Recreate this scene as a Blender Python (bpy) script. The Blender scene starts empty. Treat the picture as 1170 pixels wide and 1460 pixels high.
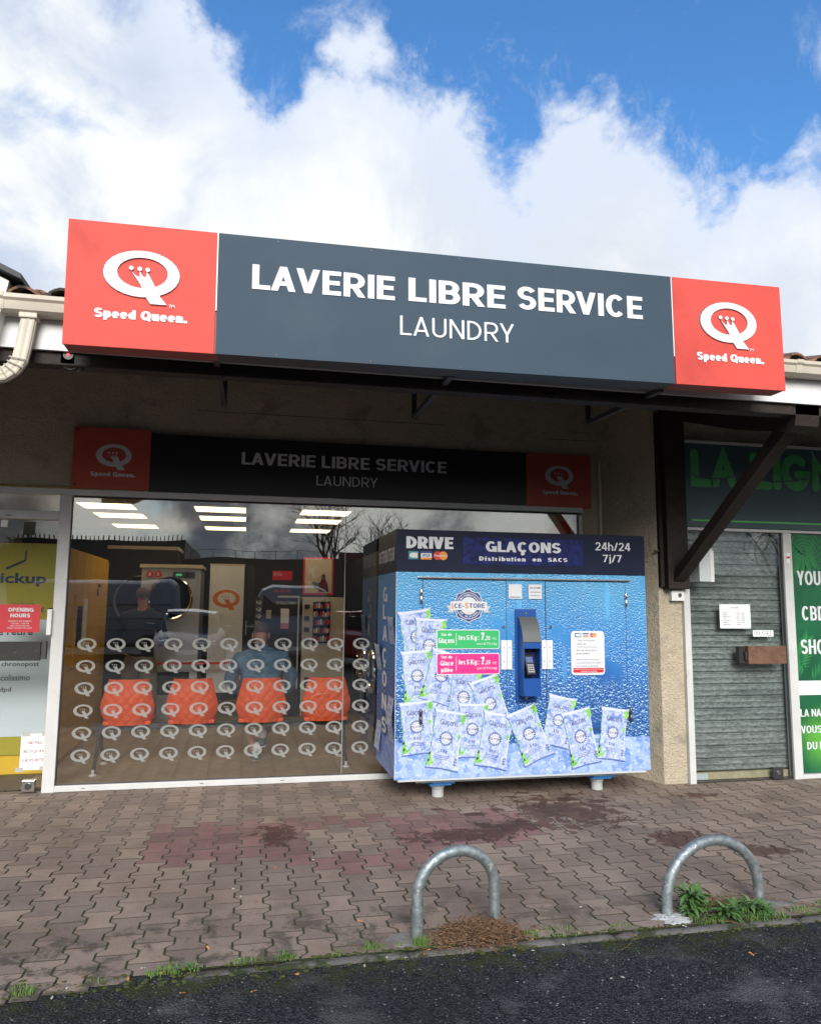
import bpy, bmesh, math, random
from mathutils import Vector, Matrix, noise
R = math.radians
random.seed(7)
S = bpy.context.scene
col = S.collection

# ------------------------------------------------------------------ camera
cd = bpy.data.cameras.new('camera'); cam = bpy.data.objects.new('camera', cd); col.objects.link(cam); S.camera = cam
CAM = Vector((0, -7.0, 1.55)); PIT, YAW, ROL = R(7.05), R(12.0), R(0.45)
fwd = Vector((math.sin(YAW)*math.cos(PIT), math.cos(YAW)*math.cos(PIT), math.sin(PIT)))
rt = Vector((math.cos(YAW), -math.sin(YAW), 0)); up = rt.cross(fwd)
r2 = math.cos(ROL)*rt + math.sin(ROL)*up; u2 = -math.sin(ROL)*rt + math.cos(ROL)*up
cam.matrix_world = Matrix(((r2.x, u2.x, -fwd.x, CAM.x), (r2.y, u2.y, -fwd.y, CAM.y), (r2.z, u2.z, -fwd.z, CAM.z), (0, 0, 0, 1)))
cd.sensor_fit = 'HORIZONTAL'; cd.sensor_width = 36; cd.lens = 36*1085/1170; cd.clip_start = .05; cd.clip_end = 2000
S.render.resolution_x, S.render.resolution_y = 820, 1024
# ------------------------------------------------------------------ exposure
S.view_settings.view_transform = 'Standard'; S.view_settings.look = 'None'
S.view_settings.exposure = 0.0; S.view_settings.gamma = 1; S.view_settings.use_curve_mapping = False
# ------------------------------------------------------------------ sun and sky
SUN_EL, SUN_AZ = R(28), R(187)          # azimuth clockwise from +Y
sl = bpy.data.lights.new('sun', 'SUN'); sl.energy = 4.4; sl.angle = R(30); sl.color = (1.0, .97, .92)
so = bpy.data.objects.new('sun', sl); col.objects.link(so)
sdir = Vector((math.sin(SUN_AZ)*math.cos(SUN_EL), math.cos(SUN_AZ)*math.cos(SUN_EL), math.sin(SUN_EL)))
so.rotation_euler = sdir.to_track_quat('Z', 'Y').to_euler(); so.location = sdir*30

class NT:
    def __init__(s, nt): s.nt = nt; nt.nodes.clear()
    def n(s, t, **k):
        nd = s.nt.nodes.new(t); ins = k.pop('ins', {})
        for a, b in k.items(): setattr(nd, a, b)
        for a, b in ins.items(): s.set(nd.inputs[a], b)
        return nd
    def set(s, inp, v):
        if isinstance(v, bpy.types.NodeSocket): s.nt.links.new(v, inp)
        elif isinstance(v, bpy.types.Node): s.nt.links.new(v.outputs[0], inp)
        else: inp.default_value = v
    def math(s, op, a, b=0.0, c=None, clamp=False):
        nd = s.n('ShaderNodeMath', operation=op, use_clamp=clamp); s.set(nd.inputs[0], a); s.set(nd.inputs[1], b)
        if c is not None: s.set(nd.inputs[2], c)
        return nd.outputs[0]
    def mix(s, f, a, b, blend='MIX'):
        nd = s.n('ShaderNodeMix', data_type='RGBA', blend_type=blend)
        s.set(nd.inputs[0], f); s.set(nd.inputs[6], C4(a)); s.set(nd.inputs[7], C4(b)); return nd.outputs[2]
    def noise(s, vec, scale, detail=4, rough=.55, dist=0.0, out=0):
        nd = s.n('ShaderNodeTexNoise', ins={'Vector': vec, 'Scale': scale, 'Detail': detail, 'Roughness': rough, 'Distortion': dist}); return nd.outputs[out]
    def rng(s, v, a, b, c=0.0, d=1.0, smooth=True):
        nd = s.n('ShaderNodeMapRange', interpolation_type='SMOOTHSTEP' if smooth else 'LINEAR')
        for i, x in enumerate((v, a, b, c, d)): s.set(nd.inputs[i], x)
        return nd.outputs[0]
def C4(c):
    if isinstance(c, (tuple, list)) and len(c) == 3: return (*c, 1.0)
    return c

W = bpy.data.worlds.new('World'); S.world = W; W.use_nodes = True
g = NT(W.node_tree)
out = g.n('ShaderNodeOutputWorld')
sky = g.n('ShaderNodeTexSky', sky_type='NISHITA'); sky.sun_disc = False; sky.sun_elevation = SUN_EL; sky.sun_rotation = SUN_AZ
sky.air_density = 1.3; sky.dust_density = .4; sky.ozone_density = 2.0
tc = g.n('ShaderNodeTexCoord').outputs['Generated']
sp = g.n('ShaderNodeSeparateXYZ', ins={0: tc})
az = g.math('MULTIPLY', g.math('ARCTAN2', sp.outputs[0], sp.outputs[1]), 57.2958)   # -180..180, 0 = +Y
el = g.math('MULTIPLY', g.math('ARCSINE', sp.outputs[2]), 57.2958)
n_big = g.noise(tc, 3.2, 9, .6, .15); n_fine = g.noise(tc, 12.0, 9, .66, .2); n_low = g.noise(tc, 1.1, 3, .5)
# height of the cloud bank's upper edge as a function of azimuth
fc = g.n('ShaderNodeFloatCurve'); g.set(fc.inputs[1], g.rng(az, -180, 180, 0, 1, smooth=False))
pts = [(-180, 44), (-150, 30), (-110, 48), (-70, 36), (-40, 50), (-26, 50), (-19, 48), (-13.6, 45.5), (-9, 42.5), (-6, 39.5), (-3.7, 36.4), (-2.0, 35.2), (.7, 34.8), (2.9, 36.0), (5.3, 38.9), (9.1, 38.2), (12.6, 36.8), (15.4, 35.9), (17.7, 34), (19.4, 31.8), (21, 32.4),
       (22.7, 34.4), (26.6, 34.8), (30.7, 33.4), (32.5, 31), (34, 28.8), (36, 28.8), (38.7, 28.4), (41.8, 28), (50, 31), (70, 45), (100, 32), (130, 50), (160, 36), (180, 44)]
cv = fc.mapping.curves[0]
while len(cv.points) > 2: cv.points.remove(cv.points[1])
cv.points[0].location = (0, pts[0][1]/90); cv.points[1].location = (1, pts[-1][1]/90)
for a, e in pts[1:-1]: cv.points.new((a+180)/360, e/90)
fc.mapping.update()
top = g.math('MULTIPLY', fc.outputs[0], 90)
wob = g.math('ADD', g.math('MULTIPLY', g.math('SUBTRACT', n_big, .5), 6), g.math('MULTIPLY', g.math('SUBTRACT', n_fine, .5), 9))
bil = g.math('ABSOLUTE', g.math('SUBTRACT', g.noise(tc, 7.5, 5, .55, .1), .5)); bil2 = g.math('ABSOLUTE', g.math('SUBTRACT', g.noise(tc, 19.0, 5, .6, .1), .5))
wob = g.math('ADD', wob, g.math('ADD', g.math('MULTIPLY', bil, 18), g.math('MULTIPLY', bil2, 5)))
dlt = g.math('ADD', g.math('SUBTRACT', top, el), wob)
bank = g.rng(dlt, -.5, 3.4)
# high broken cloud above the bank (away from the open blue overhead ahead)
hole = g.rng(g.noise(tc, 1.7, 6, .6, .4), .52, .66)
high = g.math('MULTIPLY', g.math('MULTIPLY', hole, g.rng(el, 48, 62)), .9)
wisp = g.math('MULTIPLY', g.rng(g.noise(tc, 4.4, 10, .72, 1.0), .50, .74), g.rng(dlt, -11, -1, .25, .95))
veil = g.math('MULTIPLY', g.rng(n_low, .36, .56), wisp)
cover = g.math('MAXIMUM', g.math('MAXIMUM', bank, high), veil)
# thin places in the bank
thin = g.rng(g.noise(tc, 4.2, 7, .6, .5), .58, .74)
thin = g.math('MULTIPLY', thin, g.rng(az, 2, -12))
cover = g.math('MULTIPLY', cover, g.math('SUBTRACT', 1.0, g.math('MULTIPLY', thin, .62)))
# grey bases and bright folds
shade = g.math('ADD', g.math('MULTIPLY', n_big, .55), g.math('MULTIPLY', g.noise(tc, 3.1, 8, .6, .8), .45))
grey = g.rng(shade, .42, .58)
back = g.rng(g.math('ABSOLUTE', az), 70, 115)            # banks away from the light are greyer and more broken
c_cl = g.mix(grey, g.mix(g.rng(az, 4, -10), (7.6, 8.2, 9.0), (6.0, 6.9, 8.6)), (10.4, 10.6, 10.5))
c_bk = g.mix(g.rng(g.math('ADD', g.math('MULTIPLY', g.noise(tc, 5.5, 8, .6, .3), .6), g.math('MULTIPLY', shade, .4)), .45, .57), (2.8, 3.2, 3.8), (17.0, 16.8, 15.6))
edge = g.rng(dlt, 0, 14)
c_cl = g.mix(edge, (7.6, 8.4, 9.9), c_cl)
blue = g.mix(1.0, sky, (.80, 1.45, 2.1), 'MULTIPLY')
c_cl = g.mix(back, c_cl, c_bk)
skyc = g.mix(cover, blue, c_cl)
bg = g.n('ShaderNodeBackground', ins={'Color': skyc, 'Strength': .1})
g.nt.links.new(bg.outputs[0], out.inputs[0])

# ------------------------------------------------------------------ mesh helpers
WL = {}                                   # world position of each object's origin
def wl(o): return WL.get(o.name, Vector((0, 0, 0))) if o else Vector((0, 0, 0))
def tag(o, label=None, cat=None, group=None, kind=None):
    if label: o['label'] = label
    if cat: o['category'] = cat
    if group: o['group'] = group
    if kind: o['kind'] = kind
    return o
def empty(name, loc, label=None, cat=None, group=None, rot=None):
    o = bpy.data.objects.new(name, None); col.objects.link(o); o.location = loc; o.empty_display_size = .1
    if rot: o.rotation_euler = rot
    WL[o.name] = Vector(loc); return tag(o, label, cat, group)
class MB:
    def __init__(s): s.v = []; s.f = []; s.m = []; s.mi = 0; s.T = None
    def add(s, vs, fs):
        b = len(s.v)
        s.v += [tuple(s.T @ Vector(v)) if s.T else tuple(v) for v in vs]
        s.f += [tuple(b+i for i in f) for f in fs]; s.m += [s.mi]*len(fs); return s
    def box(s, x0, x1, y0, y1, z0, z1, bev=0):
        if bev:
            b = bev; P = []; 
            for (a, c, d) in ((b, b, 0), (0, b, b), (b, 0, b)): pass
            bm = bmesh.new(); bmesh.ops.create_cube(bm, size=1)
            for v in bm.verts: v.co = Vector(((x0+x1)/2+v.co.x*(x1-x0), (y0+y1)/2+v.co.y*(y1-y0), (z0+z1)/2+v.co.z*(z1-z0)))
            bmesh.ops.bevel(bm, geom=bm.edges[:], offset=b, segments=2, profile=.6, affect='EDGES')
            return s.bm(bm)
        return s.add([(x0, y0, z0), (x1, y0, z0), (x1, y1, z0), (x0, y1, z0), (x0, y0, z1), (x1, y0, z1), (x1, y1, z1), (x0, y1, z1)],
                     [(0, 3, 2, 1), (4, 5, 6, 7), (0, 1, 5, 4), (1, 2, 6, 5), (2, 3, 7, 6), (3, 0, 4, 7)])
    def bm(s, bm):
        bm.verts.index_update(); s.add([v.co.copy() for v in bm.verts], [[v.index for v in f.verts] for f in bm.faces]); bm.free(); return s
    def tube(s, pts, r, n=8, cap=True, r1=None):
        pts = [Vector(p) for p in pts]; k = len(pts); vs = []; fs = []
        t0 = (pts[1]-pts[0]).normalized(); a = Vector((0, 0, 1)) if abs(t0.z) < .9 else Vector((1, 0, 0)); nrm = (a-t0*a.dot(t0)).normalized()
        for i, p in enumerate(pts):
            t = (pts[min(i+1, k-1)]-pts[max(i-1, 0)]).normalized(); nrm = (nrm-t*nrm.dot(t)).normalized(); bi = t.cross(nrm)
            rr = r if r1 is None else r+(r1-r)*i/(k-1)
            if isinstance(r, (list, tuple)): rr = r[i]
            for j in range(n):
                an = 2*math.pi*j/n; vs.append(p+nrm*(rr*math.cos(an))+bi*(rr*math.sin(an)))
        for i in range(k-1):
            for j in range(n): fs.append((i*n+j, i*n+(j+1) % n, (i+1)*n+(j+1) % n, (i+1)*n+j))
        if cap: fs += [tuple(range(n-1, -1, -1)), tuple((k-1)*n+j for j in range(n))]
        return s.add(vs, fs)
    def lathe(s, prof, c=(0, 0, 0), axis='Z', n=20):          # prof (r, h)
        vs = []; fs = []
        for (r, h) in prof:
            for j in range(n):
                a = 2*math.pi*j/n; u, v = r*math.cos(a), r*math.sin(a)
                vs.append((c[0]+u, c[1]+v, c[2]+h) if axis == 'Z' else (c[0]+u, c[1]+h, c[2]+v) if axis == 'Y' else (c[0]+h, c[1]+u, c[2]+v))
        for i in range(len(prof)-1):
            for j in range(n): fs.append((i*n+j, i*n+(j+1) % n, (i+1)*n+(j+1) % n, (i+1)*n+j))
        fs += [tuple(range(n-1, -1, -1)), tuple((len(prof)-1)*n+j for j in range(n))]
        return s.add(vs, fs)
    def plate(s, pts, y, t=0.0):                              # polygon in XZ facing -Y at depth y, thickness t backwards
        n = len(pts); vs = [(p[0], y, p[1]) for p in pts]
        ar = sum(pts[i][0]*pts[(i+1) % n][1]-pts[(i+1) % n][0]*pts[i][1] for i in range(n))
        idx = list(range(n)) if ar > 0 else list(range(n-1, -1, -1))
        if t <= 0: return s.add(vs, [idx])
        vs += [(p[0], y+t, p[1]) for p in pts]
        fs = [idx, [i+n for i in reversed(idx)]]+[(idx[i], idx[i]+n, idx[(i+1) % n]+n, idx[(i+1) % n]) for i in range(n)]
        return s.add(vs, fs)
    def prism(s, poly, a, b, axis='Y'):                       # extrude 2D polygon (u,v) from a to b
        n = len(poly)
        f = {'Y': lambda p, h: (p[0], h, p[1]), 'X': lambda p, h: (h, p[0], p[1]), 'Z': lambda p, h: (p[0], p[1], h)}[axis]
        return s.add([f(p, a) for p in poly]+[f(p, b) for p in poly], [list(range(n)), list(range(2*n-1, n-1, -1))]+[(i, i+n, (i+1) % n+n, (i+1) % n) for i in range(n)])
def mesh_of(name, mb, mats, smooth=False, fix=True):
    me = bpy.data.meshes.new(name); me.from_pydata(mb.v, [], mb.f)
    mats = mats if isinstance(mats, (list, tuple)) else [mats]
    for m in mats: me.materials.append(m)
    if len(mats) > 1: me.polygons.foreach_set('material_index', mb.m)
    if fix and len(mb.f) < 60000:
        bm = bmesh.new(); bm.from_mesh(me); bmesh.ops.recalc_face_normals(bm, faces=bm.faces[:]); bm.to_mesh(me); bm.free()
    if smooth:
        me.polygons.foreach_set('use_smooth', [True]*len(me.polygons))
        try: me.set_sharp_from_angle(angle=R(smooth if smooth is not True else 40))
        except Exception: pass
    return me
def obj(name, mb, mats, parent=None, smooth=False, fix=True, piv=None):
    xs, ys, zs = zip(*mb.v)
    o0 = Vector(piv) if piv else Vector(((min(xs)+max(xs))/2, (min(ys)+max(ys))/2, min(zs)))
    mb.v = [(v[0]-o0.x, v[1]-o0.y, v[2]-o0.z) for v in mb.v]
    o = bpy.data.objects.new(name, mesh_of(name, mb, mats, smooth, fix)); col.objects.link(o)
    if parent: o.parent = parent
    o.location = o0-wl(parent); WL[o.name] = o0; return o
def lobj(name, me, parent, loc, rot=(0, 0, 0), sc=None):       # shared mesh, location given in the world
    o = bpy.data.objects.new(name, me); col.objects.link(o); o.parent = parent; o.location = Vector(loc)-wl(parent); o.rotation_euler = rot
    if sc: o.scale = sc
    WL[o.name] = Vector(loc); return o
def rrect(x0, x1, z0, z1, r, k=5):
    p = []
    for cx, cz, a0 in ((x1-r, z1-r, 0), (x0+r, z1-r, 90), (x0+r, z0+r, 180), (x1-r, z0+r, 270)):
        for i in range(k): a = R(a0+90*i/(k-1)); p.append((cx+r*math.cos(a), cz+r*math.sin(a)))
    return p
def ell(cx, cz, rx, rz, n=32): return [(cx+rx*math.cos(2*math.pi*i/n), cz+rz*math.sin(2*math.pi*i/n)) for i in range(n)]
def text_geo(s, bold=0.0, ext=0.0, res=2, spacing=1.0):
    c = bpy.data.curves.new('t', 'FONT'); c.body = s; c.size = 1; c.offset = bold; c.extrude = ext; c.resolution_u = res; c.space_character = spacing; c.align_x = 'LEFT'
    o = bpy.data.objects.new('t', c); me = bpy.data.meshes.new_from_object(o)
    vs = [v.co.copy() for v in me.vertices]; fs = [tuple(p.vertices) for p in me.polygons]
    bpy.data.objects.remove(o); bpy.data.curves.remove(c); bpy.data.meshes.remove(me); return vs, fs
def add_text(mb, s, x0, x1, z0, z1, y, bold=0.0, ext=0.0, face='-Y', res=2, spacing=1.0, slant=0.0, rot=0.0):
    """fits the string's bounding box into the given rectangle on a plane; face -Y: u=+X; face -X: u=-Y (x0,x1 are then -Y values)"""
    vs, fs = text_geo(s, bold, ext, res, spacing)
    if not vs: return
    ax = min(v.x for v in vs); bx = max(v.x for v in vs); az_ = min(v.y for v in vs); bz = max(v.y for v in vs)
    o = []; cx, cz = (x0+x1)/2, (z0+z1)/2
    for v in vs:
        u = x0+(v.x-ax)/(bx-ax)*(x1-x0); w = z0+(v.y-az_)/(bz-az_)*(z1-z0); u += (w-z0)*slant
        if rot: u, w = cx+(u-cx)*math.cos(rot)-(w-cz)*math.sin(rot), cz+(u-cx)*math.sin(rot)+(w-cz)*math.cos(rot)
        d = v.z*(z1-z0)/(bz-az_)
        o.append((u, y-d, w) if face == '-Y' else (y-d, -u, w))
    mb.add(o, fs)
def text(name, s, x0, x1, z0, z1, y, mat, parent, **k):
    mb = MB(); add_text(mb, s, x0, x1, z0, z1, y, **k); return obj(name, mb, mat, parent, fix=False)
def copy_tree(o, parent=None):
    c = o.copy(); col.objects.link(c); c.parent = parent
    WL[c.name] = wl(o)
    for ch in list(o.children): copy_tree(ch, c)
    return c

# ------------------------------------------------------------------ a drawn grotesque alphabet (strokes of even weight with flat ends)
def arcp(cx, cz, rx, rz, a0, a1, n=12): return [(cx+rx*math.cos(R(a0+(a1-a0)*i/n)), cz+rz*math.sin(R(a0+(a1-a0)*i/n))) for i in range(n+1)]
def glyph(ch, t, tz):
    h, k = t/2, tz/2
    def bowl(x0, z0, z1, xr): r_ = (z1-z0)/2; q_ = min(r_, xr-x0); return [(x0, z1), (xr-q_, z1)]+arcp(xr-q_, (z0+z1)/2, q_, r_, 90, -90, 10)[1:-1]+[(xr-q_, z0), (x0, z0)]
    def O(w, z0=0, z1=1): return [arcp(w/2, (z0+z1)/2, w/2-h, (z1-z0)/2-k, 90, 450, 28)]
    x = .74                                        # x height
    if ch == 'A': w = .76; return w, [[(h*1.05, 0), (w/2-.0, 1)], [(w-h*1.05, 0), (w/2+.0, 1)], [(.2*w, .22+k), (.8*w, .22+k)]]
    if ch == 'B': w = .66; return w, [[(h, 0), (h, 1)], bowl(h, .50+.0, 1-k, w-h*1.25), bowl(h, k, .50, w-h)]
    if ch == 'C': w = .72; return w, [arcp(w/2, .5, w/2-h, .5-k, 42, 318, 24)]
    if ch == 'D': w = .70; return w, [[(h, 0), (h, 1)], bowl(h, k, 1-k, w-h)]
    if ch == 'E': w = .58; return w, [[(h, 0), (h, 1)], [(h, 1-k), (w, 1-k)], [(h, .51), (w*.93, .51)], [(h, k), (w, k)]]
    if ch == 'F': w = .56; return w, [[(h, 0), (h, 1)], [(h, 1-k), (w, 1-k)], [(h, .5), (w*.9, .5)]]
    if ch == 'G': w = .75; return w, [arcp(w/2, .5, w/2-h, .5-k, 45, 350, 24), [(w*.55, .44), (w, .44)], [(w-h*.9, 0), (w-h*.9, .5)]]
    if ch == 'H': w = .70; return w, [[(h, 0), (h, 1)], [(w-h, 0), (w-h, 1)], [(h, .5), (w-h, .5)]]
    if ch == 'I': w = t; return w, [[(h, 0), (h, 1)]]
    if ch == 'K': w = .70; return w, [[(h, 0), (h, 1)], [(h, .38), (w-h*1.2, 1)], [(w*.38, .58), (w-h, 0)]]
    if ch == 'L': w = .55; return w, [[(h, 0), (h, 1)], [(h, k), (w, k)]]
    if ch == 'M': w = .86; return w, [[(h, 0), (h, 1)], [(w-h, 0), (w-h, 1)], [(h*1.0, 1), (w/2, 0)], [(w-h*1.0, 1), (w/2, 0)]]
    if ch == 'N': w = .72; return w, [[(h, 0), (h, 1)], [(w-h, 0), (w-h, 1)], [(h*1.1, 1), (w-h*1.1, 0)]]
    if ch == 'O': w = .78; return w, O(w)
    if ch == 'Q': w = .80; return w, O(w)+[[(w*.5, .34), (w*.92, -.06)]]
    if ch == 'P': w = .64; return w, [[(h, 0), (h, 1)], bowl(h, .42, 1-k, w-h)]
    if ch == 'R': w = .69; return w, [[(h, 0), (h, 1)], bowl(h, .44, 1-k, w-h*1.15), [(w*.48, .44), (w-h*1.05, 0)]]
    if ch == 'S': w = .66; zm = .51; ru = (1-k-zm)/2; rl = (zm-k)/2; return w, [arcp(w/2, 1-k-ru, w/2-h, ru, 22, 270, 16)+arcp(w/2, k+rl, w/2-h, rl, 90, -158, 16)[1:]]
    if ch == 'T': w = .64; return w, [[(w/2, 0), (w/2, 1)], [(0, 1-k), (w, 1-k)]]
    if ch == 'U': w = .69; return w, [[(h, 1), (h, w/2)]+arcp(w/2, w/2-.02, w/2-h, w/2-.02-k, 180, 360, 14)[1:-1]+[(w-h, w/2), (w-h, 1)]]
    if ch == 'V': w = .74; return w, [[(h*1.05, 1), (w/2, 0)], [(w-h*1.05, 1), (w/2, 0)]]
    if ch == 'W': w = 1.06; return w, [[(h, 1), (w*.27, 0)], [(w*.5, 1), (w*.27, 0)], [(w*.5, 1), (w*.73, 0)], [(w-h, 1), (w*.73, 0)]]
    if ch == 'X': w = .7; return w, [[(h*1.2, 0), (w-h*1.2, 1)], [(h*1.2, 1), (w-h*1.2, 0)]]
    if ch == 'Y': w = .72; return w, [[(w/2, 0), (w/2, .45)], [(h*1.1, 1), (w/2, .40)], [(w-h*1.1, 1), (w/2, .40)]]
    if ch == 'Z': w = .62; return w, [[(0, 1-k), (w, 1-k)], [(0, k), (w, k)], [(w-h*1.3, 1-k), (h*1.3, k)]]
    if ch == '2': w = .58; return w, [arcp(w/2, .70, w/2-h, .30-k, 170, -25, 14)+[(h*1.3, k+.02)], [(0, k), (w, k)]]
    if ch == '4': w = .62; return w, [[(w*.72, 0), (w*.72, 1)], [(0, .22+k), (w, .22+k)], [(w*.62, 1), (h*.9, .22+k)]]
    if ch == '7': w = .56; return w, [[(0, 1-k), (w, 1-k)], [(w-h*1.1, 1-k), (w*.32, 0)]]
    if ch == '5': w = .58; return w, [[(w*.93, 1-k), (h*1.3, 1-k), (h*1.0, .55)], arcp(w/2-.01, .31, w/2-h, .31-k, 150, -160, 16)]
    if ch == '1': w = .36; return w, [[(w-h, 0), (w-h, 1)], [(w-h, 1-k), (0, .76)]]
    if ch == '/': w = .42; return w, [[(h*.8, 0), (w-h*.8, 1)]]
    if ch == '-': w = .36; return w, [[(0, .40), (w, .40)]]
    if ch == ':': w = t; return w, [[(h, 0), (h, t)], [(h, .55), (h, .55+t)]]
    if ch == ',': w = t; return w, [[(h, t), (h*.6, -t*.8)]]
    if ch == '.': w = t; return w, [[(h, 0), (h, t)]]
    if ch == 'a': w = .54; return w, [[(w-h, 0), (w-h, x*.6)]+arcp(w/2, x*.66, w/2-h, x*.34-k, 0, 160, 8), arcp(w/2-.01, .22, w/2-h, .22-k, 90, 450, 16)]
    if ch == 'ç' or ch == 'c': w = .52; return w, [arcp(w/2, x/2, w/2-h, x/2-k, 45, 315, 16)]+([[(w*.5, .0), (w*.5, -.22)]] if ch == 'ç' else [])
    if ch == 'd': w = .58; return w, [arcp(w/2, x/2, w/2-h, x/2-k, 90, 450, 20), [(w-h, 0), (w-h, 1)]]
    if ch == 'e': w = .58; return w, [arcp(w/2, x/2, w/2-h, x/2-k, 0, 318, 20), [(h, x/2), (w-.01, x/2)]]
    if ch == 'g': w = .58; return w, [arcp(w/2, x/2, w/2-h, x/2-k, 90, 450, 20), [(w-h, x), (w-h, -.05)]+arcp(w/2, -.06, w/2-h, .2-k, 0, -150, 8)]
    if ch == 'h': w = .56; return w, [[(h, 0), (h, 1)], [(h, x*.55)]+arcp(w/2, x*.62, w/2-h, x*.38-k, 170, 0, 8)+[(w-h, 0)]]
    if ch == 'i': w = t; return w, [[(h, 0), (h, x)], [(h, .86), (h, 1.02)]]
    if ch == 'j': w = t*1.4; return w, [[(w-h, x), (w-h, -.12), (w-h*2.2, -.2)], [(w-h, .86), (w-h, 1.02)]]
    if ch == 'l': w = t; return w, [[(h, 0), (h, 1)]]
    if ch == 'n': w = .56; return w, [[(h, 0), (h, x)], [(h, x*.55)]+arcp(w/2, x*.62, w/2-h, x*.38-k, 170, 0, 8)+[(w-h, 0)]]
    if ch == 'o': w = .58; return w, O(w, 0, x)
    if ch == 'p': w = .58; return w, [arcp(w/2, x/2, w/2-h, x/2-k, 90, 450, 20), [(h, -.24), (h, x)]]
    if ch == 'r': w = .38; return w, [[(h, 0), (h, x)], [(h, x*.6)]+arcp(w*.75, x*.62, w*.75-h, x*.38-k, 170, 90, 5)]
    if ch == 's': w = .48; zm = x*.5; ru = (x-k-zm)/2; rl = (zm-k)/2; return w, [arcp(w/2, x-k-ru, w/2-h, ru, 25, 270, 12)+arcp(w/2, k+rl, w/2-h, rl, 90, -155, 12)[1:]]
    if ch == 't': w = .34; return w, [[(w*.45, 0), (w*.45, .92)], [(0, x-k), (w, x-k)]]
    if ch == 'u': w = .56; return w, [[(w-h, 0), (w-h, x)], [(h, x)]+arcp(w/2, x*.38, w/2-h, x*.38-k, 180, 350, 8)]
    if ch == 'b': w = .58; return w, [arcp(w/2, x/2, w/2-h, x/2-k, 90, 450, 20), [(h, 0), (h, 1)]]
    if ch == 'é': w = .58; return w, [arcp(w/2, x/2, w/2-h, x/2-k, 0, 318, 20), [(h, x/2), (w-.01, x/2)], [(w*.42, .84), (w*.62, 1.02)]]
    if ch == 'Ç': w = .72; return w, [arcp(w/2, .5, w/2-h, .5-k, 42, 318, 24), [(w*.5, .02), (w*.54, -.14), (w*.36, -.22)]]
    return .3, []
def ribbon(pts, t, tz):
    n = len(pts); closed = n > 3 and abs(pts[0][0]-pts[-1][0])+abs(pts[0][1]-pts[-1][1]) < 1e-4
    P = [Vector(p) for p in pts]; L_ = []; R_ = []
    for i in range(n):
        a = P[i]-P[i-1] if i else (P[0]-P[-2] if closed else P[1]-P[0]); b = P[i+1]-P[i] if i < n-1 else (P[1]-P[0] if closed else P[-1]-P[-2])
        a = a.normalized(); b = b.normalized(); na = Vector((-a.y, a.x)); nb = Vector((-b.y, b.x)); m_ = (na+nb); m_ = m_.normalized() if m_.length > 1e-4 else na
        c = max(.45, m_.dot(na)); hw = (t*abs(m_.x)+tz*abs(m_.y))/(abs(m_.x)+abs(m_.y))/2 if False else math.hypot(t*m_.x, tz*m_.y)/2
        l = P[i]+m_*(hw/c); r_ = P[i]-m_*(hw/c)
        if not closed and i in (0, n-1):
            d = a if i else b
            for zt in (0.0, 1.0):
                if abs(P[i].y-zt) < 1e-6 and abs(d.y) > .3: l = l+d*((zt-l.y)/d.y); r_ = r_+d*((zt-r_.y)/d.y)
        L_.append(l); R_.append(r_)
    return L_, R_
def add_word(mb, s, x0, x1, z0, z1, y, t=.2, tz=None, gap=.09, sp=.30, ext=0.0, face='-Y', slant=0.0, rot=0.0, ctr=None):
    """z0..z1 is the capital height; x0..x1 the full width"""
    tz = tz or t*.86; X_ = 0; out_ = []
    for ch in s:
        if ch == ' ': X_ += sp; continue
        w, st = glyph(ch, t, tz); kern = -.07 if ch in 'AVY' else 0
        out_.append((X_+(kern if X_ else 0), st)); X_ += w+gap+(kern*1.0 if X_ else kern/2)
    X_ -= gap; sx = (x1-x0)/X_; sz = z1-z0; lay = 0; cx, cz = ctr or ((x0+x1)/2, (z0+z1)/2)
    for ox, st in out_:
        for si, pts in enumerate(st):
            L_, R_ = ribbon(pts, t, tz); n = len(pts); vs = []; yy = y-.00025*si
            for p in L_+R_:
                u, w = x0+(ox+p.x)*sx, z0+p.y*sz; u += (w-z0)*slant
                if rot: u, w = cx+(u-cx)*math.cos(rot)-(w-cz)*math.sin(rot), cz+(u-cx)*math.sin(rot)+(w-cz)*math.cos(rot)
                vs.append((u, yy, w) if face == '-Y' else (yy, -u, w))
            fs = [(i, i+1, n+i+1, n+i) for i in range(n-1)]
            if ext:
                m_ = 2*n; vs += [(v[0], v[1]+ext, v[2]) for v in vs]; fs += [(i+1, i, m_+i, m_+i+1) for i in range(n-1)]+[(n+i, n+i+1, m_+n+i+1, m_+n+i) for i in range(n-1)]+[(0, n, m_+n, m_), (2*n-1, n-1, m_+n-1, m_+2*n-1)]
            mb.add(vs, fs)
def word(name, s, x0, x1, z0, z1, y, m, parent, **k):
    mb = MB(); add_word(mb, s, x0, x1, z0, z1, y, **k); return obj(name, mb, m, parent, fix=False)

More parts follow.
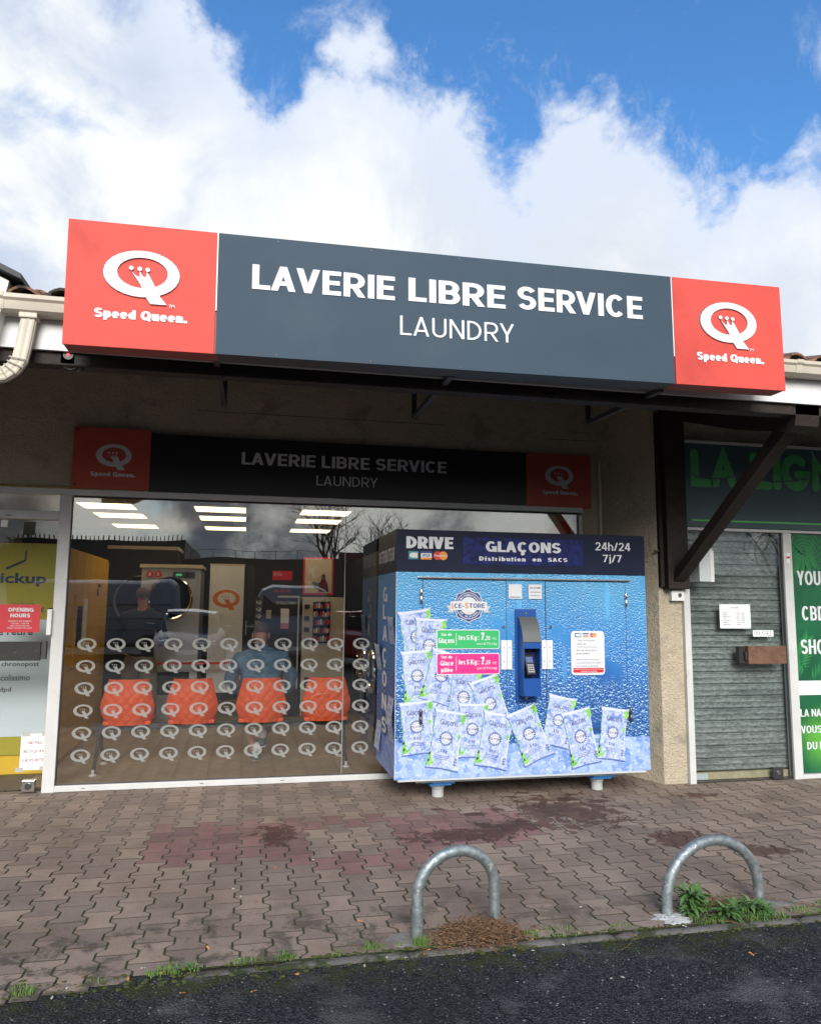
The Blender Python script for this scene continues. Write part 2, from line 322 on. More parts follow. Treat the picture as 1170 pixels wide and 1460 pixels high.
# ------------------------------------------------------------------ materials
def mat(name, c, rough=.6, metal=0.0, var=0.0, vs=6.0, c2=None, bump=0.0, bs=60.0, bd=3, spec=.5, emit=None, es=0.0, rv=0.0, coat=0.0, dist=.01, objrand=0.0, stain=None, ss=2.0, st=(.5, .7)):
    m = bpy.data.materials.new(name); m.use_nodes = True; q = NT(m.node_tree)
    o = q.n('ShaderNodeOutputMaterial'); b = q.n('ShaderNodeBsdfPrincipled'); q.nt.links.new(b.outputs[0], o.inputs[0])
    P = q.n('ShaderNodeTexCoord').outputs['Object'] if objrand < 0 else q.n('ShaderNodeNewGeometry').outputs['Position']
    base = C4(c)
    if var:
        f = q.rng(q.noise(P, vs, 5, .6), .3, .7); base = q.mix(f, c, c2 if c2 else tuple(x*(1-var) for x in c))
    if stain: base = q.mix(q.rng(q.noise(P, ss, 6, .65, .4), *st), base, stain)
    if objrand > 0:
        rr = q.n('ShaderNodeObjectInfo').outputs['Random']; base = q.mix(1.0, base, q.mix(rr, (1-objrand,)*3, (1+objrand,)*3), 'MULTIPLY')
    q.set(b.inputs['Base Color'], base); b.inputs['Roughness'].default_value = rough; b.inputs['Metallic'].default_value = metal
    b.inputs['Specular IOR Level'].default_value = spec
    if rv: q.set(b.inputs['Roughness'], q.rng(q.noise(P, vs*2, 4), .3, .7, rough, rough+rv))
    if coat: b.inputs['Coat Weight'].default_value = coat; b.inputs['Coat Roughness'].default_value = .05
    if bump:
        bn = q.n('ShaderNodeBump', ins={'Height': q.noise(P, bs, bd, .6), 'Strength': bump, 'Distance': dist}); q.nt.links.new(bn.outputs[0], b.inputs['Normal'])
    if emit: b.inputs['Emission Color'].default_value = C4(emit); b.inputs['Emission Strength'].default_value = es
    return m
K = {}
K['sign_red'] = mat('sign_red', (.66, .088, .068), .6, var=.10, vs=1.5, spec=.2, stain=(.46, .055, .045), ss=1.3, st=(.5, .8))
K['sign_grey'] = mat('sign_grey', (.046, .074, .104), .62, var=.10, vs=1.2, spec=.2, stain=(.06, .085, .11), ss=1.8, st=(.5, .8))
K['sign_white'] = mat('sign_white', (.70, .73, .76), .5)
K['letter_side'] = mat('letter_side', (.12, .10, .10), .5)
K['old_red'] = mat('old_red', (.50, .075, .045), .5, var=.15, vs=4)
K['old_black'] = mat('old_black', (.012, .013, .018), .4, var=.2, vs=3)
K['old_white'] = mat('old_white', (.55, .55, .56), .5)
def roughcast():
    m = bpy.data.materials.new('roughcast'); m.use_nodes = True; q = NT(m.node_tree); o = q.n('ShaderNodeOutputMaterial')
    b = q.n('ShaderNodeBsdfPrincipled'); q.nt.links.new(b.outputs[0], o.inputs[0]); P = q.n('ShaderNodeNewGeometry').outputs['Position']
    c = q.mix(q.rng(q.noise(P, 2.2, 5, .6), .3, .7), (.74, .63, .46), (.64, .55, .41))
    f = q.noise(P, 85, 4, .65); c = q.mix(q.rng(f, .50, .34), c, (.50, .42, .31)); c = q.mix(q.rng(f, .56, .70), c, (.82, .72, .56))
    c = q.mix(q.math('MULTIPLY', q.rng(q.noise(P, 2.6, 6, .65, .4), .52, .72), .55), c, (.24, .21, .17))
    q.set(b.inputs['Base Color'], c); b.inputs['Roughness'].default_value = .95
    bn = q.n('ShaderNodeBump', ins={'Height': q.math('ADD', f, q.math('MULTIPLY', q.noise(P, 30, 3), .8)), 'Strength': 1.0, 'Distance': .03}); q.nt.links.new(bn.outputs[0], b.inputs['Normal']); return m
K['roughcast'] = roughcast()
K['roughcast_lower'] = K['roughcast']
K['black_wood'] = mat('black_wood', (.030, .021, .017), .65, var=.35, vs=9, bump=.5, bs=30, spec=.3)
K['soffit'] = mat('soffit', (.022, .018, .016), .8, var=.3, vs=5)
K['white_fascia'] = mat('white_fascia', (.72, .72, .72), .5, var=.1, vs=3, stain=(.4, .38, .34), ss=7, st=(.64, .8))
K['gutter'] = mat('gutter', (.60, .54, .44), .45, var=.12, vs=4, stain=(.25, .22, .18), ss=6, st=(.62, .8))
K['alu'] = mat('alu', (.60, .60, .595), .42, var=.08, vs=8, stain=(.35, .34, .32), ss=9, st=(.62, .8))
K['steel'] = mat('steel', (.62, .62, .63), .22, 1.0, var=.1, vs=30)
K['chrome'] = mat('chrome', (.8, .8, .8), .1, 1.0)
K['tile_clay'] = mat('tile_clay', (.30, .13, .075), .9, var=.55, vs=9, c2=(.13, .085, .06), bump=.6, bs=70, stain=(.045, .04, .035), ss=12, st=(.45, .65))
K['black_metal'] = mat('black_metal', (.04, .04, .043), .5)
K['black_plastic'] = mat('black_plastic', (.02, .02, .022), .4)
K['white_paint'] = mat('white_paint', (.78, .78, .77), .5, var=.06, vs=5)
K['paper'] = mat('paper', (.80, .82, .83), .7, var=.05, vs=12)
K['ink'] = mat('ink', (.03, .03, .035), .6)
K['ink_red'] = mat('ink_red', (.25, .06, .07), .6)
K['tape'] = mat('tape', (.40, .42, .38), .4)
K['red_print'] = mat('red_print', (.55, .025, .035), .4)
K['yellow_locker'] = mat('yellow_locker', (.80, .48, .02), .4, var=.08, vs=3)
K['yellow_dark'] = mat('yellow_dark', (.22, .14, .01), .5)
K['poster_yellow'] = mat('poster_yellow', (.42, .35, .016), .5)
K['poster_white'] = mat('poster_white', (.66, .72, .76), .5)
K['navy'] = mat('navy', (.02, .03, .10), .5)
K['dark_board'] = mat('dark_board', (.022, .021, .022), .6, var=.3, vs=12, stain=(.35, .2, .11), ss=9, st=(.66, .7), bump=.4, bs=90)
K['orange_seat'] = mat('orange_seat', (.95, .14, .045), .5, spec=.3)
K['floor_tile'] = mat('floor_tile', (.34, .255, .16), .5, var=.15, vs=7)
K['floor_grout'] = mat('floor_grout', (.16, .12, .08), .8)
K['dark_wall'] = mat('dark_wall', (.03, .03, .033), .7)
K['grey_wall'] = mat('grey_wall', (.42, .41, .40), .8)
K['ceiling'] = mat('ceiling', (.22, .20, .18), .9)
K['lamp'] = mat('lamp', (.9, .8, .6), .5, emit=(1.0, .76, .44), es=4.4)
K['machine_steel'] = mat('machine_steel', (.50, .53, .57), .35, .5, var=.1, vs=4)
K['dark_glass'] = mat('dark_glass', (.01, .012, .015), .08)
K['orange_print'] = mat('orange_print', (.70, .20, .07), .5)
K['vending_beige'] = mat('vending_beige', (.55, .50, .42), .5)
K['vending_red'] = mat('vending_red', (.7, .03, .04), .35)
K['maroon'] = mat('maroon', (.12, .012, .02), .3)
K['skin'] = mat('skin', (.50, .26, .18), .55, var=.12, vs=20)
K['hair'] = mat('hair', (.13, .085, .055), .8, var=.3, vs=60)
K['denim'] = mat('denim', (.07, .14, .22), .85, var=.4, vs=14, c2=(.16, .26, .36), bump=.5, bs=35, dist=.02)
K['shorts'] = mat('shorts', (.03, .05, .09), .9, var=.3, vs=12)
K['sock'] = mat('sock', (.6, .6, .6), .9)
K['shoe_green'] = mat('shoe_green', (.02, .06, .05), .6, var=.5, vs=40, c2=(.12, .2, .18))
K['beige_cloth'] = mat('beige_cloth', (.24, .20, .155), .9, var=.2, vs=8, bump=.4, bs=25)
K['dark_cloth'] = mat('dark_cloth', (.02, .024, .035), .9, var=.3, vs=8)
K['galv'] = mat('galv', (.36, .40, .41), .42, .7, var=.4, vs=34, c2=(.20, .235, .25), rv=.25, stain=(.50, .49, .46), ss=32, st=(.58, .68), bump=.3, bs=60)
K['kerb'] = mat('kerb', (.17, .155, .14), .95, var=.35, vs=9, bump=.8, bs=120, stain=(.035, .045, .014), ss=5, st=(.47, .58))
K['plinth'] = mat('plinth', (.45, .46, .46), .6)
K['blue_bright'] = mat('blue_bright', (.03, .22, .60), .5)
K['term_blue'] = mat('term_blue', (.008, .07, .30), .38, var=.08, vs=5)
K['term_grey'] = mat('term_grey', (.10, .105, .11), .4)
K['term_dark'] = mat('term_dark', (.006, .02, .09), .5)
K['band_navy'] = mat('band_navy', (.014, .019, .045), .45, spec=.15, var=.2, vs=3)
K['white_print'] = mat('white_print', (.66, .67, .70), .45)
K['green_print'] = mat('green_print', (.03, .42, .13), .45)
K['pink_print'] = mat('pink_print', (.80, .02, .21), .45)
K['logo_blue'] = mat('logo_blue', (.02, .05, .20), .5)
K['orange_ink'] = mat('orange_ink', (.65, .22, .06), .5)
K['bag_ink'] = mat('bag_ink', (.04, .05, .14), .5)
K['leaf_print'] = mat('leaf_print', (.10, .40, .05), .5, var=.6, vs=25, c2=(.32, .62, .16))
K['steel_dark'] = mat('steel_dark', (.12, .12, .13), .3, .8)
K['cap'] = mat('cap', (.70, .70, .69), .35)
K['visa_blue'] = mat('visa_blue', (.02, .06, .25), .5)
K['cb_green'] = mat('cb_green', (.02, .22, .22), .5)
K['mc_red'] = mat('mc_red', (.6, .02, .03), .5)
K['mc_orange'] = mat('mc_orange', (.75, .25, .03), .5)
K['shop_teal'] = mat('shop_teal', (.05, .10, .115), .4, var=.2, vs=1.5)
K['shop_green'] = mat('shop_green', (.08, .44, .13), .45, var=.3, vs=6)
K['shop_line'] = mat('shop_line', (.12, .60, .12), .45)
K['leafy'] = mat('leafy', (.02, .20, .06), .5)
K['wood_box'] = mat('wood_box', (.17, .085, .05), .6, var=.4, vs=14, bump=.4, bs=60)
K['beige_bar'] = mat('beige_bar', (.45, .40, .25), .6, var=.3, vs=9)
K['grey_box'] = mat('grey_box', (.50, .54, .55), .5)
K['twig'] = mat('twig', (.25, .14, .07), .9, var=.6, vs=55, c2=(.05, .028, .018))
K['soil'] = mat('soil', (.035, .026, .02), 1.0, var=.4, vs=20, bump=1, bs=60)
K['grass'] = mat('grass', (.09, .19, .03), .7, var=.4, vs=25, c2=(.16, .22, .05))
K['weed'] = mat('weed', (.055, .15, .035), .6, var=.4, vs=30, c2=(.11, .2, .06))
K['moss'] = mat('moss', (.045, .06, .012), 1, var=.5, vs=30, c2=(.09, .10, .02), bump=1, bs=150)
K['dry_leaf'] = mat('dry_leaf', (.50, .20, .07), .8, objrand=.3)
K['pale_bit'] = mat('pale_bit', (.55, .52, .45), .8, objrand=.3)
K['pebble'] = mat('pebble', (.045, .048, .052), .8, var=.7, vs=180, c2=(.022, .024, .027))
K['paint_splash'] = mat('paint_splash', (.66, .66, .63), .8, var=.3, vs=30, stain=(.2, .18, .16), ss=45, st=(.55, .62), bump=.6, bs=80)
K['concrete'] = mat('concrete', (.24, .23, .20), .95, var=.4, vs=14, bump=.8, bs=80)
K['dark_clad'] = mat('dark_clad', (.035, .037, .04), .6, var=.2, vs=1)
K['clad_slat'] = mat('clad_slat', (.16, .13, .10), .6)
K['bark'] = mat('bark', (.08, .065, .05), .95, var=.3, vs=9)
K['olive'] = mat('olive', (.12, .13, .03), .8, var=.5, vs=2, c2=(.06, .08, .02))
K['tyre'] = mat('tyre', (.015, .015, .015), .85)
K['car_grey'] = mat('car_grey', (.20, .22, .25), .7, spec=.2)
K['car_blue'] = mat('car_blue', (.12, .15, .20), .6, spec=.3)
K['car_red'] = mat('car_red', (.22, .012, .02), .45, .1)
K['lamp_glass'] = mat('lamp_glass', (.8, .8, .8), .1)

def glass_mat(name, tint, ior):
    m = bpy.data.materials.new(name); m.use_nodes = True; q = NT(m.node_tree)
    o = q.n('ShaderNodeOutputMaterial'); G_ = q.n('ShaderNodeNewGeometry')
    fr = q.n('ShaderNodeFresnel', ins={'IOR': q.rng(G_.outputs['Backfacing'], 0, 1, ior, 1/ior, smooth=False)})
    t = q.n('ShaderNodeBsdfTransparent', ins={'Color': C4(tint)}); gl = q.n('ShaderNodeBsdfGlossy', ins={'Roughness': .0, 'Color': (.95, .98, 1, 1)})
    P = q.n('ShaderNodeNewGeometry').outputs['Position']
    bn = q.n('ShaderNodeBump', ins={'Height': q.noise(P, .9, 2), 'Strength': .06, 'Distance': .04}); q.nt.links.new(bn.outputs[0], gl.inputs['Normal'])
    mx = q.n('ShaderNodeMixShader', ins={0: fr.outputs[0]}); q.nt.links.new(t.outputs[0], mx.inputs[1]); q.nt.links.new(gl.outputs[0], mx.inputs[2])
    q.nt.links.new(mx.outputs[0], o.inputs[0]); return m
K['shop_glass'] = glass_mat('shop_glass', (.95, .96, .955), 2.1)
K['door_glass'] = glass_mat('door_glass', (.94, .955, .95), 1.62)
# frosted vinyl of the window stickers
def vinyl():
    m = bpy.data.materials.new('frosted_vinyl'); m.use_nodes = True; q = NT(m.node_tree); o = q.n('ShaderNodeOutputMaterial')
    d = q.n('ShaderNodeBsdfDiffuse', ins={'Color': (.34, .345, .335, 1)}); t = q.n('ShaderNodeBsdfTransparent', ins={'Color': (.9, .9, .9, 1)})
    mx = q.n('ShaderNodeMixShader', ins={0: .30}); q.nt.links.new(d.outputs[0], mx.inputs[1]); q.nt.links.new(t.outputs[0], mx.inputs[2]); q.nt.links.new(mx.outputs[0], o.inputs[0]); return m
K['vinyl'] = vinyl()

def paver_mat():
    m = bpy.data.materials.new('concrete_paver'); m.use_nodes = True; q = NT(m.node_tree); o = q.n('ShaderNodeOutputMaterial')
    b = q.n('ShaderNodeBsdfPrincipled'); q.nt.links.new(b.outputs[0], o.inputs[0])
    G = q.n('ShaderNodeNewGeometry'); P = G.outputs['Position']; sp_ = q.n('ShaderNodeSeparateXYZ', ins={0: P})
    at = q.n('ShaderNodeAttribute', attribute_type='GEOMETRY', attribute_name='tone')
    oi = q.n('ShaderNodeObjectInfo')
    # piece tone: joined pieces carry it per face, single pieces in the object colour
    tone = q.math('ADD', at.outputs['Fac'], q.n('ShaderNodeSeparateColor', ins={0: oi.outputs['Color']}).outputs[0])
    red = q.math('ADD', q.n('ShaderNodeSeparateColor', ins={0: at.outputs['Color']}).outputs[1], q.n('ShaderNodeSeparateColor', ins={0: oi.outputs['Color']}).outputs[1])
    tone1 = q.math('ADD', q.n('ShaderNodeSeparateColor', ins={0: at.outputs['Color']}).outputs[0], q.n('ShaderNodeSeparateColor', ins={0: oi.outputs['Color']}).outputs[0])
    c = q.mix(red, (.278, .212, .174), (.245, .138, .128))
    c = q.mix(1.0, c, q.mix(tone1, (.76, .75, .76), (1.15, 1.13, 1.07)), 'MULTIPLY')
    c = q.mix(q.rng(q.noise(P, 2.2, 5, .6), .35, .72), c, q.mix(1.0, c, (.72, .68, .66), 'MULTIPLY'))          # walked-in dirt
    c = q.mix(q.math('MULTIPLY', q.rng(q.noise(P, 260, 2, .5), .62, .70), .6), c, (.50, .46, .42))                # pale aggregate
    c = q.mix(q.math('MULTIPLY', q.rng(q.noise(P, 200, 2, .5), .40, .33), .5), c, (.08, .07, .065))
    nearf = q.math('MULTIPLY', q.rng(sp_.outputs[1], -2.55, -3.1), q.rng(sp_.outputs[0], 3.2, -.5, .45, 1.0))
    blot = q.math('MULTIPLY', q.rng(q.noise(P, 4.0, 9, .78, .3), .48, .60), nearf)
    c = q.mix(q.math('MULTIPLY', blot, .85), c, (.055, .048, .036))                                              # mossy dark patches at the kerb
    gum = q.n('ShaderNodeTexVoronoi', ins={'Vector': P, 'Scale': 3.3, 'Randomness': 1.0})
    gs = q.math('MULTIPLY', q.rng(gum.outputs['Distance'], .062, .046), q.rng(q.n('ShaderNodeSeparateColor', ins={0: gum.outputs['Color']}).outputs[1], .45, .5))
    c = q.mix(q.math('MULTIPLY', gs, .7), c, (.045, .040, .037))
    # damp stains, each where it lies
    st = None
    for (x, y, rx, ry, th) in ((1.52, -1.78, .42, .17, .1), (1.95, -1.62, .36, .13, .1), (.26, -1.52, .15, .30, .0), (2.96, -2.12, .30, .20, .1), (2.45, -1.3, .62, .62, -.13), (3.3, -2.45, .30, .13, -.05), (3.75, -1.05, .22, .09, 0), (1.75, -1.28, .10, .05, .1), (2.3, -.72, .10, .04, .1), (1.5, -1.1, .07, .04, .1)):
        dx = q.math('DIVIDE', q.math('SUBTRACT', sp_.outputs[0], x), rx); dy = q.math('DIVIDE', q.math('SUBTRACT', sp_.outputs[1], y), ry)
        d = q.math('SQRT', q.math('ADD', q.math('MULTIPLY', dx, dx), q.math('MULTIPLY', dy, dy)))
        d = q.math('SUBTRACT', 1.0+th, d); st = d if st is None else q.math('MAXIMUM', st, d)
    st = q.math('ADD', st, q.math('MULTIPLY', q.math('SUBTRACT', q.noise(P, 9.0, 6, .62, .5), .5), 3.4))
    stf = q.rng(st, .16, .30)
    c = q.mix(q.math('MULTIPLY', stf, .9), c, q.mix(1.0, c, (.34, .20, .17), 'MULTIPLY'))
    nz = q.n('ShaderNodeSeparateXYZ', ins={0: G.outputs['True Normal']}).outputs[2]
    c = q.mix(q.rng(nz, .9, .6), c, (.058, .048, .034))          # earth and moss clinging to the sides of the joints
    q.set(b.inputs['Base Color'], c); q.set(b.inputs['Roughness'], q.math('SUBTRACT', .93, q.math('MULTIPLY', stf, .12)))
    h = q.math('ADD', q.noise(P, 220, 3, .6), q.math('MULTIPLY', q.noise(P, 18, 3, .5), 1.5))
    bn = q.n('ShaderNodeBump', ins={'Height': h, 'Strength': .55, 'Distance': .0035}); q.nt.links.new(bn.outputs[0], b.inputs['Normal']); return m
K['paver'] = paver_mat()

def asphalt_mat():
    m = bpy.data.materials.new('asphalt'); m.use_nodes = True; q = NT(m.node_tree); o = q.n('ShaderNodeOutputMaterial')
    b = q.n('ShaderNodeBsdfPrincipled'); q.nt.links.new(b.outputs[0], o.inputs[0]); P = q.n('ShaderNodeNewGeometry').outputs['Position']
    sp_ = q.n('ShaderNodeSeparateXYZ', ins={0: P})
    vo = q.n('ShaderNodeTexVoronoi', ins={'Vector': P, 'Scale': 115.0}); cell = q.n('ShaderNodeSeparateColor', ins={0: vo.outputs['Color']}).outputs[0]
    c = q.mix(q.rng(cell, 0, 1), (.012, .014, .017), (.060, .064, .068))
    c = q.mix(q.rng(cell, .985, .992), c, (.30, .29, .27))
    c = q.mix(q.math('MULTIPLY', q.rng(vo.outputs['Distance'], .35, .75), .7), c, (.012, .013, .014))
    c = q.mix(q.math('MULTIPLY', q.rng(q.noise(P, 3.1, 5, .6, .3), .52, .68), .55), c, (.13, .13, .13))           # dusty patches
    vc = q.n('ShaderNodeTexVoronoi', feature='DISTANCE_TO_EDGE', ins={'Vector': q.n('ShaderNodeVectorMath', operation='ADD', ins={0: P, 1: q.n('ShaderNodeVectorMath', operation='SCALE', ins={0: q.noise(P, 6, 4, out=1), 3: .25}).outputs[0]}).outputs[0], 'Scale': 1.1})
    crk = q.math('MULTIPLY', q.rng(vc.outputs['Distance'], .006, .001), q.rng(q.noise(P, 1.3, 2), .45, .55)); c = q.mix(crk, c, (.006, .006, .006))
    c = q.mix(q.math('MULTIPLY', q.rng(q.noise(P, 1.1, 4, .6, .5), .50, .60), .35), c, (.018, .018, .020))
    mossy = q.math('MULTIPLY', q.rng(sp_.outputs[1], -3.78, -3.50), q.rng(q.noise(P, 8, 5, .65), .42, .60))
    c = q.mix(q.math('MULTIPLY', mossy, .8), c, (.045, .05, .015))
    q.set(b.inputs['Base Color'], c); b.inputs['Roughness'].default_value = .9; b.inputs['Specular IOR Level'].default_value = .15
    h = q.math('ADD', q.math('MULTIPLY', vo.outputs['Distance'], -1.0), q.math('MULTIPLY', q.noise(P, 30, 4, .6), 1.2))
    bn = q.n('ShaderNodeBump', ins={'Height': h, 'Strength': 1.0, 'Distance': .006}); q.nt.links.new(bn.outputs[0], b.inputs['Normal']); return m
K['asphalt'] = asphalt_mat()

def joint_mat():
    m = bpy.data.materials.new('joint_sand'); m.use_nodes = True; q = NT(m.node_tree); o = q.n('ShaderNodeOutputMaterial')
    b = q.n('ShaderNodeBsdfPrincipled'); q.nt.links.new(b.outputs[0], o.inputs[0]); P = q.n('ShaderNodeNewGeometry').outputs['Position']
    y = q.n('ShaderNodeSeparateXYZ', ins={0: P}).outputs[1]
    base = q.mix(q.rng(y, -1.2, -2.0), (.22, .19, .165), (.022, .019, .014))
    mo = q.math('MULTIPLY', q.rng(q.math('ADD', y, q.math('MULTIPLY', q.noise(P, 3, 4), 1.2)), -1.5, -2.5), q.rng(q.noise(P, 14, 4), .32, .5))
    c = q.mix(mo, base, q.mix(q.noise(P, 60, 3), (.018, .028, .005), (.075, .10, .018)))
    q.set(b.inputs['Base Color'], c); b.inputs['Roughness'].default_value = 1
    bn = q.n('ShaderNodeBump', ins={'Height': q.noise(P, 120, 4), 'Strength': 1.0, 'Distance': .006}); q.nt.links.new(bn.outputs[0], b.inputs['Normal']); return m
K['joint'] = joint_mat()

def droplet_mat(name, side=False):
    """printed picture of a wet blue surface over crushed ice"""
    m = bpy.data.materials.new(name); m.use_nodes = True; q = NT(m.node_tree); o = q.n('ShaderNodeOutputMaterial')
    b = q.n('ShaderNodeBsdfPrincipled'); q.nt.links.new(b.outputs[0], o.inputs[0]); P = q.n('ShaderNodeNewGeometry').outputs['Position']
    s3 = q.n('ShaderNodeSeparateXYZ', ins={0: P}); X, Z = s3.outputs[0], s3.outputs[2]
    if side: X = q.math('MULTIPLY', s3.outputs[1], -1.0)
    V = q.n('ShaderNodeCombineXYZ', ins={0: X, 1: Z, 2: 0.0}).outputs[0]
    zt = q.math('ADD', Z, q.math('MULTIPLY', q.math('SUBTRACT', q.noise(V, 1.6, 3), .5), .6))
    grad = q.rng(zt, .55, 1.85, 0, 1, smooth=False)
    r = q.n('ShaderNodeValToRGB', ins={0: grad}); e = r.color_ramp.elements
    e[0].position = 0; e[0].color = (.012, .075, .27, 1); e[1].position = 1; e[1].color = (.10, .38, .66, 1)
    for p_, c_ in ((.25, (.02, .11, .36, 1)), (.5, (.035, .19, .50, 1)), (.78, (.065, .30, .60, 1))):
        k = e.new(p_); k.color = c_
    base = r.outputs[0]
    # drops: two sizes of voronoi cells with a dark upper and a bright lower rim
    def drops(sc, sz, amount, base):
        vo = q.n('ShaderNodeTexVoronoi', voronoi_dimensions='2D', ins={'Vector': V, 'Scale': sc, 'Randomness': .95})
        loc = vo.outputs['Position']; dv = q.n('ShaderNodeVectorMath', operation='SUBTRACT', ins={0: V, 1: loc})
        dz = q.n('ShaderNodeSeparateXYZ', ins={0: dv.outputs[0]}).outputs[1]
        cr = q.n('ShaderNodeSeparateColor', ins={0: vo.outputs['Color']})
        rad = q.math('MULTIPLY', q.math('ADD', .35, q.math('MULTIPLY', cr.outputs[0], .65)), sz)
        d = q.math('DIVIDE', vo.outputs['Distance'], rad)  # distance in cell units
        inside = q.rng(d, 1.0, .8)
        pos = q.math('DIVIDE', q.math('MULTIPLY', dz, sc), rad)
        rim = q.rng(d, .25, .7)
        lt = q.math('MULTIPLY', q.math('MULTIPLY', q.rng(pos, -.1, -.6), rim), inside); dk = q.math('MULTIPLY', q.math('MULTIPLY', q.rng(pos, .1, .55), rim), inside)
        keep = q.rng(q.noise(V, 2.6, 3, .6), .36, .46)
        base = q.mix(q.math('MULTIPLY', q.math('MULTIPLY', dk, keep), amount), base, (.006, .04, .16))
        return q.mix(q.math('MULTIPLY', q.math('MULTIPLY', lt, keep), amount), base, (.50, .76, .95))
    lowf = q.rng(Z, 1.3, .9)
    base = drops(58, .50, 1.0, base); base = drops(37, .40, 1.0, base)
    base = q.mix(lowf, base, drops(24, .42, 1.0, base))
    # clean run-down streaks
    sx = q.noise(q.n('ShaderNodeCombineXYZ', ins={0: q.math('MULTIPLY', X, 7.0), 1: q.math('MULTIPLY', Z, .8), 2: 3.0}).outputs[0], 1.0, 1)
    base = q.mix(q.math('MULTIPLY', q.rng(sx, .63, .67), .75), base, q.mix(grad, (.02, .12, .38), (.14, .48, .80)))
    # crushed ice at the foot
    icez = q.math('ADD', .47, q.math('MULTIPLY', q.math('SUBTRACT', q.noise(V, 5, 4, .6), .5), .22))
    ice = q.rng(q.math('SUBTRACT', icez, Z), -.012, .012)
    vi = q.n('ShaderNodeTexVoronoi', voronoi_dimensions='2D', ins={'Vector': q.n('ShaderNodeVectorMath', operation='ADD', ins={0: V, 1: q.n('ShaderNodeVectorMath', operation='SCALE', ins={0: q.noise(V, 12, 3, out=1), 3: .06}).outputs[0]}).outputs[0], 'Scale': 17.0})
    ic = q.n('ShaderNodeSeparateColor', ins={0: vi.outputs['Color']}).outputs[0]
    icc = q.mix(ic, (.14, .26, .62), (.38, .50, .78)); icc = q.mix(q.rng(q.noise(V, 34, 5, .7), .52, .66), icc, (.56, .64, .80)); icc = q.mix(q.rng(q.noise(V, 15, 4, .6), .64, .74), icc, (.10, .17, .50))
    base = q.mix(ice, base, icc)
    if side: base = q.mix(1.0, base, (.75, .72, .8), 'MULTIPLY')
    q.set(b.inputs['Base Color'], base); b.inputs['Roughness'].default_value = .5; b.inputs['Specular IOR Level'].default_value = .3; return m
K['droplets'] = droplet_mat('printed_droplets'); K['droplets_side'] = droplet_mat('printed_droplets_side', True)
def bag_mat():
    m = bpy.data.materials.new('printed_ice_bag'); m.use_nodes = True; q = NT(m.node_tree); o = q.n('ShaderNodeOutputMaterial')
    b = q.n('ShaderNodeBsdfPrincipled'); q.nt.links.new(b.outputs[0], o.inputs[0]); P = q.n('ShaderNodeNewGeometry').outputs['Position']
    vi = q.n('ShaderNodeTexVoronoi', ins={'Vector': P, 'Scale': 42.0}); ic = q.n('ShaderNodeSeparateColor', ins={0: vi.outputs['Color']}).outputs[0]
    c = q.mix(ic, (.28, .37, .68), (.48, .54, .78)); c = q.mix(q.rng(q.noise(P, 30, 6, .75, 1.0), .46, .62), c, (.60, .65, .79)); c = q.mix(q.math('MULTIPLY', q.rng(q.noise(P, 15, 7, .75, 1.2), .50, .64), .9), c, (.10, .20, .58))
    q.set(b.inputs['Base Color'], c); b.inputs['Roughness'].default_value = .35; return m
K['bag'] = bag_mat(); K['bag_light'] = mat('bag_light', (.60, .64, .78), .4); K['print_shadow'] = mat('print_shadow', (.10, .17, .45), .5)
K['panel_blue'] = mat('panel_blue', (.02, .032, .17), .45, var=.6, vs=22, c2=(.010, .014, .05), spec=.15)
def slat_mat():
    m = bpy.data.materials.new('galvanised_slat'); m.use_nodes = True; q = NT(m.node_tree); o = q.n('ShaderNodeOutputMaterial')
    b = q.n('ShaderNodeBsdfPrincipled'); q.nt.links.new(b.outputs[0], o.inputs[0]); P = q.n('ShaderNodeNewGeometry').outputs['Position']
    mp = q.n('ShaderNodeMapping', ins={'Vector': P, 'Scale': (1, 1, 3.0)}).outputs[0]
    c = q.mix(q.rng(q.noise(mp, 22, 6, .72), .36, .64), (.15, .175, .17), (.34, .375, .365)); c = q.mix(q.rng(q.noise(mp, 60, 3, .6), .60, .68), c, (.46, .49, .48))
    c = q.mix(q.math('MULTIPLY', q.rng(q.noise(mp, 2.3, 4), .5, .68), .6), c, (.10, .12, .115))
    q.set(b.inputs['Base Color'], c); b.inputs['Roughness'].default_value = .5; b.inputs['Metallic'].default_value = .45; return m
K['slat'] = slat_mat()

# ================================================================== THE GROUND
def sheet(name, x0, x1, y0, y1, z, m):
    mb = MB(); mb.add([(x0, y0, z), (x1, y0, z), (x1, y1, z), (x0, y1, z)], [(0, 1, 2, 3)]); return tag(obj(name, mb, m, fix=False), kind='structure')
sheet('ground', -250, 250, -250, 250, -.045, K['soil'])
rd0 = MB(); rd0.add([(-200, -200, -.004), (200, -200, -.004), (200, -3.485, -.004), (-.26, -3.485, -.004), (-.26, -3.405, -.004), (-200, -3.405, -.004)], [(0, 1, 2, 3, 4, 5)]); tag(obj('asphalt_road', rd0, K['asphalt'], fix=False), kind='structure')
pavement = sheet('pavement', -14, 16, -3.41, .25, -.0042, K['joint'])

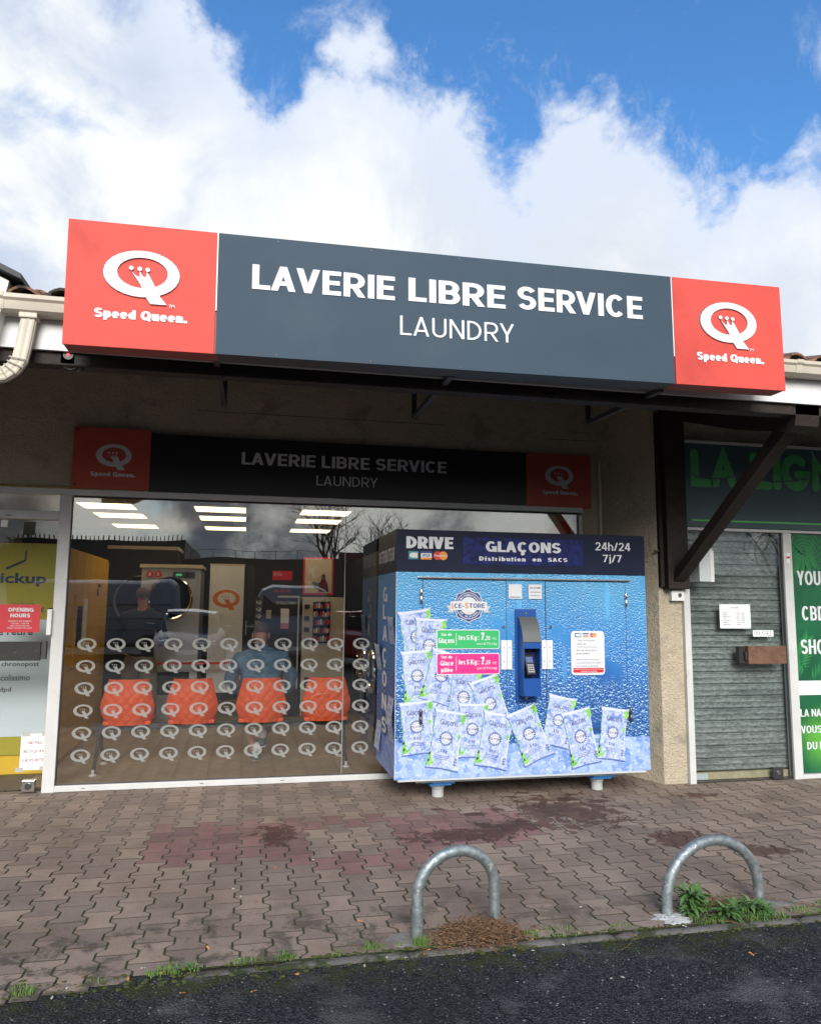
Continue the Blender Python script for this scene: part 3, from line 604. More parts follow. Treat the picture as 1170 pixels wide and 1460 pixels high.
LY, PX = .207, .148
def paver_ring(ins, z):
    e, sl_ = .03675, .03; a = .017; gp = .0040+ins; h = LY/2-gp*.8
    w1, w0 = PX/2+a-gp, PX/2-a-gp
    half = [(w1, -h), (w1, -(LY/2-e)), (w0, -(LY/2-e-sl_)), (w0, LY/2-e-sl_), (w1, LY/2-e), (w1, h)]
    return [(x, y, z) for x, y in half]+[(-x, y, z) for x, y in reversed(half)]
def paver_mb(dx=0, dy=0, dz=0, tx=0, ty=0, rz=0, mb=None):
    mb = mb or MB(); n = 12
    vs = paver_ring(.0016, 0)+paver_ring(0, -.0030)+paver_ring(0, -.03)
    c, s = math.cos(rz), math.sin(rz)
    vs = [(x*c-y*s+dx, x*s+y*c+dy, z+dz+x*tx+y*ty) for x, y, z in vs]
    fs = [tuple(range(n))]+[(i+n, (i+1) % n+n, (i+1) % n, i) for i in range(n)]+[(i+2*n, (i+1) % n+2*n, (i+1) % n+n, i+n) for i in range(n)]
    return mb.add(vs, fs)
pav_me = mesh_of('paver', paver_mb(), K['paver'])
def edge_y(x): return -3.402 if x > -.30 else -3.402-.19*min(1, (-.30-x)/.55)-.02*math.sin(x*9)
def in_view(p):
    d = Vector(p)-CAM; z = d.dot(fwd)
    if z < .2: return None
    u, v = 585+1085*d.dot(r2)/z, 730-1085*d.dot(u2)/z
    return z if -25 < u < 1195 and -20 < v < 1480 else None
def is_red(x, y):
    lim = -2.02-.42*max(0, min(x, .9)) if x < 1.0 else -2.25+.35*(x-1.0)
    if not (-.62 < x < 2.1): return 0.0
    if .46 < x < .98 and -2.02 < y < -1.42: return 0.0
    return 1.0 if lim < y < -1.15 else 0.0
cells = []
for i in range(-58, 82):
    cx = .079+PX*i; off = 0 if i % 2 == 0 else LY/2
    for k in range(-3, 20):
        cy = -3.212+LY*(k+.5)+off
        if cy > .2 or cy < -3.70: continue
        rnd = random.Random(i*131+k*17)
        z = rnd.uniform(-.0012, .0012); near = max(0, min(1, (-cy-2.2)/1.2))
        cells.append((cx, cy, z, rnd.uniform(-.006, .006)*(.3+near), rnd.uniform(-.006, .006)*(.3+near), rnd.uniform(-.008, .008), rnd.random(), is_red(cx, cy)))
whole = cells; cut = []
vis = sorted([c for c in whole+cut if in_view(c[:2]+(0,))], key=lambda c: (Vector(c[:2]+(0,))-CAM).length)
first = set(id(c) for c in vis[:300])
def clipped(mb, y):
    me = mesh_of('paver', mb, K['paver']); bm = bmesh.new(); bm.from_mesh(me)
    r_ = bmesh.ops.bisect_plane(bm, geom=bm.verts[:]+bm.edges[:]+bm.faces[:], plane_co=(0, y, 0), plane_no=(0, -1, 0), clear_outer=True)
    bpy.data.meshes.remove(me)
    o = MB(); return o.bm(bm)
rest = MB(); tones = []
for c in cells:
    cx, cy, z, tx, ty, rz, tn, rd = c
    iscut = cy-LY/2 <= edge_y(cx)
    if id(c) in first:
        if iscut:
            mb = clipped(paver_mb(cx, cy, z, tx, ty, rz), edge_y(cx))
            if not mb.v or max(v[1] for v in mb.v)-min(v[1] for v in mb.v) < .02: continue
            o = obj('paver', mb, K['paver'], pavement)
        else: o = lobj('paver', pav_me, pavement, (cx, cy, z), (ty, -tx, rz))
        o.color = (tn, rd, 0, 1)
    else:
        nf = len(rest.f)
        if iscut:
            mb = clipped(paver_mb(cx, cy, z, tx, ty, rz), edge_y(cx))
            if mb.v: rest.add(mb.v, mb.f)
        else: paver_mb(cx, cy, z, tx, ty, rz, rest)
        tones += [(tn, rd, 0, 1)]*(len(rest.f)-nf)
ro = obj('paver_field', rest, K['paver'], pavement, fix=False); tag(ro, kind='stuff'); ro.color = (0, 0, 0, 1)
ca = ro.data.color_attributes.new('tone', 'FLOAT_COLOR', 'CORNER'); li = 0
buf = []
for p in ro.data.polygons: buf += list(tones[p.index])*p.loop_total
ca.data.foreach_set('color', buf)
# kerb of thin concrete edging stones, flush with the paving
kerb = sheet('kerb', -.26, 16, -3.50, -3.395, -.012, K['soil'])
x = -.27; random.seed(3)
xs = [-.24, .765, 1.77, 2.775, 3.78, 4.78, 5.78, 6.78, 7.78, 8.78, 9.78, 10.78]
for a, b in zip(xs[:-1], xs[1:]):
    bm = bmesh.new(); bmesh.ops.create_grid(bm, x_segments=24, y_segments=4, size=.5)
    for v in bm.verts:
        X_, Y_ = (a+b)/2+v.co.x*(b-a-.006), -3.448+v.co.y*.082
        if abs(v.co.y) > .49: Y_ += (noise.noise(Vector((X_*9, 0, 1 if v.co.y > 0 else 4))))*.011
        low = (abs(v.co.y) > .49 or abs(v.co.x) > .49)
        sink = -.010 if X_ < .2 else 0
        v.co = Vector((X_, Y_, (-.012 if low else .002)+sink+noise.noise(Vector((X_*6, Y_*30, 0)))*.003))
    mb = MB().bm(bm); obj('kerb_stone', mb, K['kerb'], kerb, smooth=60)

# ================================================================== THE BUILDING
bld = empty('shop_building', (1.0, 0, 0), 'long single storey shop building with cream roughcast walls and deep dark eaves', 'building')
def part(name, m, parent, *boxes, bev=0, smooth=False, **k):
    mb = MB()
    for b in boxes: mb.box(*b, bev=bev)
    return obj(name, mb, m, parent, smooth=smooth, **k)
# front wall above and beside the openings (Y 0 .. .25)
wall = MB()
wall.box(-9, 3.44, .012, .25, 2.56, 3.9)            # band over the laundry windows
wall.box(3.222, 3.44, .012, .25, 0, 2.56)           # right jamb
wall.box(-9, -3.6, .012, .25, 0, 2.56)
obj('wall', wall, K['roughcast'], bld)
pil = MB(); pil.prism([(3.44, .25), (3.44, 0), (3.665, -.65), (3.895, -.65), (3.895, .25)], 0, 3.9, 'Z')
pil = obj('pillar', pil, K['roughcast'], bld)
part('wall', K['roughcast'], bld, (3.896, 9.5, -.64, -.4, 3.13, 3.9))
part('wall', K['roughcast'], bld, (6.6, 9.5, -.64, -.4, 0, 3.13))
part('rear_wall', K['grey_wall'], bld, (-9, 9.5, 9.8, 10, 0, 3.6)); part('side_wall', K['roughcast'], bld, (-9.2, -9, .0, 10, 0, 3.7)); part('side_wall', K['roughcast'], bld, (9.5, 9.7, -.4, 10, 0, 3.7))
# fine cracks in the shaded wall band
ck = MB()
for p0, ln, s_ in (((-.5, 3.30), 2.3, 1), ((2.9, 3.22), .5, 2), ((3.35, 3.30), -.25, 3)):
    pts_ = []; z = p0[1]
    for i in range(30): z += noise.noise(Vector((i*.7, s_*3, 0)))*.012; pts_.append((p0[0]+ln*i/29, .010, z))
    ck.tube(pts_, .0022, 3)
obj('wall_crack', ck, K['ink'], bld)
# roof structure
YE, ZE = -2.50, 2.97
SL = (3.60-ZE)/2.5
sof = MB(); sof.prism([(-2.475, 3.0), (-2.475, 2.985), (0.3, 3.0+SL*2.78-.02), (5.0, 4.95), (10.3, 3.6), (10.3, 3.68), (5.0, 5.1), (.0, 3.80), (-2.475, 3.16)], -9.6, 10.1, 'X')
obj('roof_deck', sof, K['soffit'], bld)
part('fascia', K['white_fascia'], bld, (-1.40, 10.1, -2.50, -2.476, 2.975, 3.15))
# eave purlin and rafter feet seen from below
part('purlin', K['black_wood'], bld, (-9.5, 10.0, -2.47, -2.36, 2.90, 3.02), bev=.006)
for i, rx in enumerate([]):
    mb = MB(); mb.prism([(-2.36, 2.92), (-.0, 3.50), (-.0, 3.62), (-2.36, 3.03)], rx, rx+.07, 'X'); obj('rafter', mb, K['black_wood'], bld)
# clay tiles: two visible courses of interlocking pantiles
def tile_me():
    mb = MB(); nx = 9; prof = []
    for i in range(nx):
        t = i/(nx-1); prof.append((-.11+.22*t, .032*math.sin(math.pi*min(1, t/.62))**1.0 if t < .62 else -.010*math.sin(math.pi*(t-.62)/.38)))
    for sg, dz in ((0, 0), (1, -.014)):
        pass
    vs = []
    for y in (0, .38):
        for x_, z_ in prof: vs.append((x_, y, z_+y*SL))
        for x_, z_ in prof: vs.append((x_, y, z_-.016+y*SL))
    fs = []; n = nx
    for i in range(n-1):
        fs += [(i, i+1, 2*n+i+1, 2*n+i), (n+i+1, n+i, 3*n+i, 3*n+i+1), (i+1, i, n+i, n+i+1), (2*n+i, 2*n+i+1, 3*n+i+1, 3*n+i)]
    fs += [(0, 2*n, 3*n, n), (n-1, 2*n-1, 4*n-1, 3*n-1)]
    mb.add(vs, fs); return mesh_of('roof_tile', mb, K['tile_clay'], smooth=50)
tme = tile_me(); rng_ = random.Random(5)
for row in range(3):
    for i in range(56 if row < 2 else 56):
        X_ = -1.44+i*.205+(.0 if row == 0 else rng_.uniform(-.01, .01))
        Y_ = -2.60+row*.34; Z_ = 3.27+row*.34*SL+.03*row
        lobj('roof_tile', tme, bld, (X_, Y_, Z_+rng_.uniform(-.004, .006)), (rng_.uniform(-.02, .02), rng_.uniform(-.04, .04), rng_.uniform(-.03, .03)))
mb = MB(); mb.prism([(-1.58, 3.42), (0, 3.78), (5, 5.03), (5, 5.13), (0, 3.86), (-1.58, 3.50)], -9.6, 10.1, 'X'); obj('roof_covering', mb, K['tile_clay'], bld)
part('tile_batten', K['soffit'], bld, (-1.40, 10.1, -2.49, -2.44, 3.15, 3.26))

# gutter: ogee profile, with its end cap, brackets and outlet
gt = empty('gutter', (-1.37, -2.55, 3.147), 'beige moulded rain gutter along the eaves with ribbed downpipe at its left end', 'gutter')
prof = [(-2.502, 3.238), (-2.502, 3.150), (-2.585, 3.147), (-2.606, 3.160), (-2.612, 3.180), (-2.618, 3.205), (-2.632, 3.218), (-2.634, 3.240), (-2.618, 3.243), (-2.606, 3.222), (-2.596, 3.165), (-2.515, 3.162), (-2.512, 3.238)]
mb = MB(); mb.prism(prof, -1.372, 10.1, 'X'); obj('channel', mb, K['gutter'], gt, smooth=30)
mb = MB(); mb.prism([(p[0]-.003 if p[0] < -2.55 else p[0], p[1]+(.004 if p[1] > 3.2 else -.004)) for p in prof[:9]], -1.378, -1.360, 'X'); obj('end_cap', mb, K['gutter'], gt)
for X_ in (3.62, 5.2): 
    mb = MB(); mb.prism([(p[0]-.004 if p[0] < -2.55 else p[0], p[1]+(.004 if p[1] > 3.2 else -.003)) for p in prof[:9]], X_, X_+.05, 'X'); obj('joint_sleeve', mb, K['gutter'], gt)
# downpipe
dp = MB()
path = [(-1.235, -2.56, 3.145), (-1.245, -2.56, 3.07), (-1.258, -2.56, 2.96), (-1.27, -2.56, 2.885), (-1.30, -2.56, 2.835), (-1.345, -2.555, 2.80), (-1.42, -2.55, 2.78), (-1.52, -2.54, 2.765), (-1.7, -2.5, 2.74)]
n = 32
vs = []; fs = []
pv = [Vector(p) for p in path]
for i, p in enumerate(pv):
    t = (pv[min(i+1, len(pv)-1)]-pv[max(i-1, 0)]).normalized(); a = Vector((0, -1, 0)); a = (a-t*a.dot(t)).normalized(); b_ = t.cross(a)
    for j in range(n):
        an = 2*math.pi*j/n; k_ = .036*(1+.07*math.cos(an*10)); sq = 1/max(abs(math.cos(an)), abs(math.sin(an)))**.6
        vs.append(p+a*k_*sq*math.cos(an)*.8+b_*k_*sq*1.15*math.sin(an))
for i in range(len(pv)-1):
    for j in range(n): fs.append((i*n+j, i*n+(j+1) % n, (i+1)*n+(j+1) % n, (i+1)*n+j))
dp.add(vs, fs); obj('downpipe', dp, K['gutter'], gt, smooth=30)
cl = MB()
for i in range(5):
    a = R(10+i*17); c0 = Vector((-1.40, -2.56, 2.905)); rr = .135
    cl.tube([c0+Vector((math.cos(a)*rr*.62+.0, -.040, -math.sin(a)*rr*.62-.0)), c0+Vector((math.cos(a)*rr*1.3, -.040, -math.sin(a)*rr*1.15))], .004, 4)
obj('elbow_fold', cl, K['gutter'], gt)
part('outlet', K['gutter'], gt, (-1.285, -1.19, -2.60, -2.515, 3.12, 3.150), bev=.006)

# neighbour's gable end at far left
nb = empty('neighbour_gable', (-1.9, -2.62, 2.6), 'white gable end of neighbouring roof with grey metal verge, left of gutter', 'roof gable')
mb = MB(); mb.prism([(-1.40, 3.02), (-1.345, 3.32), (-3.6, 4.35), (-4.2, 4.35), (-4.2, 3.0)], -2.60, -2.3, 'Y'); obj('gable_board', mb, K['white_paint'], nb)
mb = MB(); mb.prism([(-1.27, 3.315), (-1.27, 3.345), (-3.6, 4.42), (-3.6, 4.37)], -2.66, -2.28, 'Y'); obj('verge_trim', mb, K['grey_box'] if False else K['dark_clad'], nb)
mb = MB(); mb.prism([(-1.435, 3.0), (-1.40, 3.0), (-1.43, 2.86), (-1.47, 2.70), (-1.7, 2.70), (-1.7, 3.0)], -2.57, -2.35, 'Y'); obj('side_panel', mb, K['white_paint'], nb)
tag(nb, kind=None)

# timber post, sloping beam and brace on the pillar
br = empty('timber_bracket', (3.8, -.7, 1.72), 'black timber post, sloping beam and diagonal brace holding up the eaves', 'timber bracket')
part('post', K['black_wood'], br, (3.705, 3.912, -.765, -.655, 1.72, 3.36), bev=.008)
part('post_batten', K['black_wood'], br, (3.668, 3.704, -.70, -.60, 1.74, 3.36), bev=.004)
mb = MB(); mb.prism([(-.60, 3.46), (-.60, 3.345), (-1.8, 2.945), (-2.38, 2.80), (-2.455, 2.83), (-2.47, 2.90), (-2.47, 2.98)], 3.715, 3.905, 'X'); obj('beam', mb, K['black_wood'], br)
a, b_ = Vector((-.70, 1.80)), Vector((-2.36, 2.92)); d_ = (b_-a).normalized(); nn = Vector((-d_.y, d_.x))*.05
mb = MB(); mb.prism([tuple(a-nn+Vector((.05, -.06))), tuple(a+nn+Vector((.0, .0))), tuple(b_+nn), tuple(b_-nn)], 3.755, 3.865, 'X'); obj('brace', mb, K['black_wood'], br)
part('bolt', K['steel_dark'], br, (3.63, 3.667, -.68, -.66, 2.06, 2.075))

# conduit in the corner
cdt = MB(); cdt.box(3.405, 3.437, -.030, .010, .02, 3.02, bev=.004)
tag(obj('cable_conduit', cdt, K['roughcast'] if False else K['beige_bar'] if False else K['gutter']), 'slim beige cable duct running up the wall corner behind the ice machine', 'cable duct')
# key switch and alarm box
ks = empty('key_switch', (3.83, -.68, 1.615), 'small white key switch box on the pillar under the timber post', 'switch')
part('box', K['white_paint'], ks, (3.765, 3.892, -.705, -.650, 1.615, 1.712), bev=.006)
mb = MB(); mb.lathe([(.019, -.006), (.019, 0)], (3.845, -.705, 1.668), 'Y', 14); obj('lock', mb, K['steel'], ks)
part('key_slot', K['ink'], ks, (3.842, 3.848, -.7125, -.7105, 1.645, 1.680))
al = empty('alarm_box', (4.03, -.78, 1.79), 'pale grey wedge shaped alarm box behind the diagonal timber brace', 'alarm box')
mb = MB(); mb.prism([(3.955, 1.79), (4.095, 1.79), (4.095, 2.07), (4.05, 2.135), (3.955, 2.135)], -.86, -.70, 'Y'); obj('cover', mb, K['grey_box'], al)
part('lid_edge', K['white_fascia'], al, (4.062, 4.100, -.865, -.70, 1.785, 2.065), bev=.004)

# sensor with red light under the eaves
se = empty('red_sensor', (-1.04, -2.42, 2.91), 'small beige detector with glowing red light hanging under the eaves', 'sensor')
part('housing', K['gutter'], se, (-1.090, -1.005, -2.47, -2.40, 2.905, 3.0), bev=.006)
part('back_box', K['gutter'], se, (-1.02, -.965, -2.44, -2.38, 2.915, 3.0), bev=.005)
mb = MB(); mb.lathe([(.028, -.004), (.028, 0)], (-1.045, -2.470, 2.962), 'Y', 16); obj('lens', mb, K['black_plastic'], se)
mb = MB(); mb.lathe([(.009, -.003), (.009, 0)], (-1.045, -2.475, 2.962), 'Y', 10); obj('red_light', mb, mat('red_led', (.8, .02, .02), .4, emit=(1, .03, .02), es=1.5), se)
mb = MB(); mb.tube([(-1.0+.075*(1-math.cos(t*.16))*1.0, -2.42, 2.93-.035*math.sin(t*.31)+.0075*t*(t > 5)*.9) for t in range(0, 18)], .0045, 6)
mb.tube([(-1.075, -2.43, 3.0), (-1.10, -2.43, 2.95), (-1.085, -2.43, 2.905), (-1.04, -2.43, 2.89), (-1.0, -2.43, 2.905)], .003, 6); obj('cable', mb, K['white_fascia'], se)
mb = MB(); mb.tube([(-1.02, -2.42, 2.90), (-.995, -2.42, 2.885), (-.97, -2.42, 2.90)], .005, 6); obj('plug', mb, K['black_plastic'], se)

# ================================================================== SIGNS
# the crowned Q: ring, tail that rises into a three pointed crown, three dots (unit: ring half width 1)
def q_geo(mb, cx, cz, s, y, t=0.0, dots=True, w=1.0):
    n = 28; o = ell(0, 0, 1, .665, n); i_ = ell(.02, .03, .665, .44, n)
    vs = []
    for p in o+i_: vs.append((cx+p[0]*s*w, y, cz+p[1]*s))
    fs = [(k, (k+1) % n, n+(k+1) % n, n+k) for k in range(n)]
    if t:
        vs += [(v[0], y+t, v[2]) for v in vs]; m_ = 2*n
        fs += [((k+1) % n, k, m_+k, m_+(k+1) % n) for k in range(n)]+[(n+k, n+(k+1) % n, m_+n+(k+1) % n, m_+n+k) for k in range(n)]
    mb.add(vs, fs)
    tail = [(-.30, .03), (-.10, -.07), (-.155, .04), (-.06, -.13), (.0, -.135), (-.02, .0), (.06, .05), (.06, -.12), (.12, -.13), (.18, -.05), (.16, .05), (.245, -.02), (.27, -.14), (.55, -.70), (.68, -.84), (.22, -.84), (.10, -.62), (-.12, -.17)]
    tail = [(-.28, .06), (-.16, -.06), (-.05, -.10), (-.06, .08), (.03, -.07), (.11, -.09), (.13, .06), (.20, -.04), (.25, -.13), (.50, -.62), (.68, -.84), (.25, -.84), (.13, -.66), (-.03, -.30), (-.14, -.14)]
    mb.plate([(cx+p[0]*s*w, cz+p[1]*s) for p in tail], y-.0004, t)
    if dots:
        for dx, dz in ((-.28, .15), (-.06, .14), (.15, .13)): mb.plate([(cx+(dx+p[0])*s*w, cz+(dz+p[1])*s) for p in ell(0, 0, .062, .062, 8)], y-.0004, t)
# main light box: local frame, X along the face, Z up; tilted half a degree like the photo
ms = bpy.data.objects.new('main_sign', None); col.objects.link(ms); ms.location = (-1.005, -2.80, 2.917); ms.rotation_euler = (0, -R(.54), 0)
tag(ms, 'large red and slate grey sign on the eaves edge reading LAVERIE LIBRE SERVICE', 'sign')
def L(name, mb, m, parent=ms, **k): return obj(name, mb, m, parent, piv=(0, 0, 0), **k)
H_ = .705
mb = MB(); mb.box(0.004, 4.382, .012, .145, .004, H_-.004); L('housing', mb, K['old_red'] if False else mat('sign_case', (.30, .045, .04), .5))
mb = MB(); mb.box(.80, 3.585, .010, .147, .002, H_-.002); L('grey_housing', mb, mat('sign_case_grey', (.05, .055, .065), .5))
mb = MB(); mb.box(0, .782, 0, .012, 0, H_, bev=.002); L('red_panel', mb, K['sign_red'])
mb = MB(); mb.box(.790, 3.592, 0, .0115, 0, H_, bev=.002); L('grey_panel', mb, K['sign_grey'])
mb = MB(); mb.box(3.600, 4.385, 0, .012, 0, H_, bev=.002); L('red_panel', mb, K['sign_red'])
mb = MB(); mb.box(.7825, .7895, .003, .0125, .25, H_-.002); L('panel_seam', mb, K['white_paint'])
mb = MB(); mb.box(3.5925, 3.5995, .003, .0125, .18, H_-.002); L('panel_seam', mb, K['white_paint'])
for i in range(9):
    for zz in (.018, H_-.018):
        mb = MB(); mb.lathe([(.0045, -.0015), (.0045, .001)], (.05+i*.535, 0, zz), 'Y', 8); L('rivet', mb, K['letter_side'])
def sign_text(s, x0, x1, z0, z1, bold, parent=ms, m=None, sp=1.0, ext=.02, nm='lettering'):
    mb = MB(); add_word(mb, s, x0, x1, z0, z1, -.004, t=bold, ext=.0035, gap=sp); L(nm, mb, m or K['sign_white'], parent, fix=False)
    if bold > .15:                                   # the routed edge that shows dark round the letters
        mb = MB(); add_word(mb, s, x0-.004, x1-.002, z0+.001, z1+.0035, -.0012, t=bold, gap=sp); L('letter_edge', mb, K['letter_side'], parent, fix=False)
sign_text('LAVERIE', .980, 1.797, .392, .536, .205, sp=.085)
sign_text('LIBRE', 1.880, 2.478, .397, .540, .205, sp=.085)
sign_text('SERVICE', 2.556, 3.384, .403, .548, .205, sp=.085)
sign_text('LAUNDRY', 1.829, 2.529, .187, .303, .115, sp=.15)
for cx, cz, s_ in ((.389, .421, .199), (3.987, .427, .2025)):
    mb = MB(); q_geo(mb, cx, cz, s_, -.010, .009); L('logo', mb, K['sign_white'])
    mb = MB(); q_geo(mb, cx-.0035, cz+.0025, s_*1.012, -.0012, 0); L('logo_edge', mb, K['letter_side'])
    mb = MB(); add_text(mb, 'TM', cx+.146, cx+.176, cz-.178, cz-.160, -.003, bold=.01); L('trademark', mb, K['sign_white'], fix=False)
    x0 = cx-.236
    mb = MB(); add_word(mb, 'Speed', x0, x0+.213, cz-.260, cz-.208, -.004, t=.27, tz=.19, gap=.05, ext=.003); add_word(mb, 'Queen.', x0+.238, x0+.482, cz-.260, cz-.208, -.004, t=.27, tz=.19, gap=.05, ext=.003); L('lettering', mb, K['sign_white'], fix=False)
for X_ in ():
    mb = MB()
    mb.prism([(-.0, -.001), (-.0, -.03), (.9, -.03), (.9, -.001)], X_-.02, X_+.02, 'X')
    zt_, yb = -.03, .93
    mb.prism([(.10, -.03), (.14, -.03), (1.22, .045), (1.22, .005)], X_-.018, X_+.018, 'X') if False else None
    L('bracket_rail', mb, K['black_metal'])
# brackets: strut sloping back to a short upright (world frame, children of the sign)
for X_, yb, zb in ((-.219, -1.10, 3.075), (1.171, -1.588, 2.945), (2.57, -1.578, 2.987)):
    mb = MB(); W_ = .018
    p0 = Vector((-2.66, 2.95)); p1 = Vector((yb, zb)); d_ = (p1-p0).normalized(); n_ = Vector((-d_.y, d_.x))*.016
    mb.prism([tuple(p0-n_), tuple(p0+n_), tuple(p1+n_), tuple(p1-n_)], X_-W_, X_+W_, 'X')
    mb.prism([(yb-.016, zb), (yb+.016, zb), (yb+.016, zb+.35), (yb-.016, zb+.35)], X_-W_+.002, X_+W_-.002, 'X')
    M_ = Matrix.Translation(ms.location) @ Matrix.Rotation(-R(.54), 4, 'Y'); Mi = M_.inverted()
    mb.v = [tuple(Mi @ Vector(v)) for v in mb.v]; L('bracket', mb, K['black_metal'])

# old flat sign on the wall above the window
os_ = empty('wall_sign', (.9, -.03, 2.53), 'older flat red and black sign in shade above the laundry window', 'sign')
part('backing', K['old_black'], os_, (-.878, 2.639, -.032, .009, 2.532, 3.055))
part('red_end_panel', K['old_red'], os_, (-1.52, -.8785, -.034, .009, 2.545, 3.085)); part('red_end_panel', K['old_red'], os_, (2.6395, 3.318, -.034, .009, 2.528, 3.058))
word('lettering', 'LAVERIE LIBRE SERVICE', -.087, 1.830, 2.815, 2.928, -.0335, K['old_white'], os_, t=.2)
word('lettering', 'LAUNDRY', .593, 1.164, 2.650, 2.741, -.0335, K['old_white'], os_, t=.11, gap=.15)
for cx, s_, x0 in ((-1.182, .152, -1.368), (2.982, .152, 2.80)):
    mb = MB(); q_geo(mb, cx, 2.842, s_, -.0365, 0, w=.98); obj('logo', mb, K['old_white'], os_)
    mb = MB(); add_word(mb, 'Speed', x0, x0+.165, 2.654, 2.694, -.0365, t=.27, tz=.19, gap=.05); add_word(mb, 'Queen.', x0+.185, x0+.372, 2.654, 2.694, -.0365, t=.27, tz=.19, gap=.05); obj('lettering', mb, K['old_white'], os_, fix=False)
for i, (X_, Z_) in enumerate(((-1.49, 2.575), (-1.49, 3.06), (3.29, 2.555), (.88, 2.575), (.93, 2.575), (2.0, 2.56))):
    mb = MB(); mb.lathe([(.011, -.006), (.011, 0)], (X_, -.034, Z_), 'Y', 8); obj('screw', mb, K['ink'], os_)

# ================================================================== LAUNDRY SHOPFRONT
sf = empty('shop_window', (.85, 0, 0), 'big aluminium framed laundry window covered in rows of frosted crowned Q stickers', 'shop window')
part('frame_post', K['alu'], sf, (-1.600, -1.503, -.03, .05, 0, 2.478), bev=.004)
part('frame_post', K['alu'], sf, (3.185, 3.222, -.03, .05, .05, 2.455), bev=.004)
part('frame_head', K['alu'], sf, (-3.6, 3.224, -.034, .05, 2.480, 2.532), bev=.004)
part('frame_sill', K['alu'], sf, (-1.5025, 3.222, -.036, .05, .004, .052), bev=.004)
part('gasket', K['ink'], sf, (-1.5025, -1.495, -.012, .012, .053, 2.462), (3.177, 3.1845, -.012, .012, .053, 2.462), (-1.495, 3.177, -.012, .012, 2.463, 2.4795), (-1.495, 3.177, -.012, .012, .0525, .0585))
for X_ in (-1.29, -.34, .34, 2.4): part('drain_slot', K['ink'], sf, (X_, X_+.028, -.0375, -.034, .026, .031))
part('glass_pane', K['shop_glass'], sf, (-1.495, .872, -.004, .004, .0585, 2.4625)); part('glass_pane', K['shop_glass'], sf, (.878, 3.177, -.004, .004, .0585, 2.4625))
part('glass_joint', mat('silicone', (.30, .31, .31), .4), sf, (.8722, .8778, -.006, .006, .059, 2.462))
smb = MB(); q_geo(smb, 0, 0, .0775, 0, 0)
sme = mesh_of('q_sticker', smb, K['vinyl'])
for r_ in range(6):
    for c_ in range(16):
        X_ = -1.318+.2355*c_
        if X_ > 3.1: continue
        lobj('q_sticker', sme, sf, (X_, -.0062, 1.206-.184*r_), (0, 0, 0))
# ---- door on the left
dr = empty('glass_door', (-2.1, 0, 0), 'frameless glass laundry door with white pull plate, left of the big window', 'door')
part('door_pane', K['door_glass'], dr, (-2.62, -1.606, -.004, .004, .012, 2.255))
part('bottom_lock', K['steel'], dr, (-1.752, -1.652, -.030, .02, .012, .105), bev=.004)
mb = MB(); mb.lathe([(.022, -.012), (.026, -.006), (.026, 0)], (-1.702, -.030, .058), 'Y', 16); obj('lock_cylinder', mb, K['steel_dark'], dr)
part('pull_plate', K['white_paint'], dr, (-1.632, -1.596, -.075, -.012, 1.285, 1.50), bev=.005)
part('guard_board', K['dark_board'], dr, (-2.5, -1.668, -.065, -.035, 1.075, 1.232), bev=.003); part('board_bracket', K['black_metal'], dr, (-1.664, -1.628, -.05, -.006, 1.085, 1.232))
for X_ in (-1.98, -1.70):
    mb = MB(); mb.lathe([(.004, -.003), (.004, 0)], (X_, -.065, 1.16), 'Y', 8); obj('screw', mb, K['steel'], dr)
part('top_pivot', K['white_paint'], dr, (-2.055, -2.005, -.02, .015, 2.19, 2.25), bev=.004)
tr = empty('door_transom', (-2.1, 0, 2.26), 'white transom bar and fanlight above the glass laundry door', 'door frame')
part('transom_bar', K['alu'], tr, (-3.6, -1.6005, -.03, .05, 2.262, 2.335), bev=.004)
part('fanlight_pane', K['door_glass'], tr, (-3.6, -1.604, -.004, .004, 2.336, 2.479)); part('vent_slot', K['ink'], tr, (-2.02, -1.975, -.032, -.029, 2.285, 2.292))
part('frame_post', K['alu'], tr, (-3.60, -3.52, -.03, .05, 0, 2.26)); part('side_pane', K['door_glass'], tr, (-3.515, -2.63, -.004, .004, .012, 2.26))
# notices on the door
oh = empty('opening_hours_sign', (-1.86, -.01, 1.30), 'red opening hours sign with white lettering on the glass door', 'sign')
part('panel', K['red_print'], oh, (-2.04, -1.70, -.0085, -.0045, 1.305, 1.538)); part('white_edge', K['white_print'], oh, (-2.046, -2.038, -.0083, -.0045, 1.305, 1.538))
word('lettering', 'OPENING', -1.952, -1.755, 1.478, 1.510, -.0095, K['white_print'], oh, t=.21); word('lettering', 'HOURS', -1.932, -1.778, 1.430, 1.462, -.0095, K['white_print'], oh, t=.21)
for i, (t_, a, b) in enumerate((('MONDAY TO SUNDAY', -1.945, -1.765), ('7:00 AM - 9:00 PM', -1.925, -1.785), ('LAST WASH 8:00 PM', -1.93, -1.78), ('MUST START BY 8:00', -1.95, -1.76))): text('small_lettering', t_, a, b, 1.393-i*.019, 1.404-i*.019, -.0095, K['white_print'], oh)
nt = empty('door_notice', (-1.66, -.015, .18), 'white paper notice taped low on the glass door reading NE PAS BLOQUER LA PORTE', 'notice')
part('paper', K['paper'], nt, (-1.782, -1.562, -.0125, -.0105, .185, .475))
for t_, a, b, z in (('NE PAS', -1.730, -1.620, .390), ('BLOQUER', -1.757, -1.592, .320), ('LA PORTE', -1.760, -1.598, .250)): text('lettering', t_, a, b, z, z+.026, -.0135, K['ink_red'], nt, bold=.012)
for X_, Z_ in ((-1.75, .455), (-1.595, .455), (-1.785, .172), (-1.60, .180)):
    part('tape_strip', K['tape'], nt, (X_-.028, X_+.035, -.0150, -.0138, Z_, Z_+.035))

# ================================================================== INTERIOR
flr = sheet('floor', -9, 9, .06, 9.8, .012, K['floor_grout'])
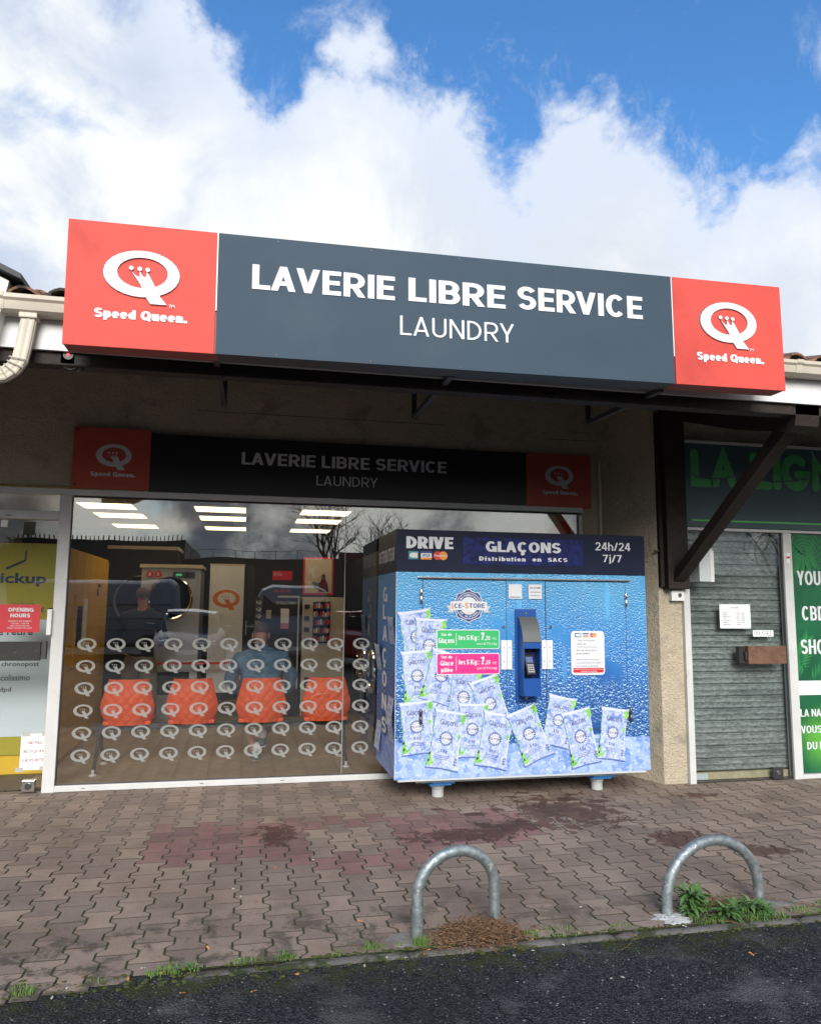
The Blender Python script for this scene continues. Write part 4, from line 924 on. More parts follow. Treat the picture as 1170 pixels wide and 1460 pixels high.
# floor tiles one by one where the window shows them
tb = MB(); tb.box(-.1485, .1485, -.1485, .1485, 0, .004); ftm = mesh_of('floor_tile', tb, K['floor_tile'])
for i in range(-6, 6):
    for j in range(8):
        o = lobj('floor_tile', ftm, flr, (.15+.30*i, .40+.30*j-.13, .0125)); o.rotation_euler = (0, 0, 0)
far = MB()
for i in range(-9, 12):
    for j in range(8, 30): far.box(.15+.30*i-.1485, .15+.30*i+.1485, .27+.30*j-.1485, .27+.30*j+.1485, .0125, .0165)
tag(obj('floor_tile_field', far, K['floor_tile'], flr), kind='stuff')
room = empty('laundry_room', (.5, 5, 0), 'laundry room interior shell: dark back wall, grey right wall and pale ceiling', 'room')
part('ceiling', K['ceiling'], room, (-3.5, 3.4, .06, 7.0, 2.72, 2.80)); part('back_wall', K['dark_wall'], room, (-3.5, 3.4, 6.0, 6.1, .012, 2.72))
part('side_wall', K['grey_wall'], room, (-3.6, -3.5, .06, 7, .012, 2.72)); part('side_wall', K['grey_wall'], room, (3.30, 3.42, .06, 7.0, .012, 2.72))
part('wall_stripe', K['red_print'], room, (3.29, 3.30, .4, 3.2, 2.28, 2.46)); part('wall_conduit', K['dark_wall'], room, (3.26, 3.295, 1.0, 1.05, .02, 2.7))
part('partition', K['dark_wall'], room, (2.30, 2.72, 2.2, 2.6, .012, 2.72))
part('dark_floor_mat', K['dark_wall'], room, (-.66, 3.2, 1.75, 6.0, .0175, .020)) if False else None
rows_ = ((2.60, 'front'), (3.30, 'second'), (4.45, 'third')); cols_ = ((-1.66, 'left'), (-.35, 'middle'), (.93, 'right'))
# recessed light panels
proto = None
for cx, cn in cols_:
    for j, (cy, rn) in enumerate(((2.55, 'nearest the glass'), (3.55, 'second from the glass'), (4.95, 'deepest in the room'))):
        if proto is None:
            mb = MB(); mb.box(-.30, .30, -.27, .27, -.012, -.002); fm = MB()
            for b_ in ((-.32, .32, -.29, -.27, -.014, 0), (-.32, .32, .27, .29, -.014, 0), (-.32, -.30, -.27, .27, -.014, 0), (.30, .32, -.27, .27, -.014, 0)): fm.box(*b_)
            lm = mesh_of('diffuser', mb, K['lamp']); fmm = mesh_of('frame', fm, K['white_paint']); proto = 1
        e = empty('ceiling_light', (cx, cy, 2.718), f'lit warm ceiling light panel, {rn} in the {cn} column', 'ceiling light', 'lit ceiling panels inside the laundry')
        lobj('diffuser', lm, e, (cx, cy, 2.718)); lobj('frame', fmm, e, (cx, cy, 2.718))
# parcel locker bank
lk = empty('parcel_locker', (-1.9, 1.8, 0), 'yellow parcel locker bank standing behind the glass on the left', 'locker')
part('cabinet', K['yellow_locker'], lk, (-2.60, -1.735, .62, 3.25, .03, 2.10)); part('plinth', K['yellow_dark'], lk, (-2.58, -1.75, .64, 3.24, .012, .03))
ys = [.62+i*.376 for i in range(8)]; zs = [.05, .30, .52, .70, .88, 1.08, 1.28, 1.46, 1.66, 2.08]
for i in range(7):
    for j in range(len(zs)-1):
        if i == 2 and 3 < j < 8: continue
        if j == len(zs)-2 and i % 2: pass
        part('locker_door', K['yellow_locker'], lk, (-1.7345, -1.724, ys[i]+.006, ys[i+1]-.006, zs[j]+.006, zs[j+1]-.006))
part('screen_housing', K['yellow_locker'], lk, (-1.734, -1.70, ys[2]+.01, ys[3]-.01, .90, 1.64)); part('screen', K['dark_glass'], lk, (-1.699, -1.695, ys[2]+.06, ys[3]-.08, 1.12, 1.52))
part('instruction_sheet', K['paper'], lk, (-1.7235, -1.721, ys[3]+.03, ys[3]+.3, 1.05, 1.60))
part('end_panel', K['poster_white'], lk, (-2.60, -1.735, .600, .6195, .36, 1.40)); part('end_panel', K['poster_yellow'], lk, (-2.60, -1.735, .600, .6195, 1.4005, 2.095)); part('end_panel', K['poster_yellow'], lk, (-2.60, -1.735, .600, .6195, .20, .3595))
# posts print on the end panel
Yp = .5985
text('lettering', 'pickup', -2.30, -1.815, 1.70, 1.825, Yp, K['navy'], lk, bold=.03); text('lettering', 'LA POSTE', -2.09, -1.815, 1.465, 1.510, Yp, K['navy'], lk, bold=.015); text('small_lettering', 'Une filiale de', -2.09, -1.90, 1.53, 1.555, Yp, K['navy'], lk)
text('lettering', 'je retire', -2.22, -1.90, 1.24, 1.315, Yp, K['navy'], lk, bold=.02)
for t_, x1_, z, cm in (('chronopost', -1.83, .98, 'visa_blue'), ('colissimo', -1.90, .865, 'orange_ink'), ('dpd', -2.05, .755, 'maroon')):
    text('lettering', t_, -2.145, x1_, z-.012, z+.042, Yp, K['ink'], lk, bold=.012)
    mb = MB(); mb.plate([(-2.20+.038*math.cos(R(30+60*k)), z+.015+.038*math.sin(R(30+60*k))) for k in range(6)], Yp); obj('emblem', mb, K[cm], lk)
mb = MB()
hx = [(-2.16+.17*math.cos(R(90-60*k)), 2.02-.02+.13*math.sin(R(90-60*k))-.04) for k in range(7)]
mb.plate([(-2.16, 1.85), (-2.01, 1.925), (-2.01, 1.95), (-2.16, 1.876), (-2.17, 1.87)], Yp); mb.plate([(-2.012, 1.93), (-1.998, 1.94), (-1.998, 2.03), (-2.012, 2.02)], Yp); mb.plate([(-2.33, 1.95), (-2.315, 1.945), (-2.315, 2.03), (-2.33, 2.04)], Yp); obj('emblem', mb, K['navy'], lk)
mb = MB(); mb.plate([(-1.80, 1.50), (-1.70, 1.52), (-1.72, 1.50), (-1.75, 1.495), (-1.71, 1.475), (-1.79, 1.455), (-1.77, 1.478), (-1.74, 1.484)], Yp); obj('emblem', mb, K['navy'], lk)
mb = MB(); mb.box(-1.7238, -1.7225, 2.60, 2.78, 1.74, 1.78); mb.box(-1.7238, -1.7225, 2.56, 2.66, 1.64, 1.73); obj('emblem', mb, K['navy'], lk)

# dryers against the back: steel front, round glass door with chrome ring
def dryer(cx, y, z0, w, h, lab, doorr=.30, cz=None, letters=''):
    e = empty('tumble_dryer', (cx, y, z0), lab, 'dryer', 'big round door laundry machines at the back')
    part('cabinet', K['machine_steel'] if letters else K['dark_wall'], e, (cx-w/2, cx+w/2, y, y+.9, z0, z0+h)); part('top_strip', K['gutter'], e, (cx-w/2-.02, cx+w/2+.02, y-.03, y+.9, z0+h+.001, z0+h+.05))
    if letters: part('front_panel', K['machine_steel'], e, (cx-w/2+.06, cx+w/2-.06, y-.012, y-.001, z0+.25, z0+h-.16), bev=.004)
    cz = cz or z0+h*.5
    mb = MB(); n = 40; vs = []; fs = []
    for i in range(n):
        a = 2*math.pi*i/n
        for j in range(8):
            b_ = 2*math.pi*j/8; r_ = doorr+.022*math.cos(b_); vs.append((cx+r_*math.cos(a), y-.03+.022*math.sin(b_), cz+r_*math.sin(a)))
    for i in range(n):
        for j in range(8): fs.append((i*8+j, i*8+(j+1) % 8, ((i+1) % n)*8+(j+1) % 8, ((i+1) % n)*8+j))
    mb.add(vs, fs); d = obj('door_ring', mb, K['chrome'], e, smooth=True)
    mb = MB(); mb.lathe([(doorr-.01, .0), (doorr-.01, .005)], (cx, y-.022, cz), 'Y', 32); obj('door_window', mb, K['dark_glass'], d)
    if letters:
        part('control_panel', K['steel_dark'], e, (cx+.02, cx+w/2-.08, y-.016, y-.0125, z0+h-.13, z0+h-.05)); part('display', mat('green_display', (.02, .1, .05), .3, emit=(.2, 1, .4), es=.4), e, (cx+.06, cx+.14, y-.018, y-.0165, z0+h-.105, z0+h-.075))
        part('door_hinge', K['steel_dark'], d, (cx-doorr-.06, cx-doorr+.01, y-.05, y-.013, cz-.07, cz+.07)); part('coin_slot', K['ink'], e, (cx+.2, cx+.23, y-.018, y-.0165, z0+h-.115, z0+h-.065)); part('lower_grille', K['dark_wall'], e, (cx-w/2+.1, cx+w/2-.1, y-.014, y-.0125, z0+.32, z0+.62))
    for i, ch in enumerate(letters):
        mb = MB(); mb.lathe([(.045, 0), (.045, .003)], (cx-.28+i*.11, y-.016, z0+h-.085), 'Y', 18); obj('number_disc', mb, K['vending_red'], e)
        text('lettering', ch, cx-.298+i*.11, cx-.262+i*.11, z0+h-.11, z0+h-.06, y-.0175, K['white_print'], e, bold=.03)
    return e
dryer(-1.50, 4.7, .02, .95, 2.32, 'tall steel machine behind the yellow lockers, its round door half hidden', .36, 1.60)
dryer(-1.02, 3.9, .02, .78, 2.02, 'steel dryer with big round chrome ringed door and two red number discs', .28, 1.63, letters='86')
# hanging banner with orange Q
bn_ = empty('banner', (-.28, 3.88, .35), 'tall white perforated panel with orange crowned Q logo at the back', 'banner')
part('panel', mat('perforated_white', (.74, .78, .84), .7, var=.1, vs=3), bn_, (-.505, -.045, 3.88, 3.90, .36, 2.09)); part('edge', K['gutter'], bn_, (-.515, -.035, 3.875, 3.905, 2.091, 2.11))
mb = MB()
for i in range(28):
    for j in range(60):
        X_, Z_ = -.49+i*.0160, .40+j*.028+(.014 if i % 2 else 0)
        if (X_+.28)**2/.04+(Z_-1.60)**2/.035 < 1: continue
        mb.plate([(X_, Z_), (X_+.006, Z_), (X_+.006, Z_+.004), (X_, Z_+.004)], 3.8785)
tag(obj('perforation', mb, K['ink'], bn_, fix=False), kind='stuff')
mb = MB(); q_geo(mb, -.278, 1.63, .185, 3.8780, 0); obj('logo', mb, K['orange_print'], bn_)
rb = part('rail', K['vending_red'], None, (-1.10, .10, 3.42, 3.46, .775, .80)); tag(rb, 'thin red horizontal rail crossing behind the orange seats', 'rail')
# payment centre cabinet and door
pc = empty('payment_centre', (.4, 3.9, 0), 'dark payment cabinet with sheet of paper behind the seated man', 'payment machine')
part('cabinet', K['dark_wall'], pc, (.10, .72, 3.90, 4.5, .02, 1.68)); part('edge_trim', K['alu'], pc, (.42, .725, 3.885, 3.899, 1.655, 1.68), (.705, .725, 3.885, 3.899, .4, 1.6545))
text('lettering', 'CENTRALE DE PAIEMENT', .40, .69, 1.56, 1.60, 3.8985, K['white_print'], pc, bold=.01)
part('notice', K['paper'], pc, (.47, .585, 3.890, 3.899, 1.30, 1.50)); part('notice', mat('pink_paper', (.55, .25, .3), .7), pc, (.47, .585, 3.890, 3.899, 1.22, 1.2995)); part('coin_unit', K['grey_wall'], pc, (.27, .34, 3.880, 3.899, 1.36, 1.48), bev=.004)
for k in range(4):
    mb = MB(); q_geo(mb, .165, 1.585-.095*k, .034, 3.8985, 0, dots=False); obj('q_button', mb, K['white_print'], pc)
part('door_leaf', K['dark_wall'], pc, (-.02, .095, 3.92, 3.95, .02, 2.1)); part('handle', K['steel'], pc, (-.01, .01, 3.90, 3.919, 1.13, 1.33), (.0, .12, 3.87, 3.885, 1.245, 1.262))
# vending machine
vm = empty('vending_machine', (1.07, 3.9, 0), 'beige snack vending machine with rows behind glass and red buttons', 'vending machine')
part('cabinet', K['vending_beige'], vm, (.77, 1.36, 3.90, 4.6, .02, 1.665), bev=.006); part('display_window', K['dark_glass'], vm, (.92, 1.16, 3.885, 3.8995, 1.02, 1.60))
for k in range(5):
    part('shelf', K['steel'], vm, (.925, 1.15, 3.872, 3.8845, 1.50-.115*k, 1.508-.115*k))
    for j in range(7): part('product', K[('vending_red', 'paper', 'maroon', 'gutter', 'orange_print')[(j*3+k) % 5]], vm, (.932+j*.031, .954+j*.031, 3.868, 3.8845, 1.509-.115*k, 1.565-.115*k+.01*((j+k) % 3)))
    mb = MB(); mb.lathe([(.028, -.014), (.030, 0)], (1.135, 3.884, 1.55-.115*k), 'Y', 14); obj('red_button', mb, K['vending_red'], vm)
for k in range(4): part('keypad', K['ink'], vm, (.80, .87, 3.888, 3.8995, 1.50-.16*k, 1.56-.16*k))
part('tray', K['dark_wall'], vm, (.82, 1.28, 3.885, 3.8995, .30, .55))
# framed poster, red signs
fp = empty('framed_poster', (.97, 4.0, 1.72), 'red framed poster with dark haired woman above the vending machine', 'poster')
part('frame', K['vending_red'], fp, (.775, 1.205, 3.96, 3.99, 1.70, 2.235)); part('picture', K['gutter'], fp, (.80, 1.18, 3.952, 3.959, 1.725, 2.21))
mb = MB(); mb.plate([(1.0, 1.74), (1.14, 1.74), (1.12, 1.86), (1.085, 1.93), (1.09, 1.98), (1.06, 2.0), (1.03, 1.97), (1.03, 1.9), (.98, 1.85)], 3.950); obj('figure_print', mb, K['maroon'], fp)
mb = MB(); mb.plate([(.93, 1.80), (1.0, 1.78), (1.0, 1.85), (.96, 1.88), (.90, 1.88)], 3.949); mb.plate([(1.03, 1.92), (1.055, 1.93), (1.05, 1.97), (1.03, 1.98)], 3.9488); obj('arm_print', mb, K['denim'], fp)
mb = MB(); mb.plate([(.83, 2.15), (.86, 2.05), (.83, 2.0), (.88, 2.02), (.92, 1.94), (.94, 1.96), (.92, 2.03), (.97, 2.12), (.92, 2.08), (.88, 2.08)], 3.949); mb.plate([(.83, 1.88), (.87, 1.9), (.90, 1.86), (.86, 1.84)], 3.949); obj('splash_print', mb, K['white_print'], fp)
rs = empty('red_price_sign', (.47, 3.94, 1.9), 'small red price sign on the wall over the payment cabinet', 'sign'); part('panel', K['red_print'], rs, (.345, .62, 3.95, 3.96, 1.90, 2.03)); part('panel', K['dark_wall'], rs, (.36, .61, 3.955, 3.965, 1.70, 1.895))
for k in range(3): text('lettering', '8 KG', .375+k*.08, .435+k*.08, 1.73, 1.76, 3.9535, K['vending_red'], rs, bold=.02)
text('lettering', 'LAVAGE', .36, .46, 1.99, 2.005, 3.9485, K['white_print'], rs); text('lettering', 'SECHAGE', .36, .48, 1.965, 1.98, 3.9485, K['white_print'], rs)
# bank of washers along the right, seen end on
wk = empty('washer_bank', (1.9, 2.9, 0), 'dark washer bank with red instruction panel and header, beside the ice machine', 'washing machine')
part('housing', K['black_plastic'], wk, (1.62, 2.25, 2.35, 5.6, .02, 2.25)); part('header', K['dark_wall'], wk, (1.60, 2.28, 2.30, 2.349, 1.80, 2.34)); part('instruction_panel', K['red_print'], wk, (1.62, 1.86, 2.335, 2.3495, 1.38, 1.795))
for k in range(4): part('picture_square', K['grey_wall'], wk, (1.64, 1.70, 2.328, 2.3345, 1.70-.085*k, 1.755-.085*k))
part('steel_box', K['steel_dark'], wk, (1.60, 1.85, 2.32, 2.349, 1.02, 1.36))
for k in range(3):
    cy_, cz_ = 2.75+k*.75, .72
    mb = MB(); n = 32; vs = []; fs = []
    for i in range(n):
        a = 2*math.pi*i/n
        for j in range(8): b_ = 2*math.pi*j/8; r_ = .25+.03*math.cos(b_); vs.append((1.585+.03*math.sin(b_), cy_+r_*math.cos(a), cz_+r_*math.sin(a)))
    for i in range(n):
        for j in range(8): fs.append((i*8+j, i*8+(j+1) % 8, ((i+1) % n)*8+(j+1) % 8, ((i+1) % n)*8+j))
    mb.add(vs, fs); d = obj('door_ring', mb, K['chrome'], wk, smooth=True)
    mb = MB(); mb.lathe([(.235, 0), (.235, .006)], (1.60, cy_, cz_), 'X', 28); obj('door_window', mb, K['dark_glass'], d)

# waiting bench: four quilted orange shells on a black beam
bc = empty('waiting_bench', (-.15, .75, 0), 'row of four quilted orange shell seats on a black beam behind the glass', 'bench')
part('beam', K['black_metal'], bc, (-1.36, 1.06, .72, .78, .375, .435), bev=.006)
for X_ in (-1.30, .98):
    mb = MB(); mb.tube([(X_, .74, .38), (X_-.0, .66, .22), (X_, .50, .03)], .017, 8); obj('leg', mb, K['black_metal'], bc)
    mb = MB(); mb.tube([(X_, .76, .38), (X_, .86, .22), (X_, 1.02, .05)], .017, 8); obj('leg', mb, K['black_metal'], bc)
    for y_ in (.50, 1.02):
        mb = MB(); mb.lathe([(.036, 0), (.034, .008), (.014, .016), (.014, .05)], (X_, y_, .017), 'Z', 14); obj('foot', mb, K['alu'], bc)
def seat_mb():
    mb = MB(); nu, nv = 72, 72
    for side in (0, 1):
        vs = []; fs = []
        for j in range(nv+1):
            t = j/nv                                    # bottom .435 up to .855 of the back
            z = .43+.42*t
            hw = .19+.05*math.sin(min(1, t/.42)*math.pi/2) if t < .42 else .24-.065*((t-.42)/.58)**1.1
            if t < .10: hw = .195+.06*t
            back = .0-.05*math.sin(t*math.pi*.9)-.02*t
            for i in range(nu+1):
                s_ = -1+2*i/nu; x = hw*s_
                wrap = .10*abs(s_)**3.0*(1-.35*t)
                q_ = 0
                if side == 0:
                    a = (s_*hw/.24)*5.0+t*8.0; b_ = (s_*hw/.24)*5.0-t*8.0
                    q_ = -.010*abs(math.sin(a*math.pi/2+.0)*math.sin(b_*math.pi/2))**.55
                y = .62+back+wrap+q_+(.018 if side else 0)
                vs.append((x, y, z))
        for j in range(nv):
            for i in range(nu): fs.append((j*(nu+1)+i, j*(nu+1)+i+1, (j+1)*(nu+1)+i+1, (j+1)*(nu+1)+i))
        if side: fs = [tuple(reversed(f)) for f in fs]
        mb.add(vs, fs)
    m_ = (nu+1)*(nv+1)
    rim = [i for i in range(nu+1)]+[j*(nu+1)+nu for j in range(1, nv+1)]+[nv*(nu+1)+i for i in range(nu-1, -1, -1)]+[j*(nu+1) for j in range(nv-1, 0, -1)]
    b = 0; mb.f += [(rim[k], rim[k]+m_, rim[(k+1) % len(rim)]+m_, rim[(k+1) % len(rim)]) for k in range(len(rim))]; mb.m += [0]*len(rim)
    # seat pan, running forwards into the room
    mb.box(-.215, .215, .66, 1.06, .425, .465, bev=.018)
    return mb
sme_ = mesh_of('seat', seat_mb(), K['orange_seat'], smooth=50)
for X_ in (-1.055, -.475, .170, .795): lobj('seat', sme_, bc, (X_, 0, 0))

# ------------------------------------------------------------------ people
def skin_body(name, pts, edges, m, parent, sub=2, root=0, fold=0.0):
    """one continuous surface grown round a skeleton: pts [(x,y,z,rx,ry)]"""
    me = bpy.data.meshes.new(name); me.from_pydata([p[:3] for p in pts], edges, []); o = bpy.data.objects.new(name, me); col.objects.link(o)
    md = o.modifiers.new('s', 'SKIN'); md.use_smooth_shade = True
    for i, p in enumerate(pts):
        d = me.skin_vertices[0].data[i]; d.radius = (p[3], p[4] if len(p) > 4 else p[3]); d.use_root = (i == root)
    s2 = o.modifiers.new('u', 'SUBSURF'); s2.levels = sub; s2.render_levels = sub
    dg = bpy.context.evaluated_depsgraph_get(); me2 = bpy.data.meshes.new_from_object(o.evaluated_get(dg)); me2.name = name
    bpy.data.objects.remove(o); bpy.data.meshes.remove(me); me2.materials.clear(); me2.materials.append(m)
    xs = [v.co for v in me2.vertices]; c = Vector((sum(v.x for v in xs)/len(xs), sum(v.y for v in xs)/len(xs), min(v.z for v in xs)))
    for v in me2.vertices:
        if fold: p = v.co; v.co = p+v.normal*fold*(noise.noise(Vector((p.x*16, p.y*16, p.z*30)))+.7*abs(noise.noise(Vector((p.x*9+p.z*14, p.y*9, p.z*9)))))
        v.co -= c
    for p in me2.polygons: p.use_smooth = True
    r_ = bpy.data.objects.new(name, me2); col.objects.link(r_); r_.parent = parent; r_.location = c-wl(parent); WL[r_.name] = c; return r_
def blob(name, c, r, m, parent, squash=None, cutz=None):
    bm = bmesh.new(); bmesh.ops.create_uvsphere(bm, u_segments=24, v_segments=16, radius=1)
    for v in bm.verts:
        p = v.co.copy()
        if squash: p = Vector(squash(p))
        v.co = Vector((c[0]+p.x*r[0], c[1]+p.y*r[1], c[2]+p.z*r[2]))
    if cutz is not None: bmesh.ops.delete(bm, geom=[v for v in bm.verts if v.co.z < cutz(v.co)], context='VERTS')
    mb = MB().bm(bm); return obj(name, mb, m, parent, smooth=True)
X0 = .165
pm = empty('person', (X0, .95, 0), 'person with short hair in denim jacket sitting bent forward on third seat', 'person')
# torso + head + arms + legs, facing into the room (+Y), leaning forward, right ankle crossed over left
skin_body('body', [(X0, .92, .50, .13, .12), (X0, .95, .72, .13, .10), (X0, 1.03, .93, .15, .10), (X0, 1.07, 1.06, .10, .075), (X0-.005, 1.09, 1.12, .055, .055), (X0-.01, 1.10, 1.20, .072, .085), (X0-.01, 1.105, 1.275, .074, .088), (X0-.01, 1.10, 1.325, .055, .065),
   (X0-.20, 1.06, 1.03, .06, .06), (X0-.27, 1.08, .80, .048, .048), (X0-.17, 1.28, .66, .038, .038), (X0-.05, 1.38, .62, .034, .026), (X0+.20, 1.06, 1.03, .06, .06), (X0+.27, 1.08, .80, .048, .048), (X0+.17, 1.28, .66, .038, .038), (X0+.05, 1.38, .63, .034, .026),
   (X0-.11, 1.12, .50, .085, .08), (X0-.14, 1.42, .50, .062, .062), (X0-.13, 1.32, .25, .045, .05), (X0-.04, 1.02, .12, .033, .033), (X0-.02, 1.10, .05, .035, .03),
   (X0+.11, 1.12, .50, .085, .08), (X0+.15, 1.42, .49, .062, .062), (X0+.13, 1.30, .28, .045, .05), (X0+.01, 1.10, .22, .033, .033), (X0-.04, 1.17, .20, .035, .03)],
   [(0, 1), (1, 2), (2, 3), (3, 4), (4, 5), (5, 6), (6, 7), (2, 8), (8, 9), (9, 10), (10, 11), (2, 12), (12, 13), (13, 14), (14, 15), (0, 16), (16, 17), (17, 18), (18, 19), (19, 20), (0, 21), (21, 22), (22, 23), (23, 24), (24, 25)], K['skin'], pm)
skin_body('denim_jacket', [(X0, .90, .46, .19, .13), (X0, .92, .60, .205, .135), (X0, .97, .80, .215, .125), (X0, 1.03, .96, .215, .115), (X0, 1.07, 1.07, .12, .085), (X0, 1.085, 1.105, .075, .07),
   (X0-.225, 1.05, 1.0, .085, .08), (X0-.305, 1.07, .82, .074, .07), (X0-.285, 1.14, .70, .066, .064), (X0-.15, 1.30, .65, .052, .05),
   (X0+.225, 1.05, 1.0, .085, .08), (X0+.305, 1.07, .82, .074, .07), (X0+.285, 1.14, .70, .066, .064), (X0+.15, 1.30, .65, .052, .05)],
   [(0, 1), (1, 2), (2, 3), (3, 4), (4, 5), (3, 6), (6, 7), (7, 8), (8, 9), (3, 10), (10, 11), (11, 12), (12, 13)], K['denim'], pm, sub=3, fold=.016)
skin_body('collar', [(X0-.07, 1.05, 1.125, .018, .03), (X0, 1.015, 1.135, .018, .032), (X0+.07, 1.05, 1.125, .018, .03)], [(0, 1), (1, 2)], K['denim'], pm, sub=1)
skin_body('shorts', [(X0, .95, .50, .15, .11), (X0-.11, 1.15, .50, .10, .09), (X0-.14, 1.36, .50, .085, .08), (X0+.11, 1.15, .50, .10, .09), (X0+.15, 1.36, .50, .085, .08)], [(0, 1), (1, 2), (0, 3), (3, 4)], K['shorts'], pm)
blob('hair', (X0-.01, 1.085, 1.285), (.081, .096, .092), K['hair'], pm, cutz=lambda p: 1.245-.25*(p.y-1.10))
for s_ in (-1, 1): blob('ear', (X0-.01+s_*.080, 1.11, 1.235), (.014, .022, .034), K['skin'], pm)
for (x, y, z, yaw) in ((X0+.03, 1.07, .20, 1.0), (X0-.03, 1.0, .075, -.3)):
    blob('shoe', (x, y+.05, z-.03), (.052, .135, .045), K['shoe_green'], pm, squash=lambda p: (p.x, p.y, max(p.z, -.75))); 
    blob('sock', (x+.01, y+.0, z+.055), (.040, .042, .055), K['sock'], pm); 
    blob('sole', (x, y+.05, z-.066), (.054, .138, .016), K['sock'], pm)
# standing person further in
SX, SY = -1.28, 3.1
ps = empty('person', (SX, SY, 0), 'person in dark jacket and loose beige trousers standing before the dryer', 'person')
skin_body('body', [(SX, SY, .95, .10, .08), (SX, SY, 1.15, .10, .08), (SX, SY, 1.36, .10, .07), (SX, SY, 1.50, .045, .045), (SX, SY+.02, 1.60, .072, .085), (SX, SY+.02, 1.69, .07, .08),
   (SX-.16, SY, 1.36, .03, .03), (SX-.26, SY+.03, 1.10, .045, .045), (SX-.20, SY+.25, 1.05, .036, .036), (SX+.16, SY, 1.36, .03, .03), (SX+.26, SY+.03, 1.10, .045, .045), (SX+.20, SY+.25, 1.05, .036, .036),
   (SX-.10, SY, .88, .09, .09), (SX-.11, SY, .50, .065, .065), (SX-.12, SY, .10, .045, .045), (SX-.12, SY+.12, .05, .04, .03), (SX+.10, SY, .88, .09, .09), (SX+.13, SY, .50, .065, .065), (SX+.15, SY, .10, .045, .045), (SX+.16, SY+.12, .05, .04, .03)],
   [(0, 1), (1, 2), (2, 3), (3, 4), (4, 5), (2, 6), (6, 7), (7, 8), (2, 9), (9, 10), (10, 11), (0, 12), (12, 13), (13, 14), (14, 15), (0, 16), (16, 17), (17, 18), (18, 19)], K['skin'], ps)
skin_body('jacket', [(SX, SY, .78, .20, .15), (SX, SY, 1.15, .17, .13), (SX, SY, 1.36, .20, .13), (SX, SY, 1.50, .085, .085), (SX-.20, SY, 1.38, .09, .085), (SX-.28, SY+.03, 1.10, .06, .06), (SX-.21, SY+.22, 1.05, .05, .05), (SX+.20, SY, 1.38, .09, .085), (SX+.28, SY+.03, 1.10, .06, .06), (SX+.21, SY+.22, 1.05, .05, .05)],
   [(0, 1), (1, 2), (2, 3), (2, 4), (4, 5), (5, 6), (2, 7), (7, 8), (8, 9)], K['dark_cloth'], ps, sub=3, fold=.014)
skin_body('trousers', [(SX, SY, 1.02, .15, .11), (SX-.10, SY, .80, .12, .12), (SX-.11, SY, .45, .095, .095), (SX-.12, SY, .09, .085, .085), (SX+.10, SY, .80, .12, .12), (SX+.13, SY, .45, .095, .095), (SX+.16, SY, .09, .085, .085)], [(0, 1), (1, 2), (2, 3), (0, 4), (4, 5), (5, 6)], K['beige_cloth'], ps, sub=3, fold=.018)
blob('hair', (SX, SY+.01, 1.67), (.082, .095, .095), K['hair'], ps, cutz=lambda p: 1.63)
for s_ in (-1, 1): blob('shoe', (SX+s_*.135, SY+.07, .05), (.05, .13, .04), K['sock'], ps)

# ================================================================== ICE VENDING MACHINE
X0, X1, YF, YB, Z0, Z1, ZB = 1.18, 3.385, -.92, -.05, .19, 2.175, 1.826
ice = empty('ice_machine', (2.28, -.5, 0), 'big blue outdoor ice bag vending machine with droplet print and navy GLAÇONS header', 'ice machine')
mb = MB(); mb.box(X0+.002, X1, YF, YB, Z0, ZB); obj('cabinet', mb, K['droplets'], ice)
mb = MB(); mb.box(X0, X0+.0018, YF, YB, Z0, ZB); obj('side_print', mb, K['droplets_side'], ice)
part('header', K['band_navy'], ice, (X0-.001, X1+.001, YF-.002, YB, ZB, Z1), bev=.004)
part('base_rail', K['grey_box'], ice, (X0+.03, X1-.04, YF+.004, YF+.05, .172, .189), (X0+.2, X1-.2, YF+.12, YF+.30, .1325, .189), (X0+.03, X0+.09, YF+.05, YB, .166, .189), (X1-.1, X1-.04, YF+.05, YB, .166, .189))
part('corner_trim', K['alu'], ice, (X0-.002, X0+.002, YF-.002, YF+.001, Z0, ZB))
part('header_panel', K['panel_blue'], ice, (1.737, 2.806, YF-.006, YF-.002, 1.897, 2.122))
P1 = YF-.0035; P2 = YF-.0075
word('lettering', 'DRIVE', 1.259, 1.657, 2.020, 2.118, P1, K['white_print'], ice, t=.27, tz=.2, gap=.06)
word('lettering', 'GLAÇONS', 1.936, 2.605, 2.006, 2.094, P2, K['white_print'], ice, t=.24, tz=.19, gap=.07)
word('lettering', 'Distribution', 1.878, 2.285, 1.930, 1.965, P2, K['white_print'], ice, t=.24, tz=.2, gap=.16); word('lettering', 'en', 2.345, 2.425, 1.932, 1.966, P2, K['white_print'], ice, t=.24, tz=.2, gap=.13); word('lettering', 'SACS', 2.485, 2.661, 1.933, 1.966, P2, K['white_print'], ice, t=.25, tz=.2, gap=.16)
word('lettering', '24h/24', 2.924, 3.251, 2.040, 2.110, P1, K['white_print'], ice, t=.15, gap=.1); word('lettering', '7j/7', 2.990, 3.168, 1.940, 2.003, P1, K['white_print'], ice, t=.15, gap=.1)
